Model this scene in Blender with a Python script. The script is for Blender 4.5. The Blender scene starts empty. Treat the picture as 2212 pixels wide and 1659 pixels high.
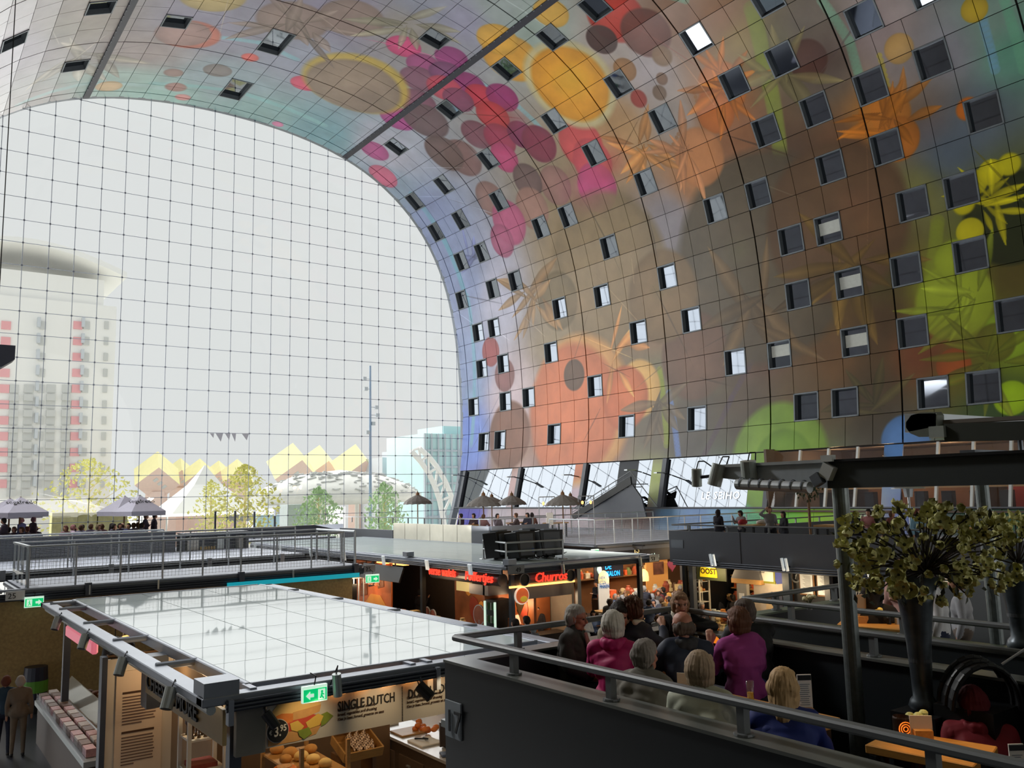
import bpy, bmesh, math, random
import numpy as np
from mathutils import Vector, Matrix, Euler, noise as mnoise

random.seed(7)
SC = bpy.context.scene
COL = SC.collection
PI = math.pi

# ---------------------------------------------------------------- camera (market hall: X across, Y towards the glass facade, Z up, floor = 0)
FPX, YAW, PITCH, ROLL, EYE = 1849.22, math.radians(36.1733), math.radians(7.31718), math.radians(-1.24752), 5.5
_cy, _sy, _cp, _sp = math.cos(YAW), math.sin(YAW), math.cos(PITCH), math.sin(PITCH)
_f = Vector((_sy * _cp, _cy * _cp, _sp)); _r = Vector((_cy, -_sy, 0)); _u = _r.cross(_f)
RT = _r * math.cos(ROLL) + _u * math.sin(ROLL)
UP = -_r * math.sin(ROLL) + _u * math.cos(ROLL)
FW = _f
cam_data = bpy.data.cameras.new('camera')
cam = bpy.data.objects.new('camera', cam_data); COL.objects.link(cam)
cam.matrix_world = Matrix(((RT.x, UP.x, -FW.x, 0), (RT.y, UP.y, -FW.y, 0), (RT.z, UP.z, -FW.z, EYE), (0, 0, 0, 1)))
cam_data.sensor_fit = 'HORIZONTAL'; cam_data.sensor_width = 36.0
cam_data.lens = 36.0 * FPX / 2212.0
cam_data.clip_start = 0.05; cam_data.clip_end = 3000
SC.camera = cam

SC.view_settings.view_transform = 'Standard'; SC.view_settings.look = 'None'
SC.view_settings.exposure = 0.0; SC.view_settings.gamma = 1.0; SC.view_settings.use_curve_mapping = False
SC.cycles.max_bounces = 7; SC.cycles.diffuse_bounces = 3; SC.cycles.glossy_bounces = 3
SC.cycles.transparent_max_bounces = 24; SC.cycles.transmission_bounces = 6
SC.cycles.caustics_reflective = False; SC.cycles.caustics_refractive = False
SC.cycles.sample_clamp_indirect = 3.0
SC.cycles.use_denoising = True

# ---------------------------------------------------------------- sky, sun, daylight
world = bpy.data.worlds.new('sky'); SC.world = world; world.use_nodes = True
bg = world.node_tree.nodes['Background']
bg.inputs['Color'].default_value = (0.985, 1.0, 0.99, 1); bg.inputs['Strength'].default_value = 0.79
SUN_E = 7.0
sd = bpy.data.lights.new('sun', 'SUN'); sd.energy = SUN_E; sd.angle = math.radians(110); sd.color = (1, 0.985, 0.96)   # hazy sun: a wide glow beyond the glass
so = bpy.data.objects.new('sun', sd); COL.objects.link(so)
so.rotation_euler = Vector((0.12, -0.84, -0.52)).to_track_quat('-Z', 'Y').to_euler()

def area_light(name, loc, target, sx, sy, power, color=(1, 1, 1), spread=180):
    d = bpy.data.lights.new(name, 'AREA'); d.shape = 'RECTANGLE'; d.size = sx; d.size_y = sy
    d.energy = power; d.color = color; d.spread = math.radians(spread)
    o = bpy.data.objects.new(name, d); COL.objects.link(o); o.location = loc
    o.rotation_euler = (Vector(target) - Vector(loc)).to_track_quat('-Z', 'Y').to_euler()
    return o
def point_light(name, loc, power, color=(1, 0.75, 0.45), r=0.1):
    d = bpy.data.lights.new(name, 'POINT'); d.energy = power; d.color = color; d.shadow_soft_size = r
    o = bpy.data.objects.new(name, d); COL.objects.link(o); o.location = loc
    return o
def spot_light(name, loc, target, power, color=(1, 0.75, 0.45), ang=70, blend=0.6, r=0.05):
    d = bpy.data.lights.new(name, 'SPOT'); d.energy = power; d.color = color; d.shadow_soft_size = r
    d.spot_size = math.radians(ang); d.spot_blend = blend
    o = bpy.data.objects.new(name, d); COL.objects.link(o); o.location = loc
    o.rotation_euler = (Vector(target) - Vector(loc)).to_track_quat('-Z', 'Y').to_euler()
    return o

# added area lights without fixtures, brightening the vault, the stalls and the near terrace
area_light('fill_light', (18, 50, 4.6), (26, 50, 40), 8, 12, 2600, (1, 0.98, 0.95))
area_light('fill_light', (17, 30, 5.2), (26, 32, 40), 6, 10, 1300, (1, 0.98, 0.95))
area_light('fill_light', (19, 8, 6.5), (26, 6, 40), 5, 10, 1100, (1, 0.97, 0.93))
area_light('fill_light', (-1, 22, 19), (6, 6, 3.5), 4, 3, 800, (1, 0.98, 0.95), 80)  # added high at the left, unseen, to brighten the near terrace
area_light('fill_light', (-1, 42, 20), (9, 35, 3.3), 4, 3, 1500, (1, 0.99, 0.97), 84)  # added beside it to brighten the second roof and left decks
area_light('fill_light', (19, -25, 5), (19, -20, 40), 16, 20, 5000, (1, 0.97, 0.93))  # added behind the camera, more upward fill for the vault

# ---------------------------------------------------------------- pixel helpers: the point where the photo's line of sight meets a known plane
def ray(x, y):
    return RT * ((x - 1106) / FPX) + UP * ((829.5 - y) / FPX) + FW
def PZ(x, y, z):
    d = ray(x, y); t = (z - EYE) / d.z; return Vector((d.x * t, d.y * t, z))
def PY(x, y, Y):
    d = ray(x, y); t = Y / d.y; return Vector((d.x * t, Y, d.z * t + EYE))
def PX(x, y, X):
    d = ray(x, y); t = X / d.x; return Vector((X, d.y * t, d.z * t + EYE))
def project(v):
    w = Vector((v[0], v[1], v[2] - EYE)); z = w.dot(FW)
    return 1106 + FPX * w.dot(RT) / z, 829.5 - FPX * w.dot(UP) / z, z

# ---------------------------------------------------------------- materials
def s2l(c):
    return tuple((v / 12.92 if v <= 0.04045 else ((v + 0.055) / 1.055) ** 2.4) for v in c)
def rgb(r, g, b):
    return s2l((r / 255, g / 255, b / 255))
_mats = {}
def mat(name, col, rough=0.6, metal=0.0, var=0.12, scale=6.0, bump=0.0, emit=None, estr=1.0, spec=0.5, trans=0.0, stretch=None):
    """Principled material whose colour is broken up by a noise texture in object space."""
    if name in _mats: return _mats[name]
    m = bpy.data.materials.new(name); m.use_nodes = True
    nt = m.node_tree; b = nt.nodes['Principled BSDF']
    c = rgb(*col)
    b.inputs['Roughness'].default_value = rough; b.inputs['Metallic'].default_value = metal
    b.inputs['Specular IOR Level'].default_value = spec
    if trans: b.inputs['Transmission Weight'].default_value = trans
    if var > 0:
        tc = nt.nodes.new('ShaderNodeTexCoord')
        nz = nt.nodes.new('ShaderNodeTexNoise'); nz.inputs['Scale'].default_value = scale; nz.inputs['Detail'].default_value = 3
        if stretch:
            mp = nt.nodes.new('ShaderNodeMapping'); mp.inputs['Scale'].default_value = stretch
            nt.links.new(tc.outputs['Object'], mp.inputs['Vector']); nt.links.new(mp.outputs['Vector'], nz.inputs['Vector'])
        else:
            nt.links.new(tc.outputs['Object'], nz.inputs['Vector'])
        mx = nt.nodes.new('ShaderNodeMix'); mx.data_type = 'RGBA'
        mx.inputs[6].default_value = (*[v * (1 - var) for v in c], 1); mx.inputs[7].default_value = (*[min(1, v * (1 + var)) for v in c], 1)
        nt.links.new(nz.outputs['Fac'], mx.inputs[0]); nt.links.new(mx.outputs[2], b.inputs['Base Color'])
        if bump:
            bp = nt.nodes.new('ShaderNodeBump'); bp.inputs['Strength'].default_value = bump; bp.inputs['Distance'].default_value = 0.02
            nt.links.new(nz.outputs['Fac'], bp.inputs['Height']); nt.links.new(bp.outputs['Normal'], b.inputs['Normal'])
    else:
        b.inputs['Base Color'].default_value = (*c, 1)
    if emit:
        b.inputs['Emission Color'].default_value = (*rgb(*emit), 1); b.inputs['Emission Strength'].default_value = estr
    _mats[name] = m
    return m
def glass_mat(name, tint=(1, 1, 1), refl=0.05, rough=0.0):
    m = bpy.data.materials.new(name); m.use_nodes = True; nt = m.node_tree
    for n in list(nt.nodes): nt.nodes.remove(n)
    out = nt.nodes.new('ShaderNodeOutputMaterial'); tr = nt.nodes.new('ShaderNodeBsdfTransparent'); gl = nt.nodes.new('ShaderNodeBsdfGlossy')
    tr.inputs['Color'].default_value = (*tint, 1); gl.inputs['Roughness'].default_value = rough
    lw = nt.nodes.new('ShaderNodeLayerWeight'); lw.inputs['Blend'].default_value = 0.25
    mr = nt.nodes.new('ShaderNodeMapRange'); mr.inputs['To Min'].default_value = refl; mr.inputs['To Max'].default_value = 0.6
    nt.links.new(lw.outputs['Facing'], mr.inputs['Value'])
    pw = nt.nodes.new('ShaderNodeMath'); pw.operation = 'POWER'; pw.inputs[1].default_value = 4
    nt.links.new(lw.outputs['Facing'], pw.inputs[0]); nt.links.new(pw.outputs[0], mr.inputs['Value'])
    mx = nt.nodes.new('ShaderNodeMixShader')
    nt.links.new(mr.outputs['Result'], mx.inputs['Fac']); nt.links.new(tr.outputs[0], mx.inputs[1]); nt.links.new(gl.outputs[0], mx.inputs[2])
    nt.links.new(mx.outputs[0], out.inputs['Surface'])
    return m

# ---------------------------------------------------------------- objects
def tag(o, label=None, cat=None, group=None, kind=None):
    if label: o['label'] = label
    if cat: o['category'] = cat
    if group: o['group'] = group
    if kind: o['kind'] = kind
    return o
def link(name, data, parent=None):
    o = bpy.data.objects.new(name, data); COL.objects.link(o)
    if parent is not None:
        o.parent = parent
        o.matrix_parent_inverse = world_of(parent).inverted()
    return o
def world_of(o):
    m = Matrix.LocRotScale(o.location, o.rotation_euler, o.scale)
    return (world_of(o.parent) @ o.matrix_parent_inverse @ m) if o.parent else m
def empty(name, loc, label=None, cat=None, group=None, kind=None, rz=0):
    o = bpy.data.objects.new(name, None); COL.objects.link(o); o.location = loc; o.rotation_euler = (0, 0, rz)
    o.empty_display_size = 0.1
    return tag(o, label, cat, group, kind)
def copy_tree(o, parent=None, sub=None):
    c = o.copy(); COL.objects.link(c)
    if parent is not None: c.parent = parent
    for ch in o.children: copy_tree(ch, c)
    return c

class MB:
    """Collects simple shapes and links them as one mesh object."""
    def __init__(s): s.v = []; s.f = []; s.m = []; s.mi = 0
    def add(s, vs, fs):
        n = len(s.v); s.v += [tuple(v) for v in vs]
        for f in fs: s.f.append([i + n for i in f]); s.m.append(s.mi)
        return s
    def box(s, c, d, R=None):
        x, y, z = d[0] / 2, d[1] / 2, d[2] / 2
        vs = [Vector((sx * x, sy * y, sz * z)) for sz in (-1, 1) for sy in (-1, 1) for sx in (-1, 1)]
        if R is not None: vs = [R @ v for v in vs]
        c = Vector(c)
        return s.add([v + c for v in vs], [(0, 2, 3, 1), (4, 5, 7, 6), (0, 1, 5, 4), (2, 6, 7, 3), (0, 4, 6, 2), (1, 3, 7, 5)])
    def box2(s, a, b):
        return s.box([(a[i] + b[i]) / 2 for i in range(3)], [abs(a[i] - b[i]) for i in range(3)])
    def bar(s, p, q, w, h, up=(0, 0, 1)):
        p = Vector(p); q = Vector(q); d = (q - p); L = d.length; d.normalize(); up = Vector(up)
        if abs(d.dot(up)) > 0.99: up = Vector((0, 1, 0))
        x = d.cross(up).normalized(); z = x.cross(d)
        R = Matrix((x, d, z)).transposed()
        return s.box((p + q) / 2, (w, L, h), R)
    def tube(s, p, q, r, n=10, r2=None, cap=True):
        p = Vector(p); q = Vector(q); r2 = r if r2 is None else r2
        d = (q - p).normalized(); a = d.orthogonal().normalized(); b = d.cross(a)
        vs = []
        for i in range(n):
            t = 2 * PI * i / n; e = a * math.cos(t) + b * math.sin(t); vs += [p + e * r, q + e * r2]
        fs = [(2 * i, 2 * ((i + 1) % n), 2 * ((i + 1) % n) + 1, 2 * i + 1) for i in range(n)]
        if cap: fs += [[2 * i for i in range(n)][::-1], [2 * i + 1 for i in range(n)]]
        return s.add(vs, fs)
    def path(s, pts, r, n=8):
        for a, b in zip(pts[:-1], pts[1:]): s.tube(a, b, r, n)
        return s
    def lathe(s, c, prof, n=16, axis='z', R=None, sx=1, sy=1):
        c = Vector(c); vs = []; k = len(prof)
        for i in range(n):
            t = 2 * PI * i / n
            for r, z in prof:
                v = Vector((r * math.cos(t) * sx, r * math.sin(t) * sy, z))
                if R is not None: v = R @ v
                vs.append(c + v)
        fs = [(i * k + j, ((i + 1) % n) * k + j, ((i + 1) % n) * k + j + 1, i * k + j + 1) for i in range(n) for j in range(k - 1)]
        return s.add(vs, fs)
    def ell(s, c, r, n=10, R=None):
        m = max(5, n * 2 // 3)
        prof = [(math.sin(PI * j / m), -math.cos(PI * j / m)) for j in range(m + 1)]
        prof[0] = (1e-4, -1); prof[-1] = (1e-4, 1)
        S = Matrix.Diagonal(Vector(r)); 
        return s.lathe(c, prof, n, R=(R @ S) if R is not None else S)
    def prism(s, poly, off):
        n = len(poly); poly = [Vector(p) for p in poly]; off = Vector(off)
        return s.add(poly + [p + off for p in poly], [list(range(n))[::-1], list(range(n, 2 * n))] + [(i, (i + 1) % n, n + (i + 1) % n, n + i) for i in range(n)])
    def quad(s, a, b, c, d): return s.add([a, b, c, d], [(0, 1, 2, 3)])
    def mesh(s, name, mats, smooth=False):
        me = bpy.data.meshes.new(name); me.from_pydata([tuple(v) for v in s.v], [], s.f)
        if not isinstance(mats, (list, tuple)): mats = [mats]
        for m in mats: me.materials.append(m)
        if len(mats) > 1: me.polygons.foreach_set('material_index', s.m)
        if smooth: me.polygons.foreach_set('use_smooth', [True] * len(me.polygons))
        me.update(); return me
    def build(s, name, mats, parent=None, label=None, cat=None, group=None, kind=None, smooth=False, bevel=0):
        o = link(name, s.mesh(name, mats, smooth), parent)
        if bevel:
            b = o.modifiers.new('edge', 'BEVEL'); b.width = bevel; b.segments = 1; b.limit_method = 'ANGLE'
        return tag(o, label, cat, group, kind)

def text(name, body, loc, xdir, up, size, m, parent, sx=1.0, shear=0.0, extr=0.004, align='LEFT', bold=0.0, valign='BOTTOM_BASELINE', spacing=1.0, line=1.0, label=None):
    """Lettering as a real flat text object; xdir is the reading direction, up the letters' up."""
    c = bpy.data.curves.new(name, 'FONT'); c.body = body; c.size = size; c.extrude = extr; c.shear = shear; c.offset = bold
    c.align_x = align; c.align_y = valign; c.space_character = spacing; c.space_line = line; c.resolution_u = 2
    c.materials.append(m)
    tmp = bpy.data.objects.new(name, c); me = bpy.data.meshes.new_from_object(tmp); bpy.data.objects.remove(tmp)
    o = bpy.data.objects.new(name, me); COL.objects.link(o)
    x = Vector(xdir).normalized(); y = Vector(up); y = (y - x * y.dot(x)).normalized(); z = x.cross(y)
    mw = Matrix.Translation(loc) @ Matrix((x, y, z)).transposed().to_4x4() @ Matrix.Diagonal((sx, 1, 1, 1))
    if parent is not None:
        o.parent = parent; o.matrix_parent_inverse = world_of(parent).inverted()
    o.matrix_basis = mw
    if label: o['label'] = label
    return o
# ---------------------------------------------------------------- the horseshoe vault
XC = 18.95
_co = np.array([0.05963166, 0, -0.78610715, 0, 3.82144225, 0, -7.91986120, 0, 5.62660182, 0, 21.09661247])
_T = np.linspace(-0.62, PI / 2, 4000)
_q = np.polyval(_co, _T - PI / 2)
CX = (_q * np.cos(_T))[::-1]; CZ = (13 + _q * np.sin(_T))[::-1]
CS = np.concatenate([[0], np.cumsum(np.hypot(np.diff(CX), np.diff(CZ)))])
def curve(s):
    """Point of the cross-section at arc length s from the apex (right side positive) and its inward normal."""
    a = abs(s); sg = 1 if s >= 0 else -1
    x = np.interp(a, CS, CX); z = np.interp(a, CS, CZ)
    x2 = np.interp(a + .05, CS, CX); z2 = np.interp(a + .05, CS, CZ); x1 = np.interp(max(0, a - .05), CS, CX); z1 = np.interp(max(0, a - .05), CS, CZ)
    t = Vector((sg * (x2 - x1), 0, z2 - z1)).normalized()
    n = Vector((t.z, 0, -t.x)) * sg
    return Vector((XC + sg * x, 0, z)), n
_AX = np.concatenate([-CX[::-1], CX]); _AZ = np.concatenate([CZ[::-1], CZ]); _AS = np.concatenate([-CS[::-1], CS])
def hit(x, y):
    """(Y, s, distance along the view) where a photo pixel's line of sight meets the vault."""
    d = ray(x, y)
    a = d.x * (_AZ - EYE) - d.z * (_AX + XC)
    best = None
    for k in np.where(np.sign(a[:-1]) != np.sign(a[1:]))[0]:
        w = a[k] / (a[k] - a[k + 1]); px = _AX[k] + w * (_AX[k + 1] - _AX[k]); pz = _AZ[k] + w * (_AZ[k + 1] - _AZ[k])
        t = ((px + XC) * d.x + (pz - EYE) * d.z) / (d.x ** 2 + d.z ** 2)
        if t > 0 and (best is None or t < best[2]): best = (t * d.y, _AS[k] + w * (_AS[k + 1] - _AS[k]), t)
    return best

# the printed mural: plain coloured discs, bands and soft fields on the cladding sheets
RES = 26; Y0M, Y1M, S0M, S1M = 10.0, 62.0, -26.0, 47.5
MW, MH = int((Y1M - Y0M) * RES), int((S1M - S0M) * RES)
FIELD = """60 100 176 170 182;150 60 165 158 150;60 230 182 178 178;250 180 172 198 192;300 110 170 160 160;450 60 162 160 178;560 60 157 157 172;330 200 165 202 197;480 170 160 178 188;560 250 148 182 184;
640 120 162 167 184;700 290 128 168 180;750 30 152 147 168;880 60 162 157 152;930 20 152 157 174;1000 40 167 167 190;1080 20 172 184 184;1150 60 177 194 188;820 330 190 190 205;850 400 150 167 186;930 470 150 162 196;
1000 600 150 162 196;1010 800 150 165 200;1020 950 125 150 220;1080 640 190 190 208;1100 870 205 188 195;1200 700 152 137 112;1330 120 187 177 172;1400 150 182 174 178;1450 250 172 162 157;1350 280 187 152 112;1480 60 150 117 97;
1560 40 152 112 82;1600 80 162 142 92;1560 220 172 117 77;1680 100 112 107 82;1740 60 117 107 97;1780 150 107 97 87;1900 60 167 152 152;1950 150 162 152 152;2050 120 152 152 164;2150 60 137 162 152;2180 100 108 162 142;
2100 250 105 117 130;2000 260 117 117 130;2050 330 95 107 120;1900 250 192 132 62;1980 420 132 132 82;2140 430 112 117 62;2190 470 45 52 28;1600 310 152 107 77;1500 380 182 132 92;1700 350 97 77 62;1820 330 112 82 62;
1600 450 112 92 77;1650 520 97 90 88;1750 480 102 87 67;1880 420 117 82 62;1900 500 97 82 57;1450 480 152 147 154;1520 560 87 87 87;1600 620 85 98 77;1700 600 97 92 60;1800 650 112 87 50;1900 600 87 77 45;
1550 680 112 87 67;1500 760 117 90 74;1650 740 112 77 62;1800 780 117 87 57;1900 700 87 67 45;1600 850 97 82 67;1750 850 107 87 62;1880 850 87 72 52;1500 900 92 84 74;1620 940 87 77 67;1900 930 72 64 50;
1300 500 142 127 97;1250 580 152 132 102;1350 650 147 117 87;1420 700 152 122 97;1430 820 132 127 102;1420 930 112 102 87;1100 980 142 112 87;1200 980 132 97 82;1300 960 142 102 87;1480 960 92 87 82;
2050 620 152 168 50;2100 700 122 127 45;2180 740 132 152 50;2080 800 112 107 40;2150 880 60 82 42;2190 600 92 82 42;2000 760 132 77 52;1015 1110 80 75 175;1080 1105 195 185 195;1200 1110 195 180 190;1300 1110 190 175 185;
1390 1120 150 120 120;1430 1120 140 180 220;1500 1120 125 165 220;1570 1118 130 180 220;1630 1118 110 200 150;1700 1120 115 200 60;1760 1118 150 205 45;1830 1118 160 205 90;1880 1118 205 205 215;1950 1118 120 140 215;2010 1115 50 75 90;2100 1110 25 75 50;2190 1110 20 85 55;
1635 1040 120 200 110;1922 1030 150 175 215;1415 1050 190 205 120;1110 1050 200 170 170;1250 1050 200 180 190"""
DISCS = """872 100 36 205 80 130;660 180 30 215 90 120;975 125 35 150 65 125;915 140 36 160 80 130;905 170 40 130 90 110;965 160 38 125 75 115;1010 185 40 140 50 110;1040 210 36 190 60 80;1085 210 36 150 50 110;
960 190 38 190 80 100;990 215 34 130 70 100;1065 250 38 185 60 70;900 220 42 130 85 105;860 255 38 170 75 140;920 260 50 105 85 90;1030 290 36 120 75 90;1080 300 38 150 55 85;1125 290 32 120 45 85;1165 310 42 125 50 75;
1090 340 34 180 75 120;810 325 30 175 85 140;828 380 32 205 110 140;1000 340 45 125 95 95;960 330 45 105 85 85;1255 310 55 205 90 95;1280 350 50 200 90 100;1290 405 52 185 80 130;1200 400 42 150 115 110;1140 390 38 105 85 85;
1060 430 40 140 110 105;1150 450 45 160 125 115;1100 480 48 180 95 130;1085 520 35 165 95 125;770 180 108 205 180 95;765 186 96 150 134 124;1105 125 62 222 165 70;1075 85 44 226 178 84;1190 28 38 226 182 92;
1232 180 104 226 216 172;1232 180 88 232 164 58;1330 35 62 185 60 48;1395 70 55 110 62 52;1300 85 34 70 45 42;410 75 60 205 130 115;395 72 55 168 145 142;632 45 72 150 132 124;760 40 66 146 128 120;460 -10 66 190 172 122;
375 157 20 150 125 120;470 152 28 130 125 125;540 124 18 215 110 105;380 188 22 165 125 120;235 186 26 215 185 145;395 210 16 215 150 150;600 268 12 210 130 170;1380 213 20 150 50 42;1425 200 17 110 85 65;1430 120 24 130 100 70;1350 150 26 150 110 70;
1310 590 165 142 124 96;1205 650 60 120 105 78;1640 560 215 100 90 74;1800 480 160 108 84 62;1250 885 155 226 172 112;1235 890 140 206 122 86;1100 940 70 120 80 62;1240 810 32 92 72 58;1090 810 34 130 85 85;1060 760 30 150 70 72;1380 840 60 235 190 120;1350 860 66 205 118 80;
1680 990 116 136 172 70;1690 1000 70 125 165 60;1955 950 52 95 142 205;1942 105 30 205 165 100;2090 235 24 215 120 45;2105 20 26 195 165 35;2060 650 80 162 178 60;2185 720 55 150 178 55;2185 860 36 170 205 40;
2185 470 96 45 50 28;2105 395 26 208 198 42;2082 440 24 205 195 40;2095 500 28 208 198 45;2140 372 26 208 198 42;2180 355 24 208 200 45;2060 560 40 160 175 60;1430 170 14 120 90 70;1560 190 55 205 125 60;1545 240 45 195 115 55;1910 250 55 205 130 55;1940 300 45 195 120 50;1510 340 60 200 140 95;2150 740 40 110 110 40;2060 790 36 175 90 45;1745 130 42 88 55 42;1500 770 90 118 90 74;1430 640 95 135 112 82"""
BANDS = """44 142 152 76 1625 20 1650 130 1685 330;26 132 178 152 1775 0 1835 90 1862 190 1878 290;22 132 178 152 1480 0 1400 -20;20 150 195 205 470 80 560 92 640 128;20 150 198 200 330 180 520 200 700 270;22 175 205 205 40 225 200 178 420 205;
16 130 175 195 1010 640 1025 800 1018 960;20 130 175 195 890 420 960 520 1005 640;16 150 195 205 1040 180 1120 230 1180 290;26 120 178 150 2170 0 2212 150;36 140 150 60 2025 480 2010 620;24 130 175 205 2110 0 2150 150;18 90 75 85 1640 750 1580 860 1520 985;26 100 90 78 1290 740 1268 900 1200 990;20 150 165 60 1425 800 1440 960;20 120 150 215 1445 850 1465 985;14 205 190 60 1900 120 1935 260;12 190 110 60 1345 20 1370 80;10 150 100 60 1480 260 1440 340;10 160 110 60 1500 200 1530 330"""
def build_mural():
    pts = []
    for row in FIELD.replace('\n', '').split(';'):
        v = [float(t) for t in row.split()]
        h = hit(v[0], v[1])
        if h: pts.append((h[0], h[1], *v[2:]))
    pts = np.array(pts)
    lw, lh = MW // 13, MH // 13
    gy = np.linspace(Y0M, Y1M, lw)[None, :]; gs = np.linspace(S0M, S1M, lh)[:, None]
    num = np.zeros((lh, lw, 3)); den = np.zeros((lh, lw, 1))
    for p in pts:
        d2 = (gy - p[0]) ** 2 + (gs - p[1]) ** 2
        w = (1.0 / (d2 + 0.5) ** 2)[..., None]
        num += w * p[2:5]; den += w
    low = num / den
    yi = np.linspace(0, lh - 1, MH); xi = np.linspace(0, lw - 1, MW)
    y0 = np.clip(yi.astype(int), 0, lh - 2); x0 = np.clip(xi.astype(int), 0, lw - 2); fy = (yi - y0)[:, None, None]; fx = (xi - x0)[None, :, None]
    img = (low[y0][:, x0] * (1 - fy) * (1 - fx) + low[y0 + 1][:, x0] * fy * (1 - fx) + low[y0][:, x0 + 1] * (1 - fy) * fx + low[y0 + 1][:, x0 + 1] * fy * fx)
    Yg = (np.arange(MW) + .5) / RES + Y0M; Sg = (np.arange(MH) + .5) / RES + S0M
    def blend(fn, y, s, r, col):
        a0, a1 = max(0, int((y - r - Y0M) * RES)), min(MW, int((y + r - Y0M) * RES) + 1); b0, b1 = max(0, int((s - r - S0M) * RES)), min(MH, int((s + r - S0M) * RES) + 1)
        if a1 <= a0 or b1 <= b0: return
        al, sh = fn(Yg[None, a0:a1], Sg[b0:b1, None])
        al = al[..., None]; img[b0:b1, a0:a1] = img[b0:b1, a0:a1] * (1 - al) + np.clip(np.array(col) * sh[..., None], 0, 250) * al
    for row in BANDS.replace('\n', '').split(';'):
        v = [float(t) for t in row.split()]
        hs = [hit(v[4 + 2 * i], v[5 + 2 * i]) for i in range((len(v) - 4) // 2)]
        hs = [h for h in hs if h]
        for a, b in zip(hs[:-1], hs[1:]):
            w = v[0] / (FPX / a[2]) / 2
            n = int(math.hypot(b[0] - a[0], b[1] - a[1]) / 0.25) + 2
            for k in range(n):
                t = k / (n - 1); cy, cs = a[0] + (b[0] - a[0]) * t, a[1] + (b[1] - a[1]) * t
                blend(lambda Y, S: (np.clip((1 - np.hypot(Y - cy, S - cs) / w) * 2.5, 0, 0.55), np.ones(np.broadcast(Y, S).shape)), cy, cs, w, v[1:4])
    for row in DISCS.replace('\n', '').split(';'):
        v = [float(t) for t in row.split()]
        h = hit(v[0], v[1])
        if not h: continue
        r = v[2] / (FPX / h[2]) * 1.12
        def disc(Y, S):
            d = np.hypot(Y - h[0], S - h[1]) / r
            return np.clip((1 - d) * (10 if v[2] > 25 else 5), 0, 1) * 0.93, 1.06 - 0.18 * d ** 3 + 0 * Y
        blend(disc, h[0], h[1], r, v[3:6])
    # plain leaf strokes, thin stems and soft cloudy patches between the discs
    rs = np.random.RandomState(12)
    def leaf(y, s, L, W, ang, col, al0=.8):
        ca, sa = math.cos(ang), math.sin(ang)
        def f(Y, S):
            u = ((Y - y) * ca + (S - s) * sa) / L; v = (-(Y - y) * sa + (S - s) * ca) / (W * np.clip(1 - np.abs(u) ** 1.6, .02, 1))
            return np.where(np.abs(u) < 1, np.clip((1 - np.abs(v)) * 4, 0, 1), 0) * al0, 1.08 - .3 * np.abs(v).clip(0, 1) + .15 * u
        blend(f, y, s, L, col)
    for px, py, n, L, col in ((1560, 190, 15, 1.6, (214, 132, 58)), (1385, 320, 12, 1.7, (210, 150, 90)), (1920, 265, 15, 1.5, (204, 128, 48)), (1150, 640, 14, 2.4, (178, 140, 96)), (2130, 430, 12, 1.2, (206, 196, 44)), (1480, 330, 9, 1.6, (196, 140, 100)), (2090, 640, 10, 1.8, (170, 186, 66)), (2140, 760, 10, 1.6, (128, 136, 48)),
                              (1690, 160, 9, 2.0, (150, 140, 96)), (1640, 660, 9, 3.0, (112, 92, 66)), (1840, 560, 10, 2.6, (122, 98, 52)), (1420, 880, 8, 2.0, (120, 104, 84)), (1880, 880, 7, 1.6, (96, 88, 56)), (640, 60, 10, 2.4, (140, 126, 118)), (880, 60, 9, 2.2, (150, 146, 128)), (180, 120, 10, 2.4, (196, 190, 178)), (1020, 560, 8, 1.6, (120, 128, 170)), (1330, 760, 7, 2.0, (226, 160, 100))):
        h = hit(px, py)
        for k in range(n):
            a = rs.uniform(0, 2 * PI); d = rs.uniform(.3, 1.2) * L; c = np.clip(np.array(col) * rs.uniform(.78, 1.18), 0, 250)
            leaf(h[0] + d * math.cos(a), h[1] + d * math.sin(a), L * rs.uniform(.5, 1), L * rs.uniform(.10, .22), a + rs.uniform(-.4, .4), c)
    for k in range(70):
        y, s = rs.uniform(14, 60), rs.uniform(-14, 38); i0, j0 = min(MH - 1, max(0, int((s - S0M) * RES))), min(MW - 1, max(0, int((y - Y0M) * RES)))
        leaf(y, s, rs.uniform(1.2, 3.6), rs.uniform(.03, .07), rs.uniform(0, PI), img[i0, j0] * rs.choice((.62, 1.3)), .6)
    for k in range(90):
        y, s, r = rs.uniform(12, 60), rs.uniform(-16, 39), rs.uniform(1.0, 3.2); i0, j0 = min(MH - 1, max(0, int((s - S0M) * RES))), min(MW - 1, max(0, int((y - Y0M) * RES)))
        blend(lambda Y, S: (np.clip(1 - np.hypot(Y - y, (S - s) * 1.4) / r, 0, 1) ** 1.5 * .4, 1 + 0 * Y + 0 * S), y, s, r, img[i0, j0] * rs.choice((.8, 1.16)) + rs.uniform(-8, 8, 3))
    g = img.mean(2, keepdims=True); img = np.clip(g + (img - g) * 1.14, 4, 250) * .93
    a = np.ones((MH, MW, 4), np.float32); a[..., :3] = img / 255.0
    im = bpy.data.images.new('mural_print', MW, MH); im.pixels.foreach_set(a.ravel()); im.update(); im.pack()
    return im
MURAL = build_mural()
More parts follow.
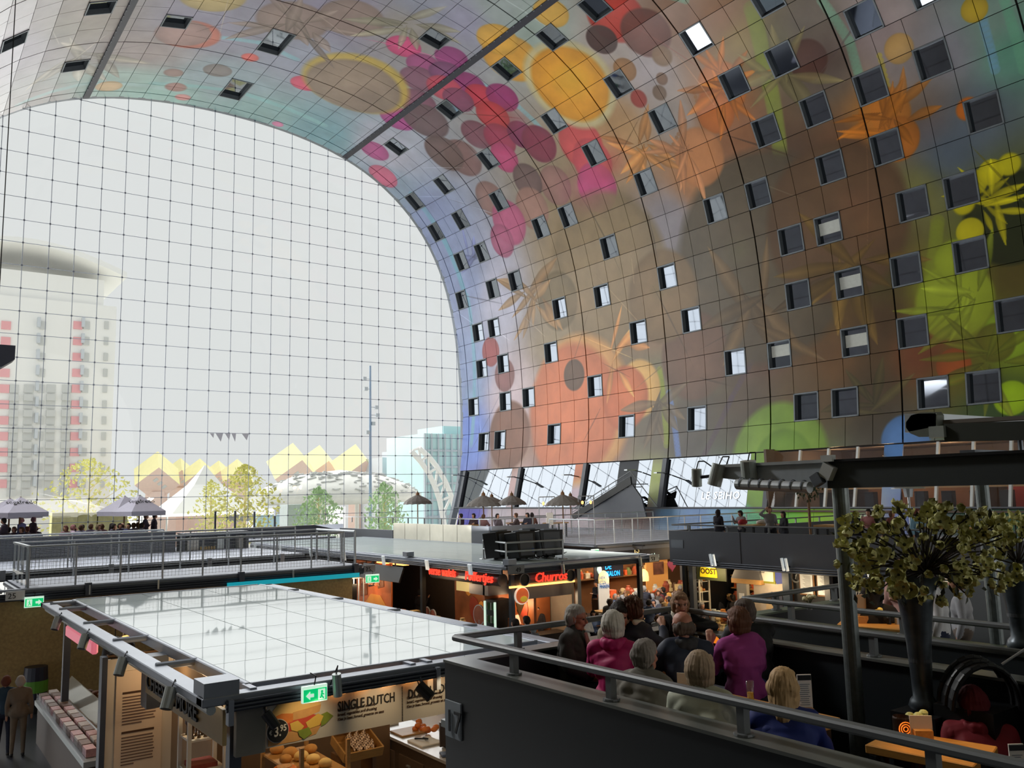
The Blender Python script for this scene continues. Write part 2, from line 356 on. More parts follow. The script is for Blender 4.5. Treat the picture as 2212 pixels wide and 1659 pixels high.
def mural_material():
    m = bpy.data.materials.new('printed_panel'); m.use_nodes = True; nt = m.node_tree; b = nt.nodes['Principled BSDF']
    tx = nt.nodes.new('ShaderNodeTexImage'); tx.image = MURAL; tx.extension = 'EXTEND'
    uv = nt.nodes.new('ShaderNodeUVMap'); uv.uv_map = 'UVMap'; nt.links.new(uv.outputs['UV'], tx.inputs['Vector'])
    tc = nt.nodes.new('ShaderNodeTexCoord'); nz = nt.nodes.new('ShaderNodeTexNoise'); nz.inputs['Scale'].default_value = 0.9; nz.inputs['Detail'].default_value = 6
    nt.links.new(tc.outputs['Object'], nz.inputs['Vector'])
    mr = nt.nodes.new('ShaderNodeMapRange'); mr.inputs['To Min'].default_value = 0.72; mr.inputs['To Max'].default_value = 1.22
    nt.links.new(nz.outputs['Fac'], mr.inputs['Value'])
    mx = nt.nodes.new('ShaderNodeMix'); mx.data_type = 'RGBA'; mx.blend_type = 'MULTIPLY'; mx.inputs[0].default_value = 1
    nt.links.new(tx.outputs['Color'], mx.inputs[6]); nt.links.new(mr.outputs['Result'], mx.inputs[7])
    nt.links.new(mx.outputs[2], b.inputs['Base Color'])
    b.inputs['Roughness'].default_value = 0.3; b.inputs['Specular IOR Level'].default_value = 0.36
    return m
M_PANEL = mural_material()
M_DARK = mat('dark_cavity', (48, 46, 44), 0.8)
M_FRAME = mat('window_frame_grey', (104, 112, 118), 0.45, 0.3)
M_MIRROR = mat('coated_pane', (112, 118, 127), 0.03, 1.0, var=0.05, scale=2)
M_BLIND = mat('roller_blind', (200, 205, 200), 0.8)
M_STEEL = mat('grey_steel', (110, 116, 124), 0.45, 0.6, var=0.1)

BAY0, BAY = 22.05, 7.63; CW = BAY / 5; SB, SH = 39.53, 1.515
def panel_mesh(y0, y1, s0, s1, gap=0.015, th=0.05, bev=0.0):
    y0 += gap; y1 -= gap; s0 += gap; s1 -= gap
    a, na = curve(s0); b, nb = curve(s1); j = random.uniform(-.004, .004); k = random.uniform(-.004, .004)
    vs = [a + Vector((0, y0, 0)) + na * j, a + Vector((0, y1, 0)) + na * k, b + Vector((0, y1, 0)) - nb * j, b + Vector((0, y0, 0)) - nb * k]
    vs += [v - (na + nb) * (th / 2) for v in vs]
    fs = [(0, 1, 2, 3), (7, 6, 5, 4), (0, 4, 5, 1), (1, 5, 6, 2), (2, 6, 7, 3), (3, 7, 4, 0)]
    uvs = [((y - Y0M) / (Y1M - Y0M), (s - S0M) / (S1M - S0M)) for y, s in ((y0, s0), (y1, s0), (y1, s1), (y0, s1))]
    return vs, fs, uvs
def make_panels(cells, name, parent, stuff=False):
    """One mesh per panel, or all of them in one joined mesh when they are the small far ones."""
    def emit(vs, fs, uv):
        me = bpy.data.meshes.new(name); me.from_pydata([tuple(v) for v in vs], [], fs); me.materials.append(M_PANEL)
        u = me.uv_layers.new(name='UVMap'); li = np.empty(len(me.loops), np.int32); me.loops.foreach_get('vertex_index', li)
        u.data.foreach_set('uv', np.array(uv, np.float32)[li].ravel())
        return link(name, me, parent)
    V, F, U = [], [], []
    for c in cells:
        vs, fs, uv = panel_mesh(*c)
        uv = uv + uv
        if not stuff: emit(vs, fs, uv)
        else:
            n = len(V); V += vs; U += uv; F += [[i + n for i in f] for f in fs]
    if stuff and V:
        o = emit(V, F, U); o['kind'] = 'stuff'
# windows: pixel centres read off the photo, snapped to the cladding grid
WPX = """932 82;1192 77;1091 146;1341 180;1437 258;1199 259;1289 333;966 231;851 311;1054 341;958 393;894 434;1081 432;997 477;946 498;1398 402;1169 496;1228 469;1037 545;1316 540;384 50;626 91;533 192;155 142;1513 84;1595 182;1698 132;1771 245;1664 289;1801 368;1546 457;1641 425;1713 523;1794 503;1879 44;2024 138;1891 192;1924 324;2132 252;2086 417;1982 447;2103 547;997 570;1113 609;1064 624;995 649;1209 666;1300 641;1444 602;1034 719;1067 709;1380 720;1042 796;1088 785;1191 763;1091 866;1142 857;1285 833;1024 877;1046 952;1079 948;1197 936;1354 920;1842 617;1729 643;1496 693;1590 786;1686 769;1852 742;1978 722;1965 594;2191 688;1744 879;1829 872;1506 904;2021 850;2132 842;1287 17;1675 8;2010 0;215 15;30 85;1990 -40"""
wins = {}
for row in WPX.split(';'):
    x, y = [float(t) for t in row.split()]
    h = hit(x, y)
    k = round((SB - h[1] - SH / 2) / SH)
    c = round((h[0] - CW / 2 - BAY0) / (CW / 2)) * CW / 2 + BAY0
    wide = 2 if (x, y) in ((626, 91), (533, 192)) else 1
    if all(abs(c - c2) > CW * .9 for c2, w2 in wins.get(k, [])): wins.setdefault(k, []).append((c, wide))
YEND = 61.2
bays = [BAY0 + BAY * j for j in range(-2, 6)]
cells = {'wall_right': [], 'ceiling': [], 'wall_left': []}
NROW = int((SB + 26) / SH)
for k in range(NROW):
    s1 = SB - SH * k; s0 = s1 - SH; sm = (s0 + s1) / 2
    reg = 'wall_right' if sm > 15.5 else 'ceiling' if sm > -15.5 else 'wall_left'
    for b in bays:
        a = b + 0.03; e = min(b + BAY - 0.03, YEND)
        if e - a < 0.4: continue
        cut = sorted((max(c, a), min(c + CW * w, e)) for c, w in wins.get(k, []) if c + CW * w > a + .1 and c < e - .1)
        free = []; p = a
        for c0, c1 in cut:
            if c0 - p > 0.15: free.append((p, c0))
            p = max(p, c1)
        if e - p > 0.15: free.append((p, e))
        for f0, f1 in free:
            n = max(1, round((f1 - f0) / CW))
            for i in range(n): cells[reg].append((f0 + (f1 - f0) * i / n, f0 + (f1 - f0) * (i + 1) / n, s0, s1))
# the strip of painted cladding under the glazing band
for b in bays:
    for i in range(5):
        y = b + CW * i
        if y + CW < YEND + .3: cells['wall_right'].append((y, min(y + CW, YEND), 42.72, 46.2))
def shell(name, sa, sb, y0, y1, label):
    """Dark backing behind the cladding."""
    n = 24; mb = MB(); vs = []
    for i in range(n + 1):
        p, nn = curve(sa + (sb - sa) * i / n)
        for off in (0.32, 0.55): q = p - nn * off; vs += [(q.x, y0, q.z), (q.x, y1, q.z)]
    fs = []
    for i in range(n):
        a = 4 * i; b = a + 4
        fs += [(a, a + 1, b + 1, b), (a + 2, b + 2, b + 3, a + 3)]
    mb.add(vs, fs)
    return mb.build(name, M_DARK, label=label, kind='structure')
def panel_size(c):
    p, n = curve((c[2] + c[3]) / 2); x, y, z = project((p.x, (c[0] + c[1]) / 2, p.z))
    if z < 1 or not (-30 < x < 2242 and -30 < y < 1140): return -1
    v = (Vector((0, 0, EYE)) - Vector((p.x, (c[0] + c[1]) / 2, p.z))).normalized()
    return abs(v.dot(n)) / z ** 2 * (c[1] - c[0])
roots = {'wall_right': shell('wall_right', 15.5, 39.5, -58, 61.4, 'painted right flank of the horseshoe hall, clad in printed sheets'),
         'ceiling': shell('ceiling', -15.5, 15.5, -58, 61.4, 'painted arched ceiling of the hall, clad in printed sheets'),
         'wall_left': shell('wall_left', -15.5, -45.5, -58, 61.4, 'painted left flank of the horseshoe hall beside the glass')}
for reg, cs in cells.items():
    cs.sort(key=lambda c: -panel_size(c))
    vis = [c for c in cs if panel_size(c) > 0]
    make_panels(vis[:300], 'panel', roots[reg]); rest = vis[300:] + cs[len(vis):]
    if rest: make_panels(rest, 'small_panels', roots[reg], True)
# cladding of the unseen length behind the camera and of the lower left flank
back = [(y, y + 7.6, s, s + 1.5) for y in np.arange(-58, 6.0, 7.63) for s in np.arange(-40, 39, 1.52)]
back += [(y, y + 7.6, s, s + 1.5) for y in np.arange(6.8, 61, 7.63) for s in np.arange(-45, -26.5, 1.52)]
make_panels([(a, min(b, 61.2), c, d) for a, b, c, d in back], 'rear_panels', roots['ceiling'], True)

# windows of the flats, set back in the cladding
ORD = ['first', 'second', 'third', 'fourth', 'fifth', 'sixth', 'seventh', 'eighth', 'ninth', 'tenth', 'eleventh', 'twelfth', 'thirteenth', 'fourteenth', 'fifteenth']
rows_sorted = sorted(wins); wi = 0
BLINDS = [(1842, 617), (1852, 742), (1686, 769), (1794, 503)]
bl = set()
for x, y in BLINDS:
    h = hit(x, y); bl.add((round((SB - h[1] - SH / 2) / SH), round((h[0] - CW / 2 - BAY0) / (CW / 2)) * CW / 2 + BAY0))
for ri, k in enumerate(rows_sorted):
    for ci, (c, w) in enumerate(sorted(wins[k], key=lambda t: -t[0])):
        wi += 1
        s1 = SB - SH * k; s0 = s1 - SH
        a, na = curve(s0); b, nb = curve(s1); n = (na + nb).normalized(); dn = (b - a); H = dn.length; dn.normalize()
        ey = Vector((0, 1, 0)); W = CW * w; o = (a + b) / 2 + ey * (c + W / 2)
        place = 'counted from the glass facade, in the %s row of windows up from the glazed band' % ORD[ri]
        root = empty('window_%d' % wi, o, 'square recessed flat window, the %s %s' % (ORD[ci], 'along its row from the glass facade, ' + ORD[ri] + ' row up'), None, 'windows of the flats in the vault', 'structure')
        R = Matrix((ey, dn, n)).transposed()
        f = MB(); t = 0.07
        for u, v, du, dv in ((-W / 2 + t / 2, 0, t, H), (W / 2 - t / 2, 0, t, H), (0, -H / 2 + t / 2, W, t), (0, H / 2 - t / 2, W, t)):
            f.box(o + R @ Vector((u, v, -0.13)), (du, dv, 0.34), R)
        f.build('frame', M_FRAME, root)
        p = MB().box(o + R @ Vector((0, 0, -0.27)), (W - .14, H - .14, 0.03), R).build('pane', M_MIRROR, root)
        if (k, c) in bl:
            MB().box(o + R @ Vector((0, -0.24 if ci % 2 else -.1, -0.24)), (W - .2, H * .42, 0.02), R).build('blind', M_BLIND, root)

# two dark service slots that run the length of the ceiling
for s_, lab in ((-9.6, 'dark service slot along the ceiling, left of the crown'), (9.7, 'dark service slot along the ceiling, right of the crown')):
    p, n = curve(s_); mb = MB(); tn = Vector((n.z, 0, -n.x))
    R = Matrix((tn, Vector((0, 1, 0)), n)).transposed()
    mb.box(Vector((p.x, 33, p.z)) + n * .02, (0.42, 56.4, 0.12), R)
    tr = mb.build('trim_%d' % (1 if s_ < 0 else 2), mat('slot_dark', (28, 30, 46), 0.5), label=lab, kind='structure')
    mb = MB()
    for i in range(70): mb.box(Vector((p.x, 14 + i * .66, p.z)) + n * .1 + tn * .2, (0.05, 0.12, 0.06), R)
    mb.build('clips', M_STEEL, tr, kind='stuff')
# ---------------------------------------------------------------- the cable-net glass facade
FY, GX0, GZ0, GC = 61.22, 4.756, 29.538, 1.485
M_GLASS = glass_mat('clear_glass', (0.985, 0.995, 0.995), 0.03)
M_CABLE = mat('cable_grey', (150, 158, 172), 0.5, 0.2, var=0.05)
fac = empty('window_facade', (XC, FY, 0), 'arched glass wall of square panes hung on a net of cables', None, None, 'structure')
prof = [curve(s_)[0] for s_ in np.linspace(-46.5, 46.5, 140)]
poly = [(v.x, v.z) for v in prof if v.z > 0.0]
def clip_cell(x0, x1, z0, z1):
    P = [(x0, z0), (x1, z0), (x1, z1), (x0, z1)]
    cxm, czm = (x0 + x1) / 2, (z0 + z1) / 2
    near = sorted(range(len(poly) - 1), key=lambda i: (poly[i][0] - cxm) ** 2 + (poly[i][1] - czm) ** 2)[:5]
    for i in near:
        (ax, az), (bx, bz) = poly[i], poly[i + 1]
        side = lambda q: (bx - ax) * (q[1] - az) - (bz - az) * (q[0] - ax)
        ref = side((XC, 13))
        out = []
        for j in range(len(P)):
            p, q = P[j], P[(j + 1) % len(P)]; sp, sq = side(p) * ref, side(q) * ref
            if sp >= 0: out.append(p)
            if sp * sq < 0:
                t = sp / (sp - sq); out.append((p[0] + (q[0] - p[0]) * t, p[1] + (q[1] - p[1]) * t))
        P = out
        if len(P) < 3: return None
    return P
pane_cells = []
for i in range(-5, 25):
    for j in range(-4, 20):
        x0 = GX0 + GC * i; z1 = GZ0 - GC * j
        P = clip_cell(x0 + .012, x0 + GC - .012, max(0.02, z1 - GC + .012), z1 - .012)
        if P:
            px, py, _ = project((x0 + GC / 2, FY, z1 - GC / 2))
            pane_cells.append((0 if (-20 < px and py < 1100) else 1, len(P) != 4, (px - 600) ** 2 + (py - 500) ** 2, P))
pane_cells.sort(key=lambda c: (c[0], c[2]))
def pane_mb(mb, P): return mb.prism([(x, FY, z) for x, z in P], (0, 0.02, 0))
for c in pane_cells[:300]: pane_mb(MB(), c[3]).build('pane', M_GLASS, fac)
mb = MB()
for c in pane_cells[300:]: pane_mb(mb, c[3])
mb.build('edge_panes', M_GLASS, fac, kind='stuff')
zs = np.linspace(0, 34.1, 1200)
def half_width(z):
    return float(np.interp(z, CZ[::-1], CX[::-1]))
def top_z(x):
    m = abs(x - XC); k = np.argmax(CX)
    return float(np.interp(m, CX[:k + 1], CZ[:k + 1]))
for i in range(-9, 25):
    x = GX0 + GC * i
    if abs(x - XC) > 20.3: continue
    MB().tube((x, FY - .05, 0), (x, FY - .05, top_z(x)), 0.022, 6).build('cable', M_CABLE, fac)
cl = MB()
for j in range(-3, 20):
    z = GZ0 - GC * j; h = half_width(z)
    MB().tube((XC - h, FY - .06, z), (XC + h, FY - .06, z), 0.02, 6).build('cable', M_CABLE, fac)
    for i in range(-9, 25):
        x = GX0 + GC * i
        if abs(x - XC) < h: cl.box((x, FY - .07, z), (0.10, 0.05, 0.10))
cl.build('clamps', mat('clamp_grey', (120, 126, 138), 0.5, 0.3), fac, kind='stuff')
mb = MB()
pr = [curve(s_) for s_ in np.linspace(-45.5, 45.5, 90)]
for (a, na), (b, nb) in zip(pr[:-1], pr[1:]):
    mb.add([a + Vector((0, FY - .12, 0)), b + Vector((0, FY - .12, 0)), b - nb * .5 + Vector((0, FY - .12, 0)), a - na * .5 + Vector((0, FY - .12, 0)),
            a + Vector((0, FY + .3, 0)), b + Vector((0, FY + .3, 0)), b - nb * .5 + Vector((0, FY + .3, 0)), a - na * .5 + Vector((0, FY + .3, 0))],
           [(0, 1, 2, 3), (0, 4, 5, 1), (4, 7, 6, 5)])
mb.build('edge_frame', M_STEEL, fac)
# floor of the hall and paving outside
M_FLOOR = mat('hall_floor', (62, 66, 76), 0.35, var=0.2, scale=0.8)
MB().box2((-6, -60, -.3), (44, 61.5, 0)).build('floor', M_FLOOR, label='dark grey polished floor of the market hall', kind='structure')
M_PAVE = mat('pale_paving', (205, 203, 196), 0.8, var=0.06, scale=0.3)
MB().box2((-300, 61.5, -.35), (400, 500, -.03)).build('ground', M_PAVE, label='pale paved square outside the glass', kind='structure')
# ---------------------------------------------------------------- outside the glass
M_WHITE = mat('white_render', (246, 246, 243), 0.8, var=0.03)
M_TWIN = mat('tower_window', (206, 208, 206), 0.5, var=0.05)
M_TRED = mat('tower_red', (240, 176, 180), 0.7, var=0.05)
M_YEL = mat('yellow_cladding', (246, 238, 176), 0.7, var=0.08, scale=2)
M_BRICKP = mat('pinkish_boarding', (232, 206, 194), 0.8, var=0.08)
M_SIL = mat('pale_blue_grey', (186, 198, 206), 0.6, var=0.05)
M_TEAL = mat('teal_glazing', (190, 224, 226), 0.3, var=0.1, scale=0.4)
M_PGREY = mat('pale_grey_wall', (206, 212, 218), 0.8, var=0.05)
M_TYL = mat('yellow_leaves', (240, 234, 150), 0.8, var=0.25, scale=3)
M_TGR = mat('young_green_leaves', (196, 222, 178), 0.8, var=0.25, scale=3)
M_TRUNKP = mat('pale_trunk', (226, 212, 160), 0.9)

# residential tower at the left
TY = 118.0
tw = empty('apartment_tower', PY(110, 1100, TY + 8), 'tall pale apartment tower with columns of small windows and a curved roof edge', 'building')
A = PY(-190, 1090, TY); B = PY(236, 1090, TY); topz = PY(110, 648, TY).z
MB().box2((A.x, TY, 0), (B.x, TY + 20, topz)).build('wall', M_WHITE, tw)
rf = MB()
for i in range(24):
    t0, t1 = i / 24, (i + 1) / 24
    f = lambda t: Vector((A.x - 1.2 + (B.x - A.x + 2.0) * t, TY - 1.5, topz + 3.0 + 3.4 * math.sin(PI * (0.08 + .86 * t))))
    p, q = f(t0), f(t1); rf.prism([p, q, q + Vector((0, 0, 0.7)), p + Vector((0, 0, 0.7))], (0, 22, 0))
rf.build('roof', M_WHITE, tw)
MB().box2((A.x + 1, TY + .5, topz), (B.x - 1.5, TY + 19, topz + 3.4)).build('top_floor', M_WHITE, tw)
w = 34 / (FPX / 135)
for xs, cols in ((13, 'r'), (34, 'g'), (65, 'g'), (92, 'd'), (114, 'g'), (147, 'g'), (168, 'r'), (187, 'd'), (230, 's')):
    for r in range(11):
        y = 703 + 34.2 * r
        if cols == 'g' and r < 4: continue
        sx = xs - r * 0.9
        p = PY(sx, y, TY)
        dx = {'r': .5, 'g': .48, 'd': .36, 's': .25}[cols]
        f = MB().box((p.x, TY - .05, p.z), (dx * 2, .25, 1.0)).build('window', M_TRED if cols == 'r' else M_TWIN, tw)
        if cols == 'g': MB().box((p.x, TY - .2, p.z - 1.1), (dx * 2, .5, .8)).build('balcony_front', M_TWIN, f)
        elif cols == 'd': MB().box((p.x - .45, TY - .3, p.z + .3), (.35, .6, 1.2)).build('balcony_side', M_PGREY, f)
# tilted cube houses: yellow upper faces, boarded lower faces
def cube_house(cx, cz, Y, a, rz, label, mats=(M_YEL, M_BRICKP)):
    R = Matrix.Rotation(rz, 3, 'Z') @ Matrix.Rotation(math.atan(1 / math.sqrt(2)), 3, 'Y') @ Matrix.Rotation(PI / 4, 3, 'X')
    root = empty('cube_house', (cx, Y, cz), label, 'house', 'tilted cube houses')
    mb = MB(); mb.box((0, 0, 0), (a, a, a), R)
    mb.v = [(v[0] + cx, v[1] + Y, v[2] + cz) for v in mb.v]
    ms = []
    for f in mb.f:
        zc = sum(mb.v[i][2] for i in f) / 4 - cz; ms.append(0 if zc > 0 else 1)
    mb.m = ms; mb.build('shell', list(mats), root)
    MB().lathe((cx, Y, 0), [(0, 0), (1.4, 0), (1.2, cz - a * .5), (0, cz - a * .5)], 6).build('stem', M_BRICKP, root)
    mb = MB()
    for s in (-1, 0, 1):
        v = R @ Vector((s * a * .2, -a * .505, a * .1)); mb.box(Vector((cx, Y, cz)) + v, (a * .1, .06, a * .16), R)
    mb.build('windows', M_TWIN, root, kind='stuff')
CY = 105.0
for i, (px, pw) in enumerate(((345, 70), (395, 56), (437, 52), (478, 50), (518, 52))):
    c = PY(px - 6, 1030, CY); a = pw / (FPX / 125) * 0.80
    cube_house(c.x * (CY + 7 * (i % 2)) / CY, (c.z - EYE) * (CY + 7 * (i % 2)) / CY + EYE, CY + 7 * (i % 2), a * .9, 0.35, 'yellow topped tilted cube house, %s in the row behind the big tree' % ['largest and first', 'second', 'third', 'fourth', 'last'][i])
for i, px in enumerate((632, 690, 768)):
    c = PY(px, 1016, CY + 30 + 9 * (i % 2)); cube_house(c.x, c.z, CY + 30 + 9 * (i % 2), 5.2, 0.5, 'small yellow tilted cube house above the white canopy, %s' % ['first from the tree', 'middle of three', 'nearest the lamp mast'][i])
# market canopy: a big pale shallow roof on the square
cc = PY(735, 1062, 96); rr = 185 / (FPX / 108)
cn = empty('canopy', (cc.x, 96, 0), 'huge pale disc shaped canopy over the station square', 'canopy')
MB().lathe((cc.x, 96, cc.z), [(0.01, 2.6), (rr * .5, 2.0), (rr * .85, .6), (rr, -.6), (rr * .9, -1.4), (0.01, -1.6)], 40, sy=.5).build('roof', mat('speckled_canopy', (238, 238, 232), .8, var=.1, scale=1.6), cn, smooth=True)
for k in range(6):
    t = k / 6 * 2 * PI; MB().tube((cc.x + rr * .7 * math.cos(t), 96 + rr * .35 * math.sin(t), 0), (cc.x + rr * .7 * math.cos(t), 96 + rr * .35 * math.sin(t), cc.z - 1), .25).build('column', M_WHITE, cn)
sp = MB()
for i in range(160):
    t, q = random.uniform(PI, 2 * PI), random.uniform(.3, .98)
    x, y = cc.x + rr * q * math.cos(t), 96 + rr * .5 * q * math.sin(t); z = cc.z + np.interp(q, [0, .5, .85, 1], [2.6, 2.0, .6, -.6])
    sp.box((x, y, z + .05), (random.uniform(.2, 1.1), .2, .12), Matrix.Rotation(random.uniform(-.3, .3), 3, 'Y'))
sp.build('roof_lights', M_TWIN, cn, kind='stuff')
# white tent roofs in front of it
def tent(px, py, w, h, Y, label):
    c = PY(px, py, Y); r = empty('market_tent', (c.x, Y, 0), label, 'tent', 'white market tents outside')
    MB().lathe((c.x, Y, c.z), [(0.01, h), (w * .18, h * .6), (w * .55, .25), (w * .72, 0), (.01, -.05)], 4, R=Matrix.Rotation(PI / 4, 3, 'Z')).build('roof', M_WHITE, r)
    for sx in (-1, 1):
        for sy in (-1, 1): MB().tube((c.x + sx * w * .45, Y + sy * w * .45, 0), (c.x + sx * w * .45, Y + sy * w * .45, c.z), .06, 6).build('pole', M_PGREY, r)
for i, (px, py, w, h) in enumerate(((440, 1112, 11, 5.2), (545, 1124, 6, 2.4), (640, 1116, 6, 3.2))):
    tent(px, py, w, h, 92 + 2 * i, 'white pointed market tent outside, %s' % ['tallest, beside the yellow tree', 'low middle one under the tree', 'one beside the young green tree'][i])
# glass office block, grey house, lattice arch, mast
o1 = empty('office_block', PY(955, 1100, 112), 'teal glazed office block beyond the right end of the facade', 'building')
a = PY(916, 936, 112); b = PY(1010, 936, 112); c = PY(972, 918, 112)
MB().box2((a.x, 112, 0), (b.x + 6, 124, a.z)).build('wall', M_TEAL, o1)
MB().box2((c.x, 114, a.z), (b.x + 6, 122, c.z)).build('roof_storey', M_TEAL, o1)
for k in range(11):
    x = a.x + (b.x - a.x + 4) * k / 10; MB().box2((x - .12, 111.7, 0), (x + .12, 112.1, a.z)).build('fin', M_SIL, o1)
for k in range(5): MB().box2((a.x, 111.8, a.z * (k + .9) / 6), (b.x + 5, 112.1, a.z * (k + .9) / 6 + .3)).build('floor_edge', M_SIL, o1)
o2 = empty('grey_house', PY(870, 1100, 126), 'plain grey flat roofed block left of the teal offices', 'building')
a = PY(826, 988, 126); b = PY(920, 980, 126)
MB().box2((a.x, 126, 0), (b.x, 140, a.z)).build('wall', M_PGREY, o2)
for k in range(2): MB().box2((a.x + 1.5 + 4 * k, 127, a.z), (a.x + 3 + 4 * k, 129, a.z + 1)).build('chimney', M_PGREY, o2)
for k in range(2): MB().box2((b.x - 4, 125.8, a.z * (.35 + .25 * k)), (b.x - 2.6, 126.1, a.z * (.35 + .25 * k) + 1.6)).build('window', M_TWIN, o2)
ar = empty('lattice_arch', PY(980, 1120, 88), 'white steel lattice arch curving down beside the teal offices', 'arch')
pts = [PY(x, y, 88) for x, y in ((905, 968), (925, 985), (945, 1010), (962, 1040), (975, 1072), (984, 1108))] + [PY(992, 1185, 88)]
pin = [PY(x, y, 88) for x, y in ((888, 974), (908, 996), (926, 1022), (940, 1052), (950, 1082), (956, 1112))] + [PY(968, 1185, 88)]
MB().path(pts, .32).build('outer_chord', M_WHITE, ar); MB().path(pin, .32).build('inner_chord', M_WHITE, ar)
for k in range(5):
    MB().tube(pts[k], pin[k + 1], .16, 6).build('brace', M_WHITE, ar); MB().tube(pin[k], pts[k], .16, 6).build('brace', M_WHITE, ar)
pt = PY(800, 1108, 75); ptop = PY(800, 790, 75)
ms = empty('lamp_mast', (pt.x, 75, 0), 'tall slim pale blue lamp mast with clusters of spotlights', 'mast')
MB().tube((pt.x, 75, 0), (pt.x, 75, ptop.z), .17, 10, .09).build('pole', mat('mast_blue', (150, 172, 200), .5), ms)
for px, py in ((787, 818), (790, 840), (813, 880), (815, 897), (806, 915), (794, 934)):
    q = PY(px, py, 75); mb = MB(); mb.tube((pt.x, 75, q.z), q, .04, 5); mb.box(q, (.35, .3, .35)); mb.build('spotlight', M_PGREY, ms)
# trees on the square
def tree(px, pbase, ptop, Y, spread, m, label, nleaf=900):
    b = PY(px, pbase, Y); t = PY(px, ptop, Y); H = t.z
    r = empty('tree', (b.x, Y, 0), label, 'tree')
    tr = MB().tube((b.x, Y, 0), (b.x, Y, H * .9), .16, 7, .04)
    rnd = random.Random(px)
    lv = MB()
    for k in range(12):
        z = H * (.3 + .55 * k / 12); a = rnd.uniform(0, 6.28); L = spread * (1.05 - .8 * k / 12) * .8
        tr.tube((b.x, Y, z), (b.x + L * math.cos(a), Y + L * math.sin(a), z + L * .7), .05, 5, .015)
    tr.build('trunk', M_TRUNKP, r)
    for k in range(nleaf):
        u = rnd.random(); z = H * (.22 + .76 * u); R = spread * (math.sin(PI * min(1, .15 + .85 * u)) ** .7) * math.sqrt(rnd.random()) * rnd.choice((1, 1, .8, 1.15)); a = rnd.uniform(0, 6.28)
        c = Vector((b.x + R * math.cos(a), Y + R * math.sin(a), z)); s = rnd.uniform(.10, .24)
        e = Euler((rnd.uniform(0, 6), rnd.uniform(0, 6), 0)).to_matrix()
        lv.add([c + e @ Vector(v) for v in ((-s, 0, 0), (0, -s * .6, .05), (s, 0, 0), (0, s * .6, .05))], [(0, 1, 2, 3)])
    lv.build('foliage', m, r, kind='stuff')
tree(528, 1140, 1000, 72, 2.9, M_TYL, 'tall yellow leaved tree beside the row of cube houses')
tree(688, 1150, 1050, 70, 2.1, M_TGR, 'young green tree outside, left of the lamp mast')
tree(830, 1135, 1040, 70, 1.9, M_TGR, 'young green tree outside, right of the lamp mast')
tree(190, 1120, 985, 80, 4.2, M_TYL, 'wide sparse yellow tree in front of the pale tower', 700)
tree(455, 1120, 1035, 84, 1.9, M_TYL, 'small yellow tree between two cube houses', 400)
# shipping cabin, low hedge boxes and stall fronts seen under the trees
M_CAB = mat('cabin_blue_grey', (196, 206, 212), .6)
MB().box2(PY(622, 1090, 74), (PY(654, 1150, 76).x, 76, 0)).build('cabin', M_CAB, label='pale blue grey box cabin standing on the square beside the green tree', cat='cabin')
q1, q2 = PY(556, 1113, 80), PY(612, 1133, 81)
MB().box2(q1, (q2.x, 81, 0)).build('market_stall', mat('stall_blue', (190, 220, 234), .6), label='pale blue market stall front outside under the tents', cat='stall')
M_HEDGE = mat('hedge_tan', (228, 222, 160), .9, var=.3, scale=3, bump=.4)
for i, (x0, x1, y0, y1) in enumerate(((113, 162, 1108, 1135), (168, 205, 1108, 1135), (210, 268, 1108, 1135))):
    a, b = PY(x0, y0, 66), PY(x1, y1, 67); MB().box2((a.x, 66, 0), (b.x, 67, a.z)).build('hedge', M_HEDGE, label='clipped tan hedge block outside the glass, %s' % ['left of three', 'middle of three', 'right of three'][i], cat='hedge')
# ---------------------------------------------------------------- glazed band under the mural, and the restaurant behind its near half
M_PARA = mat('charcoal_panel', (80, 85, 94), 0.5, var=0.1, scale=2)
M_DECK = mat('deck_grey', (178, 186, 202), 0.6, var=0.12, scale=1.5)
M_GALV = mat('galvanised', (188, 194, 198), 0.4, 0.6, var=0.12, scale=8)
M_RAIL = mat('rail_grey', (112, 116, 118), 0.5, 0.25, var=0.08)
M_BLACK = mat('black_steel', (20, 22, 25), 0.45, 0.2)
M_WOOD = mat('oak', (186, 142, 84), 0.45, var=0.25, scale=3, stretch=(2, 14, 14))
M_WOODD = mat('dark_oak', (120, 84, 50), 0.55, var=0.25, scale=3, stretch=(2, 14, 14))
M_BANDM = mat('band_pane', (126, 131, 138), 0.02, 1.0, var=0.03, scale=1)
M_BGLASS = glass_mat('shop_glass', (0.95, 0.96, 0.97), 0.05)
def on_wall(s_, Y, out=0.0):
    p, n = curve(s_); return Vector((p.x, Y, p.z)) + n * out
def wall_plate(mb, y0, y1, s0, s1, out=0.0, th=0.06):
    a, b, c, d = on_wall(s0, y0, out), on_wall(s0, y1, out), on_wall(s1, y1, out), on_wall(s1, y0, out)
    n = -curve((s0 + s1) / 2)[1]
    return mb.prism([a, b, c, d], n * th)
SA, SZ = 39.58, 42.66
band = empty('window_band', on_wall(41, 36), 'long leaning glazed band between the mural and the painted base strip', None, None, 'structure')
posts = [60.3, 52.55, 45.0, 37.45]
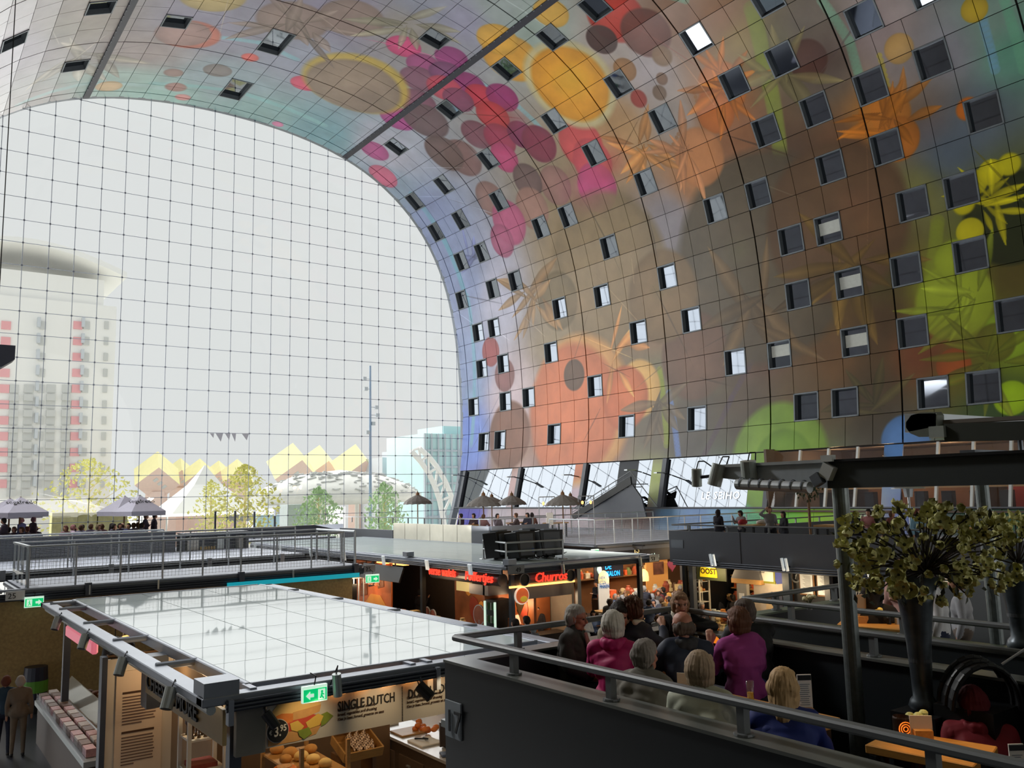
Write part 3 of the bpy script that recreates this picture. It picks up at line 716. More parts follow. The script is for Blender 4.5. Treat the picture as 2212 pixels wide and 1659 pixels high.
def strip(mb_name, y0, y1, s0=SA, s1=SZ, out=-0.02, parent=None):
    vs = [on_wall(s0, y0, out), on_wall(s0, y1, out), on_wall(s1, y1, out), on_wall(s1, y0, out)]
    n = -curve((s0 + s1) / 2)[1] * 0.08; vs += [v + n for v in vs]
    me = bpy.data.meshes.new(mb_name); me.from_pydata([tuple(v) for v in vs], [], [(0, 1, 2, 3), (7, 6, 5, 4), (0, 4, 5, 1), (1, 5, 6, 2), (2, 6, 7, 3), (3, 7, 4, 0)])
    me.materials.append(M_PANEL); u = me.uv_layers.new(name='UVMap'); li = np.empty(len(me.loops), np.int32); me.loops.foreach_get('vertex_index', li)
    uv = [((y - Y0M) / (Y1M - Y0M), (s - S0M) / (S1M - S0M)) for y, s in ((y0, s0), (y1, s0), (y1, s1), (y0, s1))] * 2
    u.data.foreach_set('uv', np.array(uv, np.float32)[li].ravel())
    return link(mb_name, me, parent)
for y in posts:
    mb = MB(); wall_plate(mb, y - .17, y + .17, SA, SZ, .12, .35); mb.build('post', M_PARA, band)
    if y < 60: strip('painted_column', y + .17, y + 1.15, parent=band)
def panes(y0, y1, n, m, name='pane'):
    w = (y1 - y0) / n
    for i in range(n):
        mb = MB(); wall_plate(mb, y0 + w * i + .015, y0 + w * (i + 1) - .015, SA, SZ, -.08, .03); mb.build(name, m, band)
panes(53.7, 60.13, 5, M_BANDM); panes(46.15, 52.38, 5, M_BANDM); panes(41.7, 44.83, 3, M_BANDM); panes(38.6, 39.9, 1, M_BANDM); panes(31.0, 37.28, 5, M_BANDM)
mb = MB(); wall_plate(mb, 39.9, 41.7, SA, SZ, -.1, .1); mb.build('opening_plate', mat('opening_shade', (26, 34, 44), .6), band)  # solid plate; the opening's shade is put into its dark colour
strip('painted_column', 29.8, 30.95, parent=band)
mb = MB(); wall_plate(mb, 29.5, 29.8, SA, SZ, .1, .3); mb.build('post', M_PARA, band)
strip('painted_column', 22.05, 23.0, parent=band)
mull = [29.5, 27.75, 26.05, 24.4, 23.0, 22.05, 20.35, 18.75, 17.15, 15.6, 14.0, 12.4]
for y in mull[1:]:
    if y in (23.0, 22.05): continue
    mb = MB(); wall_plate(mb, y - .06, y + .06, SA, SZ, .03, .14); mb.build('mullion', mat('white_mullion', (200, 206, 206), .4), band)
for a, b in zip(mull[1:], mull[:-1]):
    if (a, b) == (22.05, 23.0): continue
    mb = MB(); wall_plate(mb, a + .06, b - .06, SA, SZ, -.05, .02); mb.build('pane', M_BGLASS, band)
mb = MB(); wall_plate(mb, 12, 61, SZ - .02, SZ + .05, .1, .25); mb.build('sill', M_PARA, band)
# faint shop lettering on the pane left of the green column
p0 = on_wall(42.25, 34.5, .0); n0 = curve(42)[1]; up0 = (on_wall(41, 30) - on_wall(42, 30))
text('lettering', 'LE SEIHO', on_wall(42.15, 34.3, -.03), (0, -1, 0), up0, 0.62, mat('frosted_letter', (225, 230, 236), .1, 1.0, var=0), band, spacing=1.15)
# restaurant room behind the near panes
rest = MB()
xr0, xr1 = 39.6, 46.5
rest.box2((xr0 - 1.4, 12, 4.25), (xr1, 29.5, 4.35)); rest.box2((xr0 - .2, 12, 7.55), (xr1, 29.5, 7.7)); rest.box2((xr1, 12, 4.3), (xr1 + .2, 29.5, 7.6)); rest.box2((xr0 - 1.2, 29.4, 4.3), (xr1, 29.55, 7.6)); rest.box2((xr0 - 1.2, 11.9, 4.3), (xr1, 12.05, 7.6))
ro = rest.build('wall_restaurant', mat('restaurant_wall', (96, 84, 76), .8, var=.2, scale=1), label='dim restaurant room behind the near glazing of the band', kind='structure')
MB().box2((40.6, 12.2, 5.35), (40.9, 29.3, 5.75)).build('beam', M_WOOD, ro)
for i in range(12): MB().box2((41.4, 13 + 1.35 * i, 4.35), (41.8, 13.5 + 1.35 * i, 5.2)).build('stool', M_BLACK, ro)
MB().box2((42.5, 16.2, 4.35), (43, 19.0, 6.6)).build('red_partition', mat('red_wall', (150, 52, 46), .7), ro)
MB().box2((44, 21, 4.35), (44.3, 27, 6.4)).build('bar_back', M_WOODD, ro)
for i in range(4): MB().box2((43.6, 13 + 1.5 * i, 4.35), (44, 14.2 + 1.5 * i, 5.6)).build('cabinet', mat('sage_front', (120, 140, 130), .6), ro)
bt = MB()
for i in range(60): bt.tube((41.0 + random.random() * .3, 12.6 + i * .27, 5.78), (41.0 + random.random() * .3, 12.6 + i * .27, 5.95 + random.random() * .14), .045, 6)
bt.build('glasses', mat('glassware', (190, 200, 200), .2), ro, kind='stuff')
M_WARM = mat('warm_lamp', (255, 190, 110), .5, emit=(255, 170, 90), estr=3.0, var=0)
for i, y in enumerate((14.2, 17.4, 19.4, 21.4, 24.6, 27.8)):
    MB().ell((41.6 + (i % 2), y, 6.55), (.22, .22, .26), 10).build('pendant_lamp', M_WARM, ro)
    point_light('restaurant_lamp', (42.2, y, 6.9), 80, (1, .66, .36), .25)
# lamps on arms along the band
for i, (px, py) in enumerate(((1000, 1030), (1118, 1034), (1240, 1030), (1376, 1020), (1440, 1026))):
    h = hit(px + 10, py); b = on_wall(h[1], h[0]); r = empty('wall_lamp', b, 'slim arm lamp on the glazed band, %s from the glass facade' % ORD[i], 'lamp', 'arm lamps on the band')
    MB().tube(b, b + Vector((-1.0, -.3, .12)), .035, 6).build('arm', M_BLACK, r)
    MB().box(b + Vector((-1.35, -.35, .13)), (.75, .26, .07)).build('head', M_GALV, r)
# dark stair in front of the opening
st = empty('staircase', (37.3, 42, 4.3), 'dark steel flight of stairs rising to the opening in the glazed band', 'staircase')
SX = 36.9
tri = [PX(1240, 1118, SX), PX(1366, 1048, SX), PX(1385, 1075, SX), PX(1396, 1118, SX)]
MB().prism(tri, (.12, 0, 0)).build('side_panel', M_PARA, st)
MB().prism([PX(1236, 1112, SX), PX(1364, 1030, SX), PX(1366, 1046, SX), PX(1242, 1122, SX)], (-.1, 0, 0)).build('stringer', M_BLACK, st)
r_ = MB(); r_.path([PX(1236, 1100, SX), PX(1362, 1018, SX), PX(1420, 1095, SX)], .03)
r_.path([PX(1237, 1106, SX), PX(1362, 1028, SX)], .02)
for t in np.linspace(0, 1, 9): a = PX(1236 + 126 * t, 1100 - 82 * t, SX); r_.tube(a, a - Vector((0, 0, .75)), .02, 6)
r_.build('handrail', M_RAIL, st)
for i in range(12):
    t = i / 11; a = PX(1238 + 128 * t, 1116 - 70 * t, SX); MB().box((a.x + .65, a.y, a.z), (1.1, .3, .05)).build('step', M_BLACK, st)

# ---------------------------------------------------------------- raised decks and parapets on the right
def deck(name, x0, y0, x1, y1, label, z=3.25, th=0.35, m=None, walls=True):
    r = empty(name, ((x0 + x1) / 2, (y0 + y1) / 2, z), label, 'deck')
    MB().box2((x0, y0, z - .06), (x1, y1, z)).build('floor_boards', m or M_DECK, r)
    e = MB(); e.box2((x0, y0, z - th), (x1, y0 + .15, z - .02)); e.box2((x0, y1 - .15, z - th), (x1, y1, z - .02)); e.box2((x0, y0, z - th), (x0 + .15, y1, z - .02)); e.box2((x1 - .15, y0, z - th), (x1, y1, z - .02))
    e.build('edge_beam', M_PARA, r)
    g = MB()
    g.tube((x0, y0 - .05, z - .1), (x1, y0 - .05, z - .1), .07, 8); g.tube((x0 - .05, y0, z - .1), (x0 - .05, y1, z - .1), .07, 8)
    g.build('edge_pipe', M_STEEL, r)
    for x in np.linspace(x0 + .4, x1 - .4, max(2, int((x1 - x0) / 4) + 1)):
        for y in np.linspace(y0 + .4, y1 - .4, max(2, int((y1 - y0) / 5) + 1)):
            MB().box2((x - .09, y - .09, 0), (x + .09, y + .09, z - .1)).build('column', M_PARA, r)
    return r
def parapet(parent, pts, z0, z1, m, th=.18, name='parapet', top=None):
    for a, b in zip(pts[:-1], pts[1:]):
        a, b = Vector((*a, 0)), Vector((*b, 0)); c = (a + b) / 2; d = (b - a).normalized()
        MB().bar((a.x, a.y, (z0 + z1) / 2), (b.x, b.y, (z0 + z1) / 2), th, z1 - z0).build(name, m, parent)
        if top: MB().bar((a.x, a.y, z1 + .012), (b.x, b.y, z1 + .012), th + .04, .024).build('parapet_cap', top, parent)
def mesh_rail(name, pts, z, h, label, step=1.17, wire=.1, group=None, glass=False, heavy=.03):
    """Railing with posts, a handrail and a welded wire mesh infill."""
    r = empty(name, (*pts[0], z), label, 'railing', group)
    tops = [Vector((*p, z + h)) for p in pts]
    MB().path(tops, heavy, 8).build('handrail', M_GALV, r)
    wm = MB()
    for a, b in zip(pts[:-1], pts[1:]):
        a, b = Vector((*a, z)), Vector((*b, z)); L = (b - a).length; d = (b - a) / L
        n = max(1, round(L / step))
        for i in range(n + 1):
            p = a + d * (L * i / n); MB().tube(p, p + Vector((0, 0, h)), heavy * .9, 6).build('post', M_GALV, r)
        for i in range(int(L / wire)): p = a + d * (wire * (i + .5)); wm.tube(p + Vector((0, 0, .05)), p + Vector((0, 0, h - .02)), .004, 3, cap=False)
        for k in range(int((h - .1) / wire)): zz = Vector((0, 0, .07 + wire * k)); wm.tube(a + zz, b + zz, .004, 3, cap=False)
    wm.build('wire_mesh', M_RAIL, r, kind='stuff')
    return r
def low_rail(name, pts, z, h, label, step=1.05, m=None, first=.0):
    """Flat handrail on short posts standing on a parapet."""
    m = m or M_RAIL
    r = empty(name, (*pts[0], z), label, 'railing')
    for a, b in zip(pts[:-1], pts[1:]):
        A, B = Vector((*a, z + h)), Vector((*b, z + h)); MB().bar(A, B, .075, .045).build('handrail', m, r, bevel=.012)
        L = (B - A).length; d = (B - A) / L; n = max(1, round(L / step))
        for i in range(n):
            p = A + d * (L * (i + .5) / n if not first else first + step * i)
            if (p - A).length > L: break
            MB().box((p.x, p.y, z + h / 2), (.05, .05, h)).build('post', m, r)
            MB().lathe((p.x, p.y, z + .002), [(.001, .012), (.055, .012), (.058, 0)], 12).build('post_foot', m, r)
    return r
# far deck with the thatched parasols
d1 = deck('far_deck', 21.75, 31.6, 36.5, 47, 'far right deck with thatch style parasols, clad in bright steel at the front')
for i in range(6):
    a, b = 33.0 + 1.25 * i, 33.0 + 1.25 * (i + 1) - .03
    MB().box2((21.68, a, 3.2), (21.8, b, 4.12)).build('steel_sheet', mat('bright_steel', (196, 192, 178), .32, .85, var=.3, scale=.9, bump=.25), d1)
parapet(d1, [(21.75, 33), (21.75, 31.6), (25.0, 31.6)], 3.2, 4.1, M_PARA)
parapet(d1, [(21.75, 47), (21.75, 40.5)], 3.2, 3.75, M_PARA)
low_rail('terrace_rail', [(21.8, 46.5), (21.8, 31.7), (25, 31.7)], 4.1, .3, 'thin rail along the steel clad deck under the parasols', 1.6)
d2 = deck('mesh_deck', 25.0, 28.3, 36.5, 31.5, 'grey deck fenced with wire mesh in the middle of the right side')
mesh_rail('mesh_fence', [(25.0, 31.5), (25.0, 28.35), (36.3, 28.35)], 3.25, 1.05, 'galvanised wire mesh fence round the grey deck, front run', 1.1, .09)
mesh_rail('mesh_fence', [(24.9, 37.2), (36.3, 36.0)], 3.25, 1.05, 'galvanised wire mesh fence crossing behind the grey deck', 1.2, .09)
# nearer terrace, numbered 78 on its charcoal parapet
d3 = deck('terrace_deck', 22.75, 4.5, 37.8, 21.55, 'near right terrace with wooden tables behind a charcoal parapet', z=3.3)
parapet(d3, [(22.66, 4.5), (22.66, 21.64), (37.8, 21.64)], 3.0, 4.09, M_PARA)
for y in (6.8, 10.7, 14.6, 18.5): MB().box2((22.56, y - .01, 3.0), (22.58, y + .01, 4.09)).build('panel_joint', M_BLACK, d3)
text('number', '78', (22.56, 21.5, 3.55), (0, -1, 0), (0, 0, 1), .22, M_BLACK, d3)
MB().box2((22.555, 20.98, 3.5), (22.565, 21.55, 3.78)).build('number_plate', M_STEEL, d3)
low_rail('terrace_rail', [(37, 21.6), (22.7, 21.6), (22.7, 5.0)], 4.09, .2, 'dark handrail on the charcoal parapet of the right terrace', 1.6)
M_TUBE = mat('lit_tube_lamp', (225, 232, 232), .3, .3, emit=(220, 230, 235), estr=.35, var=0)
for i, y in enumerate((19.6, 16.75, 13.9, 11.1)):
    r = empty('twin_spotlight', (22.45, y, 3.15), 'twin white tube spotlight under the charcoal parapet, %s from its far corner' % ORD[i], 'lamp', 'twin tubes under the right parapet')
    for k in (-.07, .07): MB().tube((22.5, y + k, 2.98), (22.42, y + k, 3.36), .045, 8).build('tube', M_TUBE, r)
    MB().box((22.55, y, 3.1), (.12, .2, .05)).build('bracket', M_BLACK, r)
# wooden tables and benches of the near right terrace
def pub_table(name, c, L, W, h, ang, z, label, group=None, bench=True, m=None):
    r = empty(name, (c[0], c[1], z), label, 'table', group); R = Matrix.Rotation(ang, 3, 'Z')
    MB().box((c[0], c[1], z + h - .03), (L, W, .06), R).build('tabletop', m or M_WOOD, r)
    for sx in (-1, 1):
        for sy in (-1, 1):
            q = Vector((c[0], c[1], 0)) + R @ Vector((sx * (L / 2 - .1), sy * (W / 2 - .08), 0)); MB().box((q.x, q.y, z + h / 2 - .03), (.06, .06, h - .06), R).build('leg', M_BLACK, r)
    return r
pub_table('high_table', (24.1, 18.9), 1.4, .6, 1.0, 0, 3.3, 'wooden table between the two women near the corner of the right terrace')
pub_table('high_table', (24.6, 15.6), 2.6, .7, 1.0, PI / 2, 3.3, 'long thick wooden table left of the pergola post on the right terrace')
pub_table('high_table', (24.6, 12.4), 1.8, .6, 1.0, PI / 2, 3.3, 'table under the patio heater on the right terrace')
# potted trees and patio heater
def potted(c, z, h, kind, label):
    r = empty('potted_plant', (c[0], c[1], z), label, 'plant')
    MB().lathe((c[0], c[1], z), [(.01, 0), (.2, 0), (.28, .5), (.25, .5), (.01, .42)], 14).build('pot', M_BLACK if kind == 'palm' else M_GALV, r)
    MB().tube((c[0], c[1], z + .4), (c[0], c[1], z + h * .7), .05, 7).build('trunk', M_WOODD, r)
    rnd = random.Random(int(h * 100)); lf = MB()
    for k in range(260 if kind == 'round' else 26):
        if kind == 'round':
            u = Vector((rnd.gauss(0, 1), rnd.gauss(0, 1), rnd.gauss(0, .8))).normalized() * (.55 * rnd.random() ** .33); p = Vector((c[0], c[1], z + h * .82)) + u; s = .07
            e = Euler((rnd.uniform(0, 6), rnd.uniform(0, 6), 0)).to_matrix(); lf.add([p + e @ Vector(v) for v in ((-s, 0, 0), (0, -s * .5, 0), (s, 0, 0), (0, s * .5, 0))], [(0, 1, 2, 3)])
        else:
            a = rnd.uniform(0, 6.28); t = rnd.uniform(.3, 1); p = Vector((c[0], c[1], z + .5)); d = Vector((math.cos(a), math.sin(a), t)).normalized(); q = p + d * .45; e = p + d * .75 - Vector((0, 0, .2)); w = Vector((-math.sin(a), math.cos(a), 0)) * .035
            lf.add([p - w * .5, q - w, e, q + w, p + w * .5], [(0, 1, 2, 3, 4)])
    lf.build('foliage', mat('dark_leaf', (52, 66, 40), .7, var=.3), r, kind='stuff')
potted((26.5, 18.6), 3.3, 2.7, 'round', 'small round headed potted tree on the right terrace before the warm windows')
potted((25.2, 16.6), 3.3, 1.5, 'palm', 'spiky potted plant beside the pergola post on the right terrace')
hp = PX(1962, 1064, 27.0)
ht = empty('patio_heater', (27, hp.y, 3.3), 'silver mushroom patio heater on the right terrace', 'heater')
MB().tube((27, hp.y, 3.3), (27, hp.y, 5.2), .04, 8).build('pole', M_GALV, ht); MB().lathe((27, hp.y, 0), [(.01, 5.55), (.5, 5.42), (.52, 5.39), (.01, 5.44)], 18).build('hood', M_GALV, ht)
MB().tube((27, hp.y, 5.12), (27, hp.y, 5.4), .12, 10, .16).build('burner', M_GALV, ht); MB().lathe((27, hp.y, 3.3), [(.01, 0), (.25, 0), (.22, .5), (.05, .6)], 14).build('base', M_GALV, ht)
# thatch parasols
M_THATCH = mat('thatch_grey', (122, 118, 114), .9, var=.3, scale=10, bump=.3)
def parasol(px, ptop, dia_px, Z0, depth_y, label):
    t = PY(px, ptop, depth_y); _, _, zd = project(t); R_ = dia_px / 2 / (FPX / zd)
    r = empty('thatch_parasol', (t.x, depth_y, Z0), label, 'parasol', 'thatch parasols on the far deck')
    h = t.z
    MB().tube((t.x, depth_y, Z0), (t.x, depth_y, h + .12), .035, 8).build('pole', M_WOODD, r)
    prof = [(.02, h + .0), (R_ * .25, h - R_ * .1), (R_ * .6, h - R_ * .26), (R_ * .9, h - R_ * .46), (R_, h - R_ * .62), (R_ * .97, h - R_ * .66), (R_ * .6, h - R_ * .32), (.02, h - .08)]
    mb = MB(); n = 28; k = len(prof)
    vs = [(t.x + rr * (1 + .035 * ((i % 2) * 2 - 1) * (rr / R_)) * math.cos(2 * PI * i / n), depth_y + rr * math.sin(2 * PI * i / n), z - .03 * (i % 2) * rr / R_) for i in range(n) for rr, z in prof]
    mb.add(vs, [(i * k + j, ((i + 1) % n) * k + j, ((i + 1) % n) * k + j + 1, i * k + j + 1) for i in range(n) for j in range(k - 1)])
    mb.build('canopy', M_THATCH, r)
    MB().lathe((t.x, depth_y, h - .05), [(.12, 0), (.1, .12), (.03, .2), (.01, .3)], 10).build('finial', M_WOODD, r)
    for i in range(8): a = 2 * PI * i / 8; MB().tube((t.x, depth_y, h - R_ * .55), (t.x + R_ * .8 * math.cos(a), depth_y + R_ * .8 * math.sin(a), h - R_ * .45), .012, 5).build('rib', M_WOODD, r)
for i, (px, pt, d, y) in enumerate(((902, 1068, 62, 45), (1044, 1069, 74, 38), (1062, 1072, 60, 44), (1105, 1069, 64, 42), (1215, 1067, 74, 36.5), (1232, 1070, 60, 42))):
    parasol(px, pt, d, 3.25, y, ['thatch parasol standing alone against the glass, nearest the lamp mast', 'first of the row of thatch parasols against the leaning glazing', 'thatch parasol half hidden behind the first of the row', 'thatch parasol in the middle of the row', 'thatch parasol left of the dark stair', 'thatch parasol half hidden behind the one left of the stair'][i])
# festoon frames with bulbs
for i, (px, y) in enumerate(((1165, 37), (1250, 36))):
    b = PY(px, 1118, y); r = empty('bulb_frame', (b.x, y, 3.25), 'thin steel frame carrying warm bulbs, %s parasol row' % ['in the middle of the', 'at the stair end of the'][i], 'frame')
    MB().path([Vector((b.x, y, 3.25)), Vector((b.x, y, 5.3)), Vector((b.x + 1.1, y, 5.3)), Vector((b.x + 1.1, y, 3.25))], .025, 6).build('frame', M_GALV, r)
    for k in (.3, .9): MB().ell((b.x + k, y, 4.95), (.07, .07, .1), 8).build('bulb', M_WARM, r); 
    for k in (.3, .9): MB().tube((b.x + k, y, 5.0), (b.x + k, y, 5.3), .008, 4).build('cord', M_BLACK, r)
for i, (px, y) in enumerate(((1020, 37), (1120, 37.5), (1200, 35))):
    b = PY(px, 1130, y); pub_table('cafe_table', (b.x, y), 1.2, .7, .74, .1, 3.25, 'cafe table on the far deck, %s along the parasols' % ORD[i])
# ---------------------------------------------------------------- market stalls
def roof_material():
    m = bpy.data.materials.new('white_roof_sheet'); m.use_nodes = True; nt = m.node_tree
    for n in list(nt.nodes): nt.nodes.remove(n)
    out = nt.nodes.new('ShaderNodeOutputMaterial'); df = nt.nodes.new('ShaderNodeBsdfDiffuse'); gl = nt.nodes.new('ShaderNodeBsdfGlossy'); mx = nt.nodes.new('ShaderNodeMixShader')
    df.inputs['Color'].default_value = (*rgb(208, 222, 226), 1); gl.inputs['Roughness'].default_value = 0.03; mx.inputs['Fac'].default_value = 0.17
    tc = nt.nodes.new('ShaderNodeTexCoord'); nz = nt.nodes.new('ShaderNodeTexNoise'); nz.inputs['Scale'].default_value = 0.55; nz.inputs['Detail'].default_value = 1
    bp = nt.nodes.new('ShaderNodeBump'); bp.inputs['Strength'].default_value = 0.10; bp.inputs['Distance'].default_value = 0.05
    nt.links.new(tc.outputs['Object'], nz.inputs['Vector']); nt.links.new(nz.outputs['Fac'], bp.inputs['Height']); nt.links.new(bp.outputs['Normal'], gl.inputs['Normal'])
    nt.links.new(df.outputs[0], mx.inputs[1]); nt.links.new(gl.outputs[0], mx.inputs[2]); nt.links.new(mx.outputs[0], out.inputs['Surface'])
    return m
M_ROOFP = roof_material()
M_BEAM = mat('beam_grey', (150, 158, 172), 0.45, 0.35, var=.1, scale=3)
M_BEAMD = mat('beam_dark', (72, 78, 90), 0.45, 0.3, var=.12, scale=3)
M_CONC = mat('concrete_board', (150, 146, 138), .8, var=.15, scale=4)
M_LITW = mat('cream_board', (226, 214, 196), .6, var=.03)
M_TXT = mat('ink_black', (24, 24, 26), .6, var=0)
M_TXTB = mat('ink_brown', (74, 48, 28), .6, var=0)
M_GREEN = mat('exit_green', (20, 200, 120), .5, emit=(10, 205, 120), estr=.75, var=0)
M_EXITW = mat('exit_white', (225, 250, 235), .5, emit=(225, 255, 235), estr=.7, var=0)
M_BREAD = mat('bread_crust', (206, 150, 80), .7, var=.3, scale=9, bump=.2)
M_BUN = mat('pale_bun', (240, 206, 130), .6, var=.15, scale=6)
M_CHEESE = mat('orange_cheese', (236, 130, 40), .4, var=.1)
M_PAPER = mat('paper_white', (232, 228, 220), .8, var=.03)
M_SPOT = mat('spot_silver', (196, 204, 204), .3, .35, var=.05)

def stall_roof(name, x0, y0, x1, y1, z, px0, py0, px1, py1, nx, ny, label, rl, rr, rf):
    r = empty(name, ((x0 + x1) / 2, (y0 + y1) / 2, z), label, 'stall roof')
    for i in range(nx):
        for j in range(ny):
            a = px0 + (px1 - px0) * i / nx; b = px0 + (px1 - px0) * (i + 1) / nx; c = py0 + (py1 - py0) * j / ny; d = py0 + (py1 - py0) * (j + 1) / ny
            MB().box2((a + .008, c + .008, z - .01), (b - .008, d - .008, z + .02)).build('panel', M_ROOFP, r)
    MB().box2((px0, py0, z - .08), (px1, py1, z - .03)).build('underside', M_BEAMD, r)
    for nm, a, b in (('outer_beam', (x0 + .12, y0, 0), (x0 + .12, y1, 0)), ('outer_beam', (x1 - .1, y0, 0), (x1 - .1, y1, 0)), ('outer_beam', (x0, y0 + .1, 0), (x1, y0 + .1, 0)), ('outer_beam', (x0, y1 - .1, 0), (x1, y1 - .1, 0)),
                     ('inner_beam', (px0 - .04, py0 - .04, 0), (px0 - .04, py1, 0)), ('inner_beam', (px1 + .04, py0 - .04, 0), (px1 + .04, py1, 0)), ('inner_beam', (px0, py0 - .04, 0), (px1, py0 - .04, 0)), ('inner_beam', (px0, py1 + .04, 0), (px1, py1 + .04, 0))):
        w = .24 if nm[0] == 'o' else .08
        MB().bar((a[0], a[1], z - .05), (b[0], b[1], z - .05), w if nm[0] == 'o' else .07, .10 if nm[0] == 'o' else .16).build(nm, M_BEAM, r, bevel=.012)
    for y in rl: MB().tube((x0 + .1, y, z - .01), (px0 - .04, y, z - .01), .05, 8).build('rung', M_BEAM, r)
    for y in rr: MB().tube((px1 + .04, y, z - .01), (x1 - .1, y, z - .01), .05, 8).build('rung', M_BEAM, r)
    for x in rf: MB().bar((x, y0 + .1, z - .03), (x, py0, z - .03), .08, .1).build('rung', M_BEAM, r)
    for x in (x0 + .5, x1 - .5):
        for y in np.linspace(y0 + .4, y1 - .4, max(2, int((y1 - y0) / 5) + 1)):
            MB().box2((x - .07, y - .07, 0), (x + .07, y + .07, z - .1)).build('column', M_BEAMD, r)
    return r
def ribbed(mb, a, b, z, h=.24, out=(0, -1, 0), n=3):
    o = Vector(out)
    for k in range(n):
        rr = h / n / 2; zz = z - rr * (2 * k + 1); mb.tube(Vector((*a, zz)) + o * rr * .6, Vector((*b, zz)) + o * rr * .6, rr * 1.02, 8)
    return mb
def exit_sign(c, xdir, label, w=.31, h=.19, arrow=-1):
    x = Vector(xdir).normalized(); n = x.cross(Vector((0, 0, 1))); r = empty('exit_sign', c, label, 'exit sign', 'green escape route signs')
    R = Matrix((x, -n, Vector((0, 0, 1)))).transposed(); C = Vector(c)
    MB().box(C, (w, .05, h), R).build('case', M_EXITW, r)
    MB().box(C + n * .03 - Vector((0, 0, .012)), (w * .93, .012, h * .74), R).build('face', M_GREEN, r)
    q = lambda u, v: C + n * .04 + x * (u * w) + Vector((0, 0, (v * h) - .012))
    s = arrow
    MB().prism([q(.22 * s * 1.75, 0), q(.22 * s, .25), q(.22 * s, .1), q(.02 * s + .05 * s, .1), q(.02 * s + .05 * s, -.1), q(.22 * s, -.1), q(.22 * s, -.25)], n * .006).build('arrow', M_EXITW, r)
    MB().box(q(-.25 * s, .0), (w * .28, .012, h * .62), R).build('doorway', M_EXITW, r)
    g = MB(); g.ell(q(-.25 * s, .17) + n * .01, (.016, .01, .016), 8); g.tube(q(-.25 * s, .1) + n * .01, q(-.23 * s, -.05) + n * .01, .012, 6); g.tube(q(-.23 * s, -.05) + n * .01, q(-.31 * s, -.24) + n * .01, .009, 6); g.tube(q(-.23 * s, -.05) + n * .01, q(-.18 * s, -.22) + n * .01, .009, 6); g.tube(q(-.25 * s, .06) + n * .01, q(-.33 * s, -.02) + n * .01, .008, 6)
    g.build('running_figure', M_GREEN, r)
    MB().path([C + Vector((0, 0, h / 2)), C + Vector((.02, 0, h / 2 + .1)), C + Vector((0, .12, h / 2 + .12))], .008, 5).build('cable', M_BLACK, r)
def spot_cyl(c, d, label, m=None, L=.26, r_=.06, mount=None):
    d = Vector(d).normalized(); c = Vector(c); r = empty('spotlight', c, label, 'spotlight')
    MB().tube(c - d * L / 2, c + d * L / 2, r_, 14).build('housing', m or M_SPOT, r)
    MB().tube(c + d * (L / 2), c + d * (L / 2 + .004), r_ * .8, 12).build('lens', M_BLACK, r)
    mt = Vector(mount) if mount is not None else c + Vector((0, .15, .05))
    MB().tube(c, mt, .02, 6).build('bracket', M_BEAMD, r)
    MB().path([c - d * L / 2, c - d * (L / 2 + .06) + Vector((.04, .04, .03)), mt], .007, 5).build('cable', M_BLACK, r)

# --- near cheese and sandwich stall
ra = stall_roof('stall_roof', 3.0, 10.1, 8.35, 22.3, 3.3, 3.68, 10.5, 7.95, 22.15, 3, 8, 'white glossy roof of the near cheese stall inside its grey steel frame',
                (21.69, 20.48, 17.76, 15.23, 12.54), (20.24, 17.74, 15.16, 12.47), (3.62, 5.75, 6.0))
ribbed(MB(), (3.25, 10.05), (8.3, 10.05), 3.25, .13).build('ribbed_fascia', M_BEAMD, ra)
MB().tube((3.12, 10.15, 3.15), (3.12, 22.2, 3.15), .055, 10).build('edge_pipe', M_SPOT, ra)
MB().box2((3.02, 10.1, 3.28), (3.42, 10.5, 3.46)).build('corner_box', M_BEAM, ra)
for x in (3.3, 6.02): MB().box2((x - .03, 10.0, 2.98), (x + .03, 10.1, 3.26)).build('clip', M_BEAM, ra)
for i, y in enumerate((19.6, 16.7, 13.8, 11.2)):
    spot_cyl((2.93, y, 3.13), (-.35, -.35, -1), 'silver spotlight clipped to the near stall roof edge, %s from its front corner' % ['fourth', 'third', 'second', 'first'][i], mount=(3.05, y + .06, 3.2), L=.25, r_=.075)
spot_cyl((4.55, 9.93, 3.26), (.12, .1, -1), 'silver spotlight on the front edge of the near stall roof beside the exit sign', mount=(4.5, 10.05, 3.22), L=.27, r_=.055)
spot_cyl((5.78, 9.95, 3.0), (.35, -.5, -.5), 'black spotlight hanging before the word DOUBLE on the banner', M_BLACK, mount=(5.75, 10.05, 3.2), L=.22, r_=.075)
spot_cyl((3.75, 9.98, 2.98), (.4, -.2, -.6), 'black flood lamp under the front left corner of the near stall roof', M_BLACK, mount=(3.7, 10.08, 3.1), L=.2, r_=.06)
exit_sign((4.27, 9.96, 3.2), (1, 0, 0), 'green escape sign with a left arrow on the front edge of the near stall', arrow=-1)
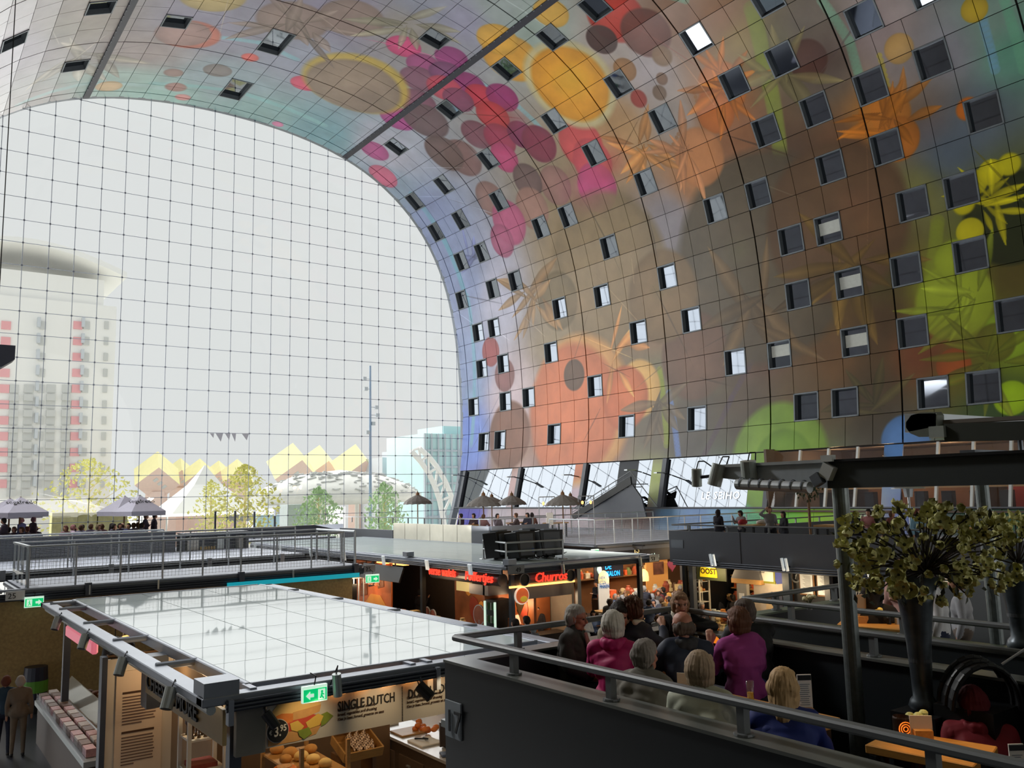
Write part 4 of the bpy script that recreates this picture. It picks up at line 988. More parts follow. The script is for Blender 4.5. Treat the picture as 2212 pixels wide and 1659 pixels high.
# sandwich banner
BY = 10.3
bn = empty('banner', (5.6, BY, 2.85), 'grey sandwich banner with a big sandwich photo and two text columns', 'banner')
MB().box2((3.82, BY, 2.58), (8.2, BY + .03, 3.08)).build('board', mat('banner_grey', (206, 200, 190), .5, var=.03), bn)
def flat(mb, pts, y): return mb.prism([(x, y, z) for x, z in pts], (0, .006, 0))
M_CRUST = mat('photo_crust', (214, 160, 96), .6, var=.2, scale=9); M_CRUM = mat('photo_bread', (238, 196, 120), .6, var=.12, scale=8); M_YCH = mat('photo_cheese', (230, 190, 90), .5, var=.1); M_LET = mat('photo_lettuce', (132, 150, 58), .6, var=.25, scale=10); M_TOM = mat('photo_tomato', (206, 80, 58), .5, var=.15); M_ORG = mat('photo_toast', (224, 128, 52), .6, var=.2, scale=12)
flat(MB(), [(3.84, 2.94), (3.95, 3.06), (4.35, 3.07), (4.5, 3.0), (4.46, 2.92), (4.0, 2.88)], BY - .012).build('upper_bread', M_CRUM, bn)
flat(MB(), [(3.84, 2.9), (4.0, 2.95), (4.14, 2.93), (4.14, 2.84), (3.9, 2.8), (3.84, 2.82)], BY - .018).build('toasted_edge', M_ORG, bn)
flat(MB(), [(4.14, 2.94), (4.5, 2.98), (4.48, 2.9), (4.3, 2.86), (4.14, 2.85)], BY - .018).build('crust', M_CRUST, bn)
flat(MB(), [(3.86, 2.82), (4.4, 2.88), (4.52, 2.84), (4.5, 2.74), (4.3, 2.72), (3.9, 2.74)], BY - .014).build('tomato', M_TOM, bn)
flat(MB(), [(4.1, 2.82), (4.2, 2.84), (4.28, 2.76), (4.22, 2.7), (4.12, 2.74)], BY - .022).build('cheese_slice', M_YCH, bn)
flat(MB(), [(4.3, 2.8), (4.46, 2.88), (4.53, 2.84), (4.48, 2.74), (4.34, 2.72)], BY - .022).build('cheese_slice', M_YCH, bn)
flat(MB(), [(4.5, 2.86), (4.58, 2.88), (4.66, 2.82), (4.56, 2.74), (4.5, 2.72)], BY - .02).build('lettuce', M_LET, bn)
flat(MB(), [(4.2, 2.72), (4.34, 2.74), (4.38, 2.66), (4.28, 2.61), (4.22, 2.66)], BY - .026).build('lettuce', M_LET, bn)
flat(MB(), [(3.84, 2.74), (4.1, 2.74), (4.5, 2.73), (4.44, 2.64), (4.2, 2.6), (3.84, 2.6)], BY - .01).build('lower_bread', M_CRUST, bn)
text('lettering', 'SINGLE DUTCH', (4.72, BY - .012, 2.86), (1, 0, 0), (0, 0, 1), .165, M_TXT, bn, sx=.7, bold=.002)
text('lettering', 'DOUBLE DUTCH', (5.72, BY - .012, 2.86), (1, 0, 0), (0, 0, 1), .165, M_TXT, bn, sx=.7, bold=.002)
for x in (4.72, 5.7):
    text('small_lettering', 'Choose your type of cheese,\nbread, vegetables and dressing\nKies je kaas, brood, groente en saus', (x, BY - .012, 2.745), (1, 0, 0), (0, 0, 1), .052, M_TXTB, bn, sx=.85, shear=.15, line=1.05)
dt = MB()
for i in range(22): dt.box((5.635, BY - .01, 2.6 + i * .02), (.012, .012, .01))
dt.build('dotted_line', M_TXT, bn)
pd_ = PY(600, 1579, BY - .05)
MB().tube((pd_.x, BY - .03, pd_.z), (pd_.x, BY - .05, pd_.z), .135, 28).build('price_rim', M_PAPER, bn)
MB().tube((pd_.x, BY - .04, pd_.z), (pd_.x, BY - .06, pd_.z), .128, 28).build('price_disc', M_TXT, bn)
text('price', '3.', (pd_.x - .055, BY - .066, pd_.z - .055), (1, 0, 0), (0, 0, 1), .16, M_PAPER, bn, sx=.8, bold=.003)
text('price', '95', (pd_.x + .02, BY - .066, pd_.z - .005), (1, 0, 0), (0, 0, 1), .105, M_PAPER, bn, sx=.8, bold=.002)
text('price', '€', (pd_.x - .11, BY - .066, pd_.z - .03), (1, 0, 0), (0, 0, 1), .07, M_PAPER, bn, sx=.8)
MB().box2((3.45, 10.27, 2.55), (3.8, 10.36, 3.08)).build('concrete_board', M_CONC, label='grey concrete board hanging at the front corner of the near stall', cat='panel')
for k in range(6): MB().box2((4.6 + k * .35, 10.22, 3.075), (4.8 + k * .35, 10.26, 3.1)).build('light_strip', M_WARM, label='warm light strip above the sandwich banner, %s from the corner' % ORD[k], cat='lamp', group='light strips above the banner')
# cheese and more sign on the aisle side
SXn = 3.3
sg = empty('shop_sign', (SXn, 12, 2.95), 'glowing fascia sign with black cut out letters along the aisle side', 'sign')
MB().box2((SXn, 10.3, 2.7), (SXn + .05, 13.9, 3.1)).build('board', mat('sign_glow', (224, 190, 130), .5, var=.25, scale=1.2), sg)
text('lettering', 'CHEESE & MORE', (SXn - .02, 13.75, 2.80), (0, -1, 0), (0, 0, 1), .30, M_TXT, sg, sx=1.16, bold=.006, extr=.012)
# story board
bd = empty('story_board', (3.45, 15, 1.6), 'tall cream notice board with two paragraphs and a round emblem', 'notice board')
MB().box2((2.98, 15.0, .2), (3.98, 15.08, 3.05)).build('panel', M_LITW, bd)
MB().box2((3.12, 14.97, .9), (3.82, 15.0, 2.85)).build('poster', mat('poster_peach', (236, 212, 186), .7, var=.03), bd)
ln = MB(); rnd = random.Random(3)
lines = ['Eat what you like, they say,', 'and of cheese there is more.']
for k in range(10): ln.box2((3.22, 14.96, 2.44 - .045 * k), (3.22 + (.5 if k not in (9,) else .3) - rnd.random() * .04, 14.968, 2.456 - .045 * k))
for k in range(10): ln.box2((3.22, 14.96, 1.83 - .045 * k), (3.22 + (.5 if k not in (9,) else .22) - rnd.random() * .04, 14.968, 1.846 - .045 * k))
ln.build('text_lines', mat('ink_faded', (120, 96, 84), .7, var=0), bd)
MB().box2((3.22, 14.958, 2.5), (3.5, 14.968, 2.53)).build('heading', M_TXTB, bd); MB().box2((3.22, 14.958, 1.9), (3.7, 14.968, 1.93)).build('heading', M_TXTB, bd)
em = MB(); em.lathe((3.5, 14.965, 1.15), [(.055, -.004), (.075, -.004), (.075, .004), (.055, .004), (.055, -.004)], 20, R=Matrix.Rotation(PI / 2, 3, 'X')); em.box((3.5, 14.962, 1.15), (.05, .006, .05)); em.build('emblem', M_TXTB, bd)
MB().box2((2.9, 14.95, 0), (2.98, 15.15, 3.1)).build('edge_post', M_BEAMD, bd)
MB().box2((3.32, 13.9, 2.45), (3.62, 14.25, 3.2)).build('ceiling_duct', M_BEAMD, label='dark square duct hanging before the cream notice board', cat='duct')
# white steel shelf with glassware, counters and displays inside the stall
def shelf_unit(name, x0, x1, y0, y1, zs, ztop, m, label, t=.05):
    r = empty(name, ((x0 + x1) / 2, (y0 + y1) / 2, 0), label, 'shelf')
    for x in (x0, x1):
        for y in (y0, y1): MB().box2((x - t / 2, y - t / 2, 0), (x + t / 2, y + t / 2, ztop)).build('upright', m, r)
    for z in zs: MB().box2((x0, y0, z - .025), (x1, y1, z)).build('shelf', m, r)
    return r
M_WFR = mat('white_frame', (226, 220, 206), .5, var=.02)
shelf_unit('shelf_unit', 3.5, 3.98, 12.3, 12.75, (.3, 1.9, 2.3), 2.72, M_WFR, 'white open shelf unit with dark glassware beside the notice board')
M_GLD = mat('dark_glassware', (80, 56, 34), .15, var=.3, spec=.8)
k = 0
for i in range(5):
    for j in range(3):
        k += 1
        MB().lathe((3.57 + .085 * i, 12.4 + .13 * j, 2.3), [(.01, 0), (.03, 0), (.012, .05), (.012, .12), (.034, .16), (.03, .27), (.001, .26)], 10).build('goblet', M_GLD, label='dark glass goblet on the white shelf unit, %s from the aisle in the %s row' % (ORD[i], ['front', 'middle', 'back'][j]), cat='glass', group='dark goblets on the white shelf', smooth=True)
MB().box2((3.55, 12.35, 1.9), (3.9, 12.7, 1.96)).build('tray', mat('red_tray', (150, 66, 50), .6, var=.3, scale=20), label='low tray of dried red pieces on the lower white shelf', cat='tray')
# jars in front of the board
for i in range(7):
    a = i * .9; rr = .1 if i else 0; zz = 1.06
    MB().lathe((3.28 + rr * math.cos(a), 12.55 + rr * math.sin(a) * 1.5, zz + (.16 if i % 2 == 0 else 0)), [(.001, 0), (.05, 0), (.052, .12), (.04, .14), (.04, .16), (.001, .16)], 12).build('jar', mat('label_jar', (96, 82, 70), .4, var=.6, scale=24), label='small patterned jar before the cream notice board, %s' % (['middle one, raised', 'nearest the shelf', 'raised one at the back', 'back left', 'raised left one', 'front left', 'raised front one'][i]), cat='jar', group='patterned jars before the notice board')
cb = empty('side_counter', (3.45, 12.2, 0), 'low grey counter with black rails behind the aisle side sign', 'counter')
MB().box2((3.12, 11.0, 0), (3.7, 13.2, 1.0)).build('body', mat('counter_grey', (112, 104, 98), .6), cb); MB().box2((3.08, 10.9, 1.0), (3.74, 13.3, 1.06)).build('worktop', mat('counter_top', (150, 134, 112), .5), cb)
rl = MB(); rl.path([Vector((3.1, 13.2, 1.06)), Vector((3.1, 13.1, 1.3)), Vector((3.1, 10.9, 1.36)), Vector((3.1, 10.8, 1.06))], .012, 6); rl.build('rail', M_BLACK, cb)
# partition behind, back wall
MB().box2((3.98, 12.9, 0), (4.06, 15.0, 3.1)).build('inner_wall', mat('warm_partition', (150, 126, 100), .7, var=.1, scale=3), label='warm grey partition inside the near stall', kind='structure')
MB().box2((3.0, 15.1, 0), (8.0, 15.2, 3.1)).build('wall_stall', mat('stall_back', (120, 92, 66), .8, var=.2, scale=2), label='back wall of the sandwich stall', kind='structure')
# bread rack
br = shelf_unit('bread_rack', 4.55, 5.2, 11.0, 12.4, (1.3, 1.92), 2.3, M_WOOD, 'light wooden rack with loaves under the sandwich banner', .05)
k = 0
for i, (x, y, z, w) in enumerate(((4.72, 12.3, 1.99, .095), (4.8, 12.02, 1.99, .1), (4.86, 11.76, 1.99, .095), (4.93, 11.52, 1.99, .09), (5.0, 11.28, 1.98, .085), (4.65, 11.8, 1.98, .08), (5.1, 12.0, 1.99, .085), (4.7, 11.3, 1.97, .08))):
    MB().ell((x, y, z - .01), (w * 1.1, w * .95, w * .75), 14).build('bread_roll', M_BUN if i in (2, 3, 4) else M_BREAD, label='%s bread roll on the wooden rack, %s from the front' % ('pale' if i in (2, 3, 4) else 'brown', ORD[7 - i]), cat='bread', group='bread on the wooden rack', smooth=True)
ch = empty('cheese_wheel', (4.5, 11.25, 1.9), 'orange waxed cheese wheel with a printed top, left of the bread rack', 'cheese')
MB().lathe((4.42, 11.25, 1.9), [(.001, 0), (.11, 0), (.155, .03), (.165, .075), (.155, .12), (.12, .145), (.001, .15)], 26).build('wheel', M_CHEESE, ch, smooth=True)
MB().lathe((4.42, 11.25, 1.9), [(.001, .153), (.10, .152), (.10, .148), (.001, .148)], 20).build('printed_label', mat('label_tan', (206, 150, 90), .6, var=.5, scale=30), ch)
MB().box2((4.2, 11.0, 0), (4.56, 11.6, 1.9)).build('plinth', mat('plinth_dark', (60, 48, 38), .6), label='dark plinth carrying the orange cheese wheel', cat='plinth')
# sloping crates with a checked cloth
def crate(c, w, d, h, tilt, label, m):
    r = empty('wooden_crate', c, label, 'crate'); R = Matrix.Rotation(tilt, 3, 'X'); C = Vector(c)
    MB().box(C, (w, d, .02), R).build('bottom', m, r)
    for sx in (-1, 1): MB().box(C + R @ Vector((sx * w / 2, 0, h / 2)), (.025, d, h), R).build('side', m, r)
    for sy in (-1, 1): MB().box(C + R @ Vector((0, sy * d / 2, h / 2)), (w, .025, h), R).build('side', m, r)
    return r, R
cr, R = crate((6.0, 12.4, 1.72), .62, .5, .14, .35, 'sloping wooden crate lined with a checked cloth', M_WOOD)
cr2, _ = crate((6.02, 12.75, 2.02), .62, .42, .08, .35, 'narrow yellow wooden tray above the cloth lined crate', mat('yellow_wood', (226, 178, 90), .5, var=.15, scale=4))
cl = MB(); n = 14
vs = [(5.86 + .34 * i / n, 12.18 + .34 * j / n, 1.72 + .06 + .08 * math.sin(i * 1.3) * math.cos(j * 1.1) - .05 * (j == 0) + .12 * j / n) for i in range(n + 1) for j in range(n + 1)]
cl.add(vs, [(i * (n + 1) + j, (i + 1) * (n + 1) + j, (i + 1) * (n + 1) + j + 1, i * (n + 1) + j + 1) for i in range(n) for j in range(n)])
mc = bpy.data.materials.new('checked_cloth'); mc.use_nodes = True; nt = mc.node_tree; ck = nt.nodes.new('ShaderNodeTexChecker'); tc = nt.nodes.new('ShaderNodeTexCoord'); ck.inputs['Scale'].default_value = 34
ck.inputs['Color1'].default_value = (*rgb(232, 206, 180), 1); ck.inputs['Color2'].default_value = (*rgb(110, 84, 66), 1); nt.links.new(tc.outputs['Object'], ck.inputs['Vector']); nt.links.new(ck.outputs['Color'], nt.nodes['Principled BSDF'].inputs['Base Color'])
cl.build('checked_cloth', mc, label='crumpled beige checked cloth in the sloping crate', cat='cloth', smooth=True)
for x in (5.75, 6.25): MB().box2((x - .03, 12.3, 0), (x + .03, 12.7, 1.66)).build('crate_stand', M_WOODD, label='wooden trestle leg under the sloping crate, %s side' % ('aisle' if x < 6 else 'counter'), cat='stand')
# right hand counter with boards, food and a till screen
ct = empty('counter', (8.3, 14.6, 0), 'grey brown serving counter along the right side of the near stall', 'counter')
MB().box2((8.05, 12.4, 0), (8.8, 16.3, .95)).build('body', mat('counter_brown', (104, 88, 74), .6, var=.1), ct)
MB().box2((8.0, 12.3, .95), (8.9, 16.4, 1.0)).build('worktop', mat('worktop_pale', (206, 206, 208), .25), ct)
for i in range(3): d = MB().box2((8.02, 12.8 + 1.1 * i, .15), (8.05, 13.7 + 1.1 * i, .75)).build('door', mat('door_brown', (116, 98, 82), .6), ct); MB().box((8.0, 13.3 + 1.1 * i, .62), (.03, .12, .03)).build('handle', M_SPOT, d)
for i, (x, y, w, d, m, lab) in enumerate(((8.35, 16.0, .4, .5, M_PAPER, 'white tray at the far end of the counter'), (8.4, 15.1, .55, .5, M_WOOD, 'pale wooden cutting board on the counter'), (8.3, 14.3, .45, .55, M_PAPER, 'white tray with black tongs on the counter'))):
    MB().box2((x - w / 2, y - d / 2, 1.0), (x + w / 2, y + d / 2, 1.035)).build('tray' if i != 1 else 'cutting_board', m, label=lab, cat='tray' if i != 1 else 'board', bevel=.01)
tg = MB(); tg.path([Vector((8.2, 14.5, 1.05)), Vector((8.3, 14.2, 1.09)), Vector((8.35, 14.45, 1.05))], .015, 6); tg.build('tongs', M_BLACK, label='black serving tongs on the white tray', cat='tongs')
rnd = random.Random(5)
for i in range(12): MB().ell((8.6 + rnd.uniform(-.12, .14), 14.5 + i * .07 + rnd.uniform(-.1, .1), 1.05 + rnd.uniform(0, .1)), (.07, .055, .05), 10).build('pastry', mat('orange_pastry', (232, 132, 60), .5, var=.2, scale=9), label='orange snack in the counter heap, %s from the till end' % ORD[i], cat='snack', group='orange snacks heaped on the counter', smooth=True)
tl = empty('till', (8.45, 13.6, 1.0), 'dark till screen with a keyboard at the near end of the counter', 'till')
MB().box((8.5, 13.72, 1.25), (.42, .06, .42), Matrix.Rotation(-.3, 3, 'Z')).build('screen', mat('screen_brown', (66, 52, 44), .3), tl); MB().box((8.5, 13.78, 1.04), (.2, .2, .06)).build('foot', M_BLACK, tl)
MB().box((8.25, 13.35, 1.03), (.34, .2, .035), Matrix.Rotation(-.3, 3, 'Z')).build('keyboard', mat('keys_blue', (96, 112, 140), .5, var=.6, scale=40), tl)
# nut and sweets display on the aisle
dc = empty('display_counter', (3.35, 20.5, 0), 'long display counter of nuts and snacks with sloping glass in the aisle at the left', 'counter')
MB().box2((3.18, 17.4, 0), (4.5, 23.4, .85)).build('body', mat('dark_wood_front', (66, 52, 42), .6, var=.2, scale=4, stretch=(6, 6, 1)), dc)
MB().prism([(3.12, 17.35, .85), (3.12, 23.45, .85), (3.12, 23.45, .95), (3.12, 17.35, .95)], (1.4, 0, 0)).build('ledge', M_SPOT, dc)
MB().prism([(3.65, 17.9, 1.1), (3.62, 23.3, 1.1), (3.85, 23.3, 1.42), (3.88, 17.9, 1.42)], (.012, 0, .01)).build('sloping_glass', mat('glass_glare', (214, 216, 206), .06, .5, var=.02), dc)  # opaque pane: its white reflection is put into the pale colour
MB().prism([(3.14, 17.4, .95), (3.14, 23.4, .95), (3.14, 23.4, 1.12), (3.14, 17.4, 1.12)], (.012, 0, 0)).build('front_glass', glass_mat('display_clear', (.9, .9, .92), .1), dc)
for i in range(14):
    for j in range(2):
        y = 17.6 + i * .42; x = 3.2 + .2 * j
        MB().box2((x, y, .96 + .04 * j), (x + .17, y + .36, 1.1 + .05 * j)).build('snack_tub', mat('tub_%s' % ['pink', 'brown', 'cream'][(i + j) % 3], [(212, 160, 160), (120, 84, 62), (200, 186, 176)][(i + j) % 3], .5, var=.4, scale=25), label='%s snack tub, %s from the near end of the %s row of the aisle display' % (['pink', 'brown', 'cream'][(i + j) % 3], ORD[i], ['outer', 'inner'][j]), cat='tub', group='snack tubs in the aisle display')
for i in range(26):
    rr = random.Random(i); MB().ell((3.95 + rr.random() * .45, 17.7 + i * .2, .98 + rr.random() * .12), (.16, .13, .09), 8, Matrix.Rotation(rr.random(), 3, 'Z')).build('nut_heap', mat('nuts_%d' % (i % 3), [(150, 96, 54), (112, 70, 40), (178, 122, 72)][i % 3], .7, var=.5, scale=30, bump=.5), label='%s nut heap behind the sloping glass, %s from the near end' % (['brown', 'dark', 'golden'][i % 3], (ORD + ['sixteenth', 'seventeenth', 'eighteenth', 'nineteenth', 'twentieth', 'twenty-first', 'twenty-second', 'twenty-third', 'twenty-fourth', 'twenty-fifth', 'last'])[i]), cat='nuts', group='nut heaps behind the glass', smooth=True)
for i in range(3): MB().box2((4.5, 18.4 + 1.7 * i, .9), (5.0, 19.6 + 1.7 * i, 1.5)).build('dark_chest', mat('chest_dark', (50, 42, 40), .5, var=.3, scale=6), label='dark chest of goods behind the nut display, %s from the front' % ORD[i], cat='chest')
for i, (y, z) in enumerate(((21.4, 2.1), (20.6, 2.2), (19.9, 2.05))): MB().ell((4.4, y, z), (.28, .26, .42), 10).build('hanging_bag', mat('bag_black', (22, 22, 28), .6, var=.2), label='black bag hanging over the nut display, %s from the back' % ORD[i], cat='bag', smooth=True)
for i, y in enumerate((21.4, 20.6, 19.9)): MB().tube((4.4, y, 2.3), (4.4, y, 3.2), .01, 5).build('hook_cord', M_BLACK, label='cord holding up a black bag over the nut display, %s from the back' % ORD[i], cat='cord')
M_PINKL = mat('pink_lit_glass', (236, 150, 160), .4, emit=(255, 130, 150), estr=.5, var=0)
MB().box2((3.22, 17.6, 2.75), (3.34, 20.4, 2.98)).build('light_box', M_PINKL, label='pink lit box along the aisle under the near stall roof edge', cat='light box', bevel=.03)
for i, (x, y) in enumerate(((4.4, 17.0), (4.2, 19.0))): MB().lathe((x, y, 2.72), [(.001, .1), (.16, .1), (.18, .03), (.16, 0), (.001, .0)], 14).build('ceiling_lamp', M_WARM, label='warm round lamp under the near roof, %s from the front' % ORD[i], cat='lamp')
MB().box2((4.6, 15.8, 2.4), (5.2, 16.4, 2.9)).build('carton', mat('cardboard', (190, 140, 96), .8), label='brown carton on top of the back wall shelf of the near stall', cat='carton')
MB().box2((4.2, 15.3, 2.3), (5.6, 16.8, 2.4)).build('high_shelf', M_WOODD, label='high shelf behind the stall wall carrying a carton', cat='shelf')

# --- decks on the left, number 25
w25 = MB().box2((2.62, 27.2, 0), (13.0, 27.35, 3.0)).build('wall_boarding', mat('chipboard', (186, 156, 106), .8, var=.35, scale=14, bump=.15), label='tan chipboard wall under the left deck', kind='structure')
dk1 = deck('walkway_deck', 3.15, 26.9, 13.15, 30.3, 'grey walkway deck at the left, first one behind the near stall')
ribbed(MB(), (2.6, 26.8), (13.2, 26.8), 3.14, .2).build('ribbed_fascia', M_BEAMD, dk1)
MB().bar((-.5, 26.9, 3.22), (13.2, 26.9, 3.22), .16, .06).build('front_beam', M_BEAM, dk1)
for x in (.8, 1.6, 2.4): MB().bar((x, 26.9, 3.2), (x, 30.2, 3.2), .1, .08).build('frame_bar', M_BEAM, dk1)
MB().bar((2.62, 26.9, 3.2), (2.62, 30.2, 3.2), .14, .1).build('frame_bar', M_BEAM, dk1)
for x in (4.75, 9.05, 12.9): MB().box2((x - .08, 26.66, 2.96), (x + .08, 26.84, 3.3)).build('clamp', M_BEAMD, dk1)
for x in (4.78, 6.6, 10.7): MB().tube((x, 26.68, 2.98), (x, 26.68, 3.24), .03, 6).build('small_lamp', M_SPOT, dk1)
MB().box2((2.75, 26.7, 2.98), (3.2, 26.74, 3.22)).build('number_plate', M_GALV, dk1)
text('number', '25', (2.8, 26.68, 3.03), (1, 0, 0), (0, 0, 1), .2, M_TXT, dk1)
exit_sign((3.42, 26.66, 2.9), (1, 0, 0), 'green escape sign under the 25 plate at the left edge of the walkway', .46, .28, 1)
mesh_rail('walkway_railing', [(3.3, 27.0), (12.6, 27.0)], 3.25, 1.1, 'mesh railing along the front of the first left deck', 1.17, .1)
mesh_rail('walkway_railing', [(3.3, 30.2), (13.0, 30.2)], 3.25, 1.1, 'mesh railing along the back of the first left deck', 1.5, .1)
gr = empty('glass_railing', (3.28, 28.6, 3.25), 'glass end railing with perforated posts at the left end of the first deck', 'railing')
MB().bar((3.28, 27.0, 4.36), (3.28, 30.2, 4.36), .09, .05).build('handrail', M_GALV, gr)
for i in range(4): MB().box2((3.26, 27.15 + .95 * i, 3.25), (3.3, 27.3 + .95 * i, 4.34)).build('post', M_GALV, gr)
MB().box2((3.24, 27.0, 3.3), (3.25, 30.2, 4.3)).build('pane', M_BGLASS, gr)
dk2 = deck('walkway_deck', 2.8, 34.3, 14.2, 44.5, 'second left deck with the crowded terrace on it')
ribbed(MB(), (2.0, 34.2), (14.2, 34.2), 3.14, .2).build('ribbed_fascia', M_BEAMD, dk2)
for x in (3.4, 6.8, 10.3, 13.2): MB().box2((x - .08, 34.06, 2.96), (x + .08, 34.2, 3.3)).build('clamp', M_BEAM, dk2)
mesh_rail('walkway_railing', [(2.6, 34.5), (13.9, 34.5)], 3.25, 1.1, 'mesh railing along the front of the second left deck', 1.45, .11)
mesh_rail('walkway_railing', [(2.6, 37.4), (9.4, 37.4)], 3.25, 1.1, 'mesh railing in front of the dark terrace parapet at the left', 1.6, .12)
pr_ = empty('terrace_parapet', (6, 40.5, 3.25), 'long charcoal parapet in front of the crowded left terrace', 'parapet')
parapet(pr_, [(1.5, 40.4), (10.6, 40.4)], 3.25, 4.15, M_PARA, .16, top=M_BEAMD); parapet(pr_, [(10.6, 40.4), (10.6, 44.2)], 3.25, 4.15, M_PARA, .16)
bc = empty('bar_counter', (12.3, 41.2, 3.25), 'dark open backed bar counter right of the charcoal terrace parapet', 'counter')
MB().box2((11.0, 40.4, 3.95), (14.0, 41.4, 4.05)).build('worktop', M_PARA, bc); MB().box2((11.0, 41.2, 3.25), (14.0, 41.35, 4.0)).build('back', M_BEAMD, bc)
for x in (11.05, 13.95): MB().box2((x - .06, 40.45, 3.25), (x + .06, 41.3, 3.95)).build('side', M_PARA, bc)
for i, (x, w, m) in enumerate(((11.5, .5, M_PAPER), (12.75, .3, M_SPOT), (13.7, .2, M_PAPER))): MB().box2((x - w / 2, 40.6, 3.27), (x + w / 2, 41.1, 3.85)).build('fridge' if i == 0 else 'canister', m, label='%s under the dark bar counter' % ['white fridge', 'grey canister in the middle', 'slim white canister at the end'][i], cat='fridge' if i == 0 else 'canister')
for i in range(6): MB().lathe((11.9 + .12 * i, 40.75, 3.27), [(.001, 0), (.05, 0), (.05, .12), (.001, .14)], 8).build('cup', M_BUN, label='small cup on the low shelf of the dark bar counter, %s from the white fridge' % ORD[i], cat='cup', group='cups under the bar counter')
mesh_rail('walkway_railing', [(13.0, 27.0), (13.0, 30.2)], 3.25, 1.1, 'mesh railing closing the right end of the first left deck', 1.0, .1, heavy=.045)
# cafe umbrellas of the left terrace
M_UMB = mat('umbrella_grey', (186, 184, 200), .85, var=.08)
def umbrella(px, ptop, pl, pr2, pedge, Y, label, word=True):
    t = PY(px, ptop, Y); a = PY(pl, pedge, Y); b = PY(pr2, pedge, Y); w = (b.x - a.x) / 2 * .72; c = Vector((t.x, Y, 0))
    r = empty('cafe_umbrella', (t.x, Y, 3.25), label, 'umbrella', 'grey square cafe umbrellas on the left terrace')
    MB().tube((t.x, Y, 3.25), (t.x, Y, t.z), .035, 8).build('pole', M_WOODD, r)
    z1 = a.z; R = Matrix.Rotation(.30, 3, 'Z'); top = Vector((t.x, Y, t.z)); cs = [top + R @ Vector((sx * w, sy * w, z1 - t.z)) for sx, sy in ((-1, -1), (1, -1), (1, 1), (-1, 1))]
    mb = MB(); mb.add([top] + cs + [top - Vector((0, 0, .04))] + [q - Vector((0, 0, .04)) for q in cs], [(0, 1, 2), (0, 2, 3), (0, 3, 4), (0, 4, 1), (5, 7, 6), (5, 8, 7), (5, 9, 8), (5, 6, 9)]); mb.build('canopy', M_UMB, r)
    vb = MB()
    for i in range(4): p, q = cs[i], cs[(i + 1) % 4]; vb.prism([p, q, q - Vector((0, 0, .2)), p - Vector((0, 0, .2))], (R @ Vector(((0, .01, 0), (-.01, 0, 0), (0, -.01, 0), (.01, 0, 0))[i])))
    vb.build('valance', M_UMB, r)
    for q in cs: MB().tube((t.x, Y, t.z - .12), q - Vector((0, 0, .05)), .012, 5).build('rib', M_WOODD, r)
    if word:
        m = (cs[0] + cs[1]) / 2; n = (cs[1] - cs[0]).normalized(); upv = (top - m).normalized(); fn = n.cross(upv); 
        text('lettering', 'segafredo', m + upv * .55 + fn * .012 - n * .72, n, upv, .32, M_TXT, r, sx=1.0, extr=.002)
umbrella(45, 1073, -40, 92, 1109, 41.6, 'grey square umbrella at the left edge, in front of its twin')
umbrella(22, 1076, -40, 112, 1112, 44.0, 'grey square umbrella at the left edge, half hidden behind its twin', False)
umbrella(302, 1069, 243, 357, 1106, 41.6, 'front one of the pair of grey square umbrellas on the terrace')
umbrella(270, 1071, 212, 330, 1106, 44.0, 'rear one of the pair of grey square umbrellas on the terrace', False)
for i in range(7): pub_table('cafe_table', (3.2 + 1.25 * i, 41.4 + (i % 2) * 1.3), .7, .7, .74, 0, 3.25, 'small cafe table behind the charcoal parapet, %s from the left' % ORD[i])
# grey seating boxes between the decks
MB().box2((15.0, 46.5, 3.2), (21.2, 49.5, 3.3)).build('far_platform', M_DECK, label='flat grey platform beyond the second white roof', cat='deck')
MB().box2((16.0, 49.4, 3.3), (23.0, 49.6, 3.9)).build('far_parapet', M_PARA, label='dark low parapet on the flat platform before the glass', cat='parapet')
for i, x in enumerate((14.9, 16.0, 17.1, 18.3)): MB().tube((x, 48.5, 3.2), (x, 48.5, 4.9), .06, 6).build('steel_post', M_PARA, label='slim dark post on the platform before the glass, %s from the left' % ORD[i], cat='post')
for i, x in enumerate((15.2, 21.0)): MB().box2((x - .1, 46.7, 0), (x + .1, 49.3, 3.2)).build('platform_support', M_BEAMD, label='dark support under the platform beyond the second white roof, %s' % ('tree side' if i == 0 else 'parasol side'), cat='column')
# warm lamps of the near stall
for p, e in (((5.0, 11.4, 2.95), 16), ((6.6, 11.6, 2.95), 16), ((3.75, 12.6, 3.0), 14), ((3.6, 14.3, 2.9), 10), ((7.6, 14.2, 2.6), 18), ((5.4, 13.6, 2.8), 14), ((4.2, 17.5, 2.7), 14), ((4.2, 20.5, 2.7), 14)): point_light('stall_lamp', p, e, (1, .70, .40), .08)
for x in (5.3, 6.1, 4.3): spot_light('banner_lamp', (x, 9.7, 3.12), (x, 10.3, 2.78), 9, (1, .74, .42), 75, .8, .02)
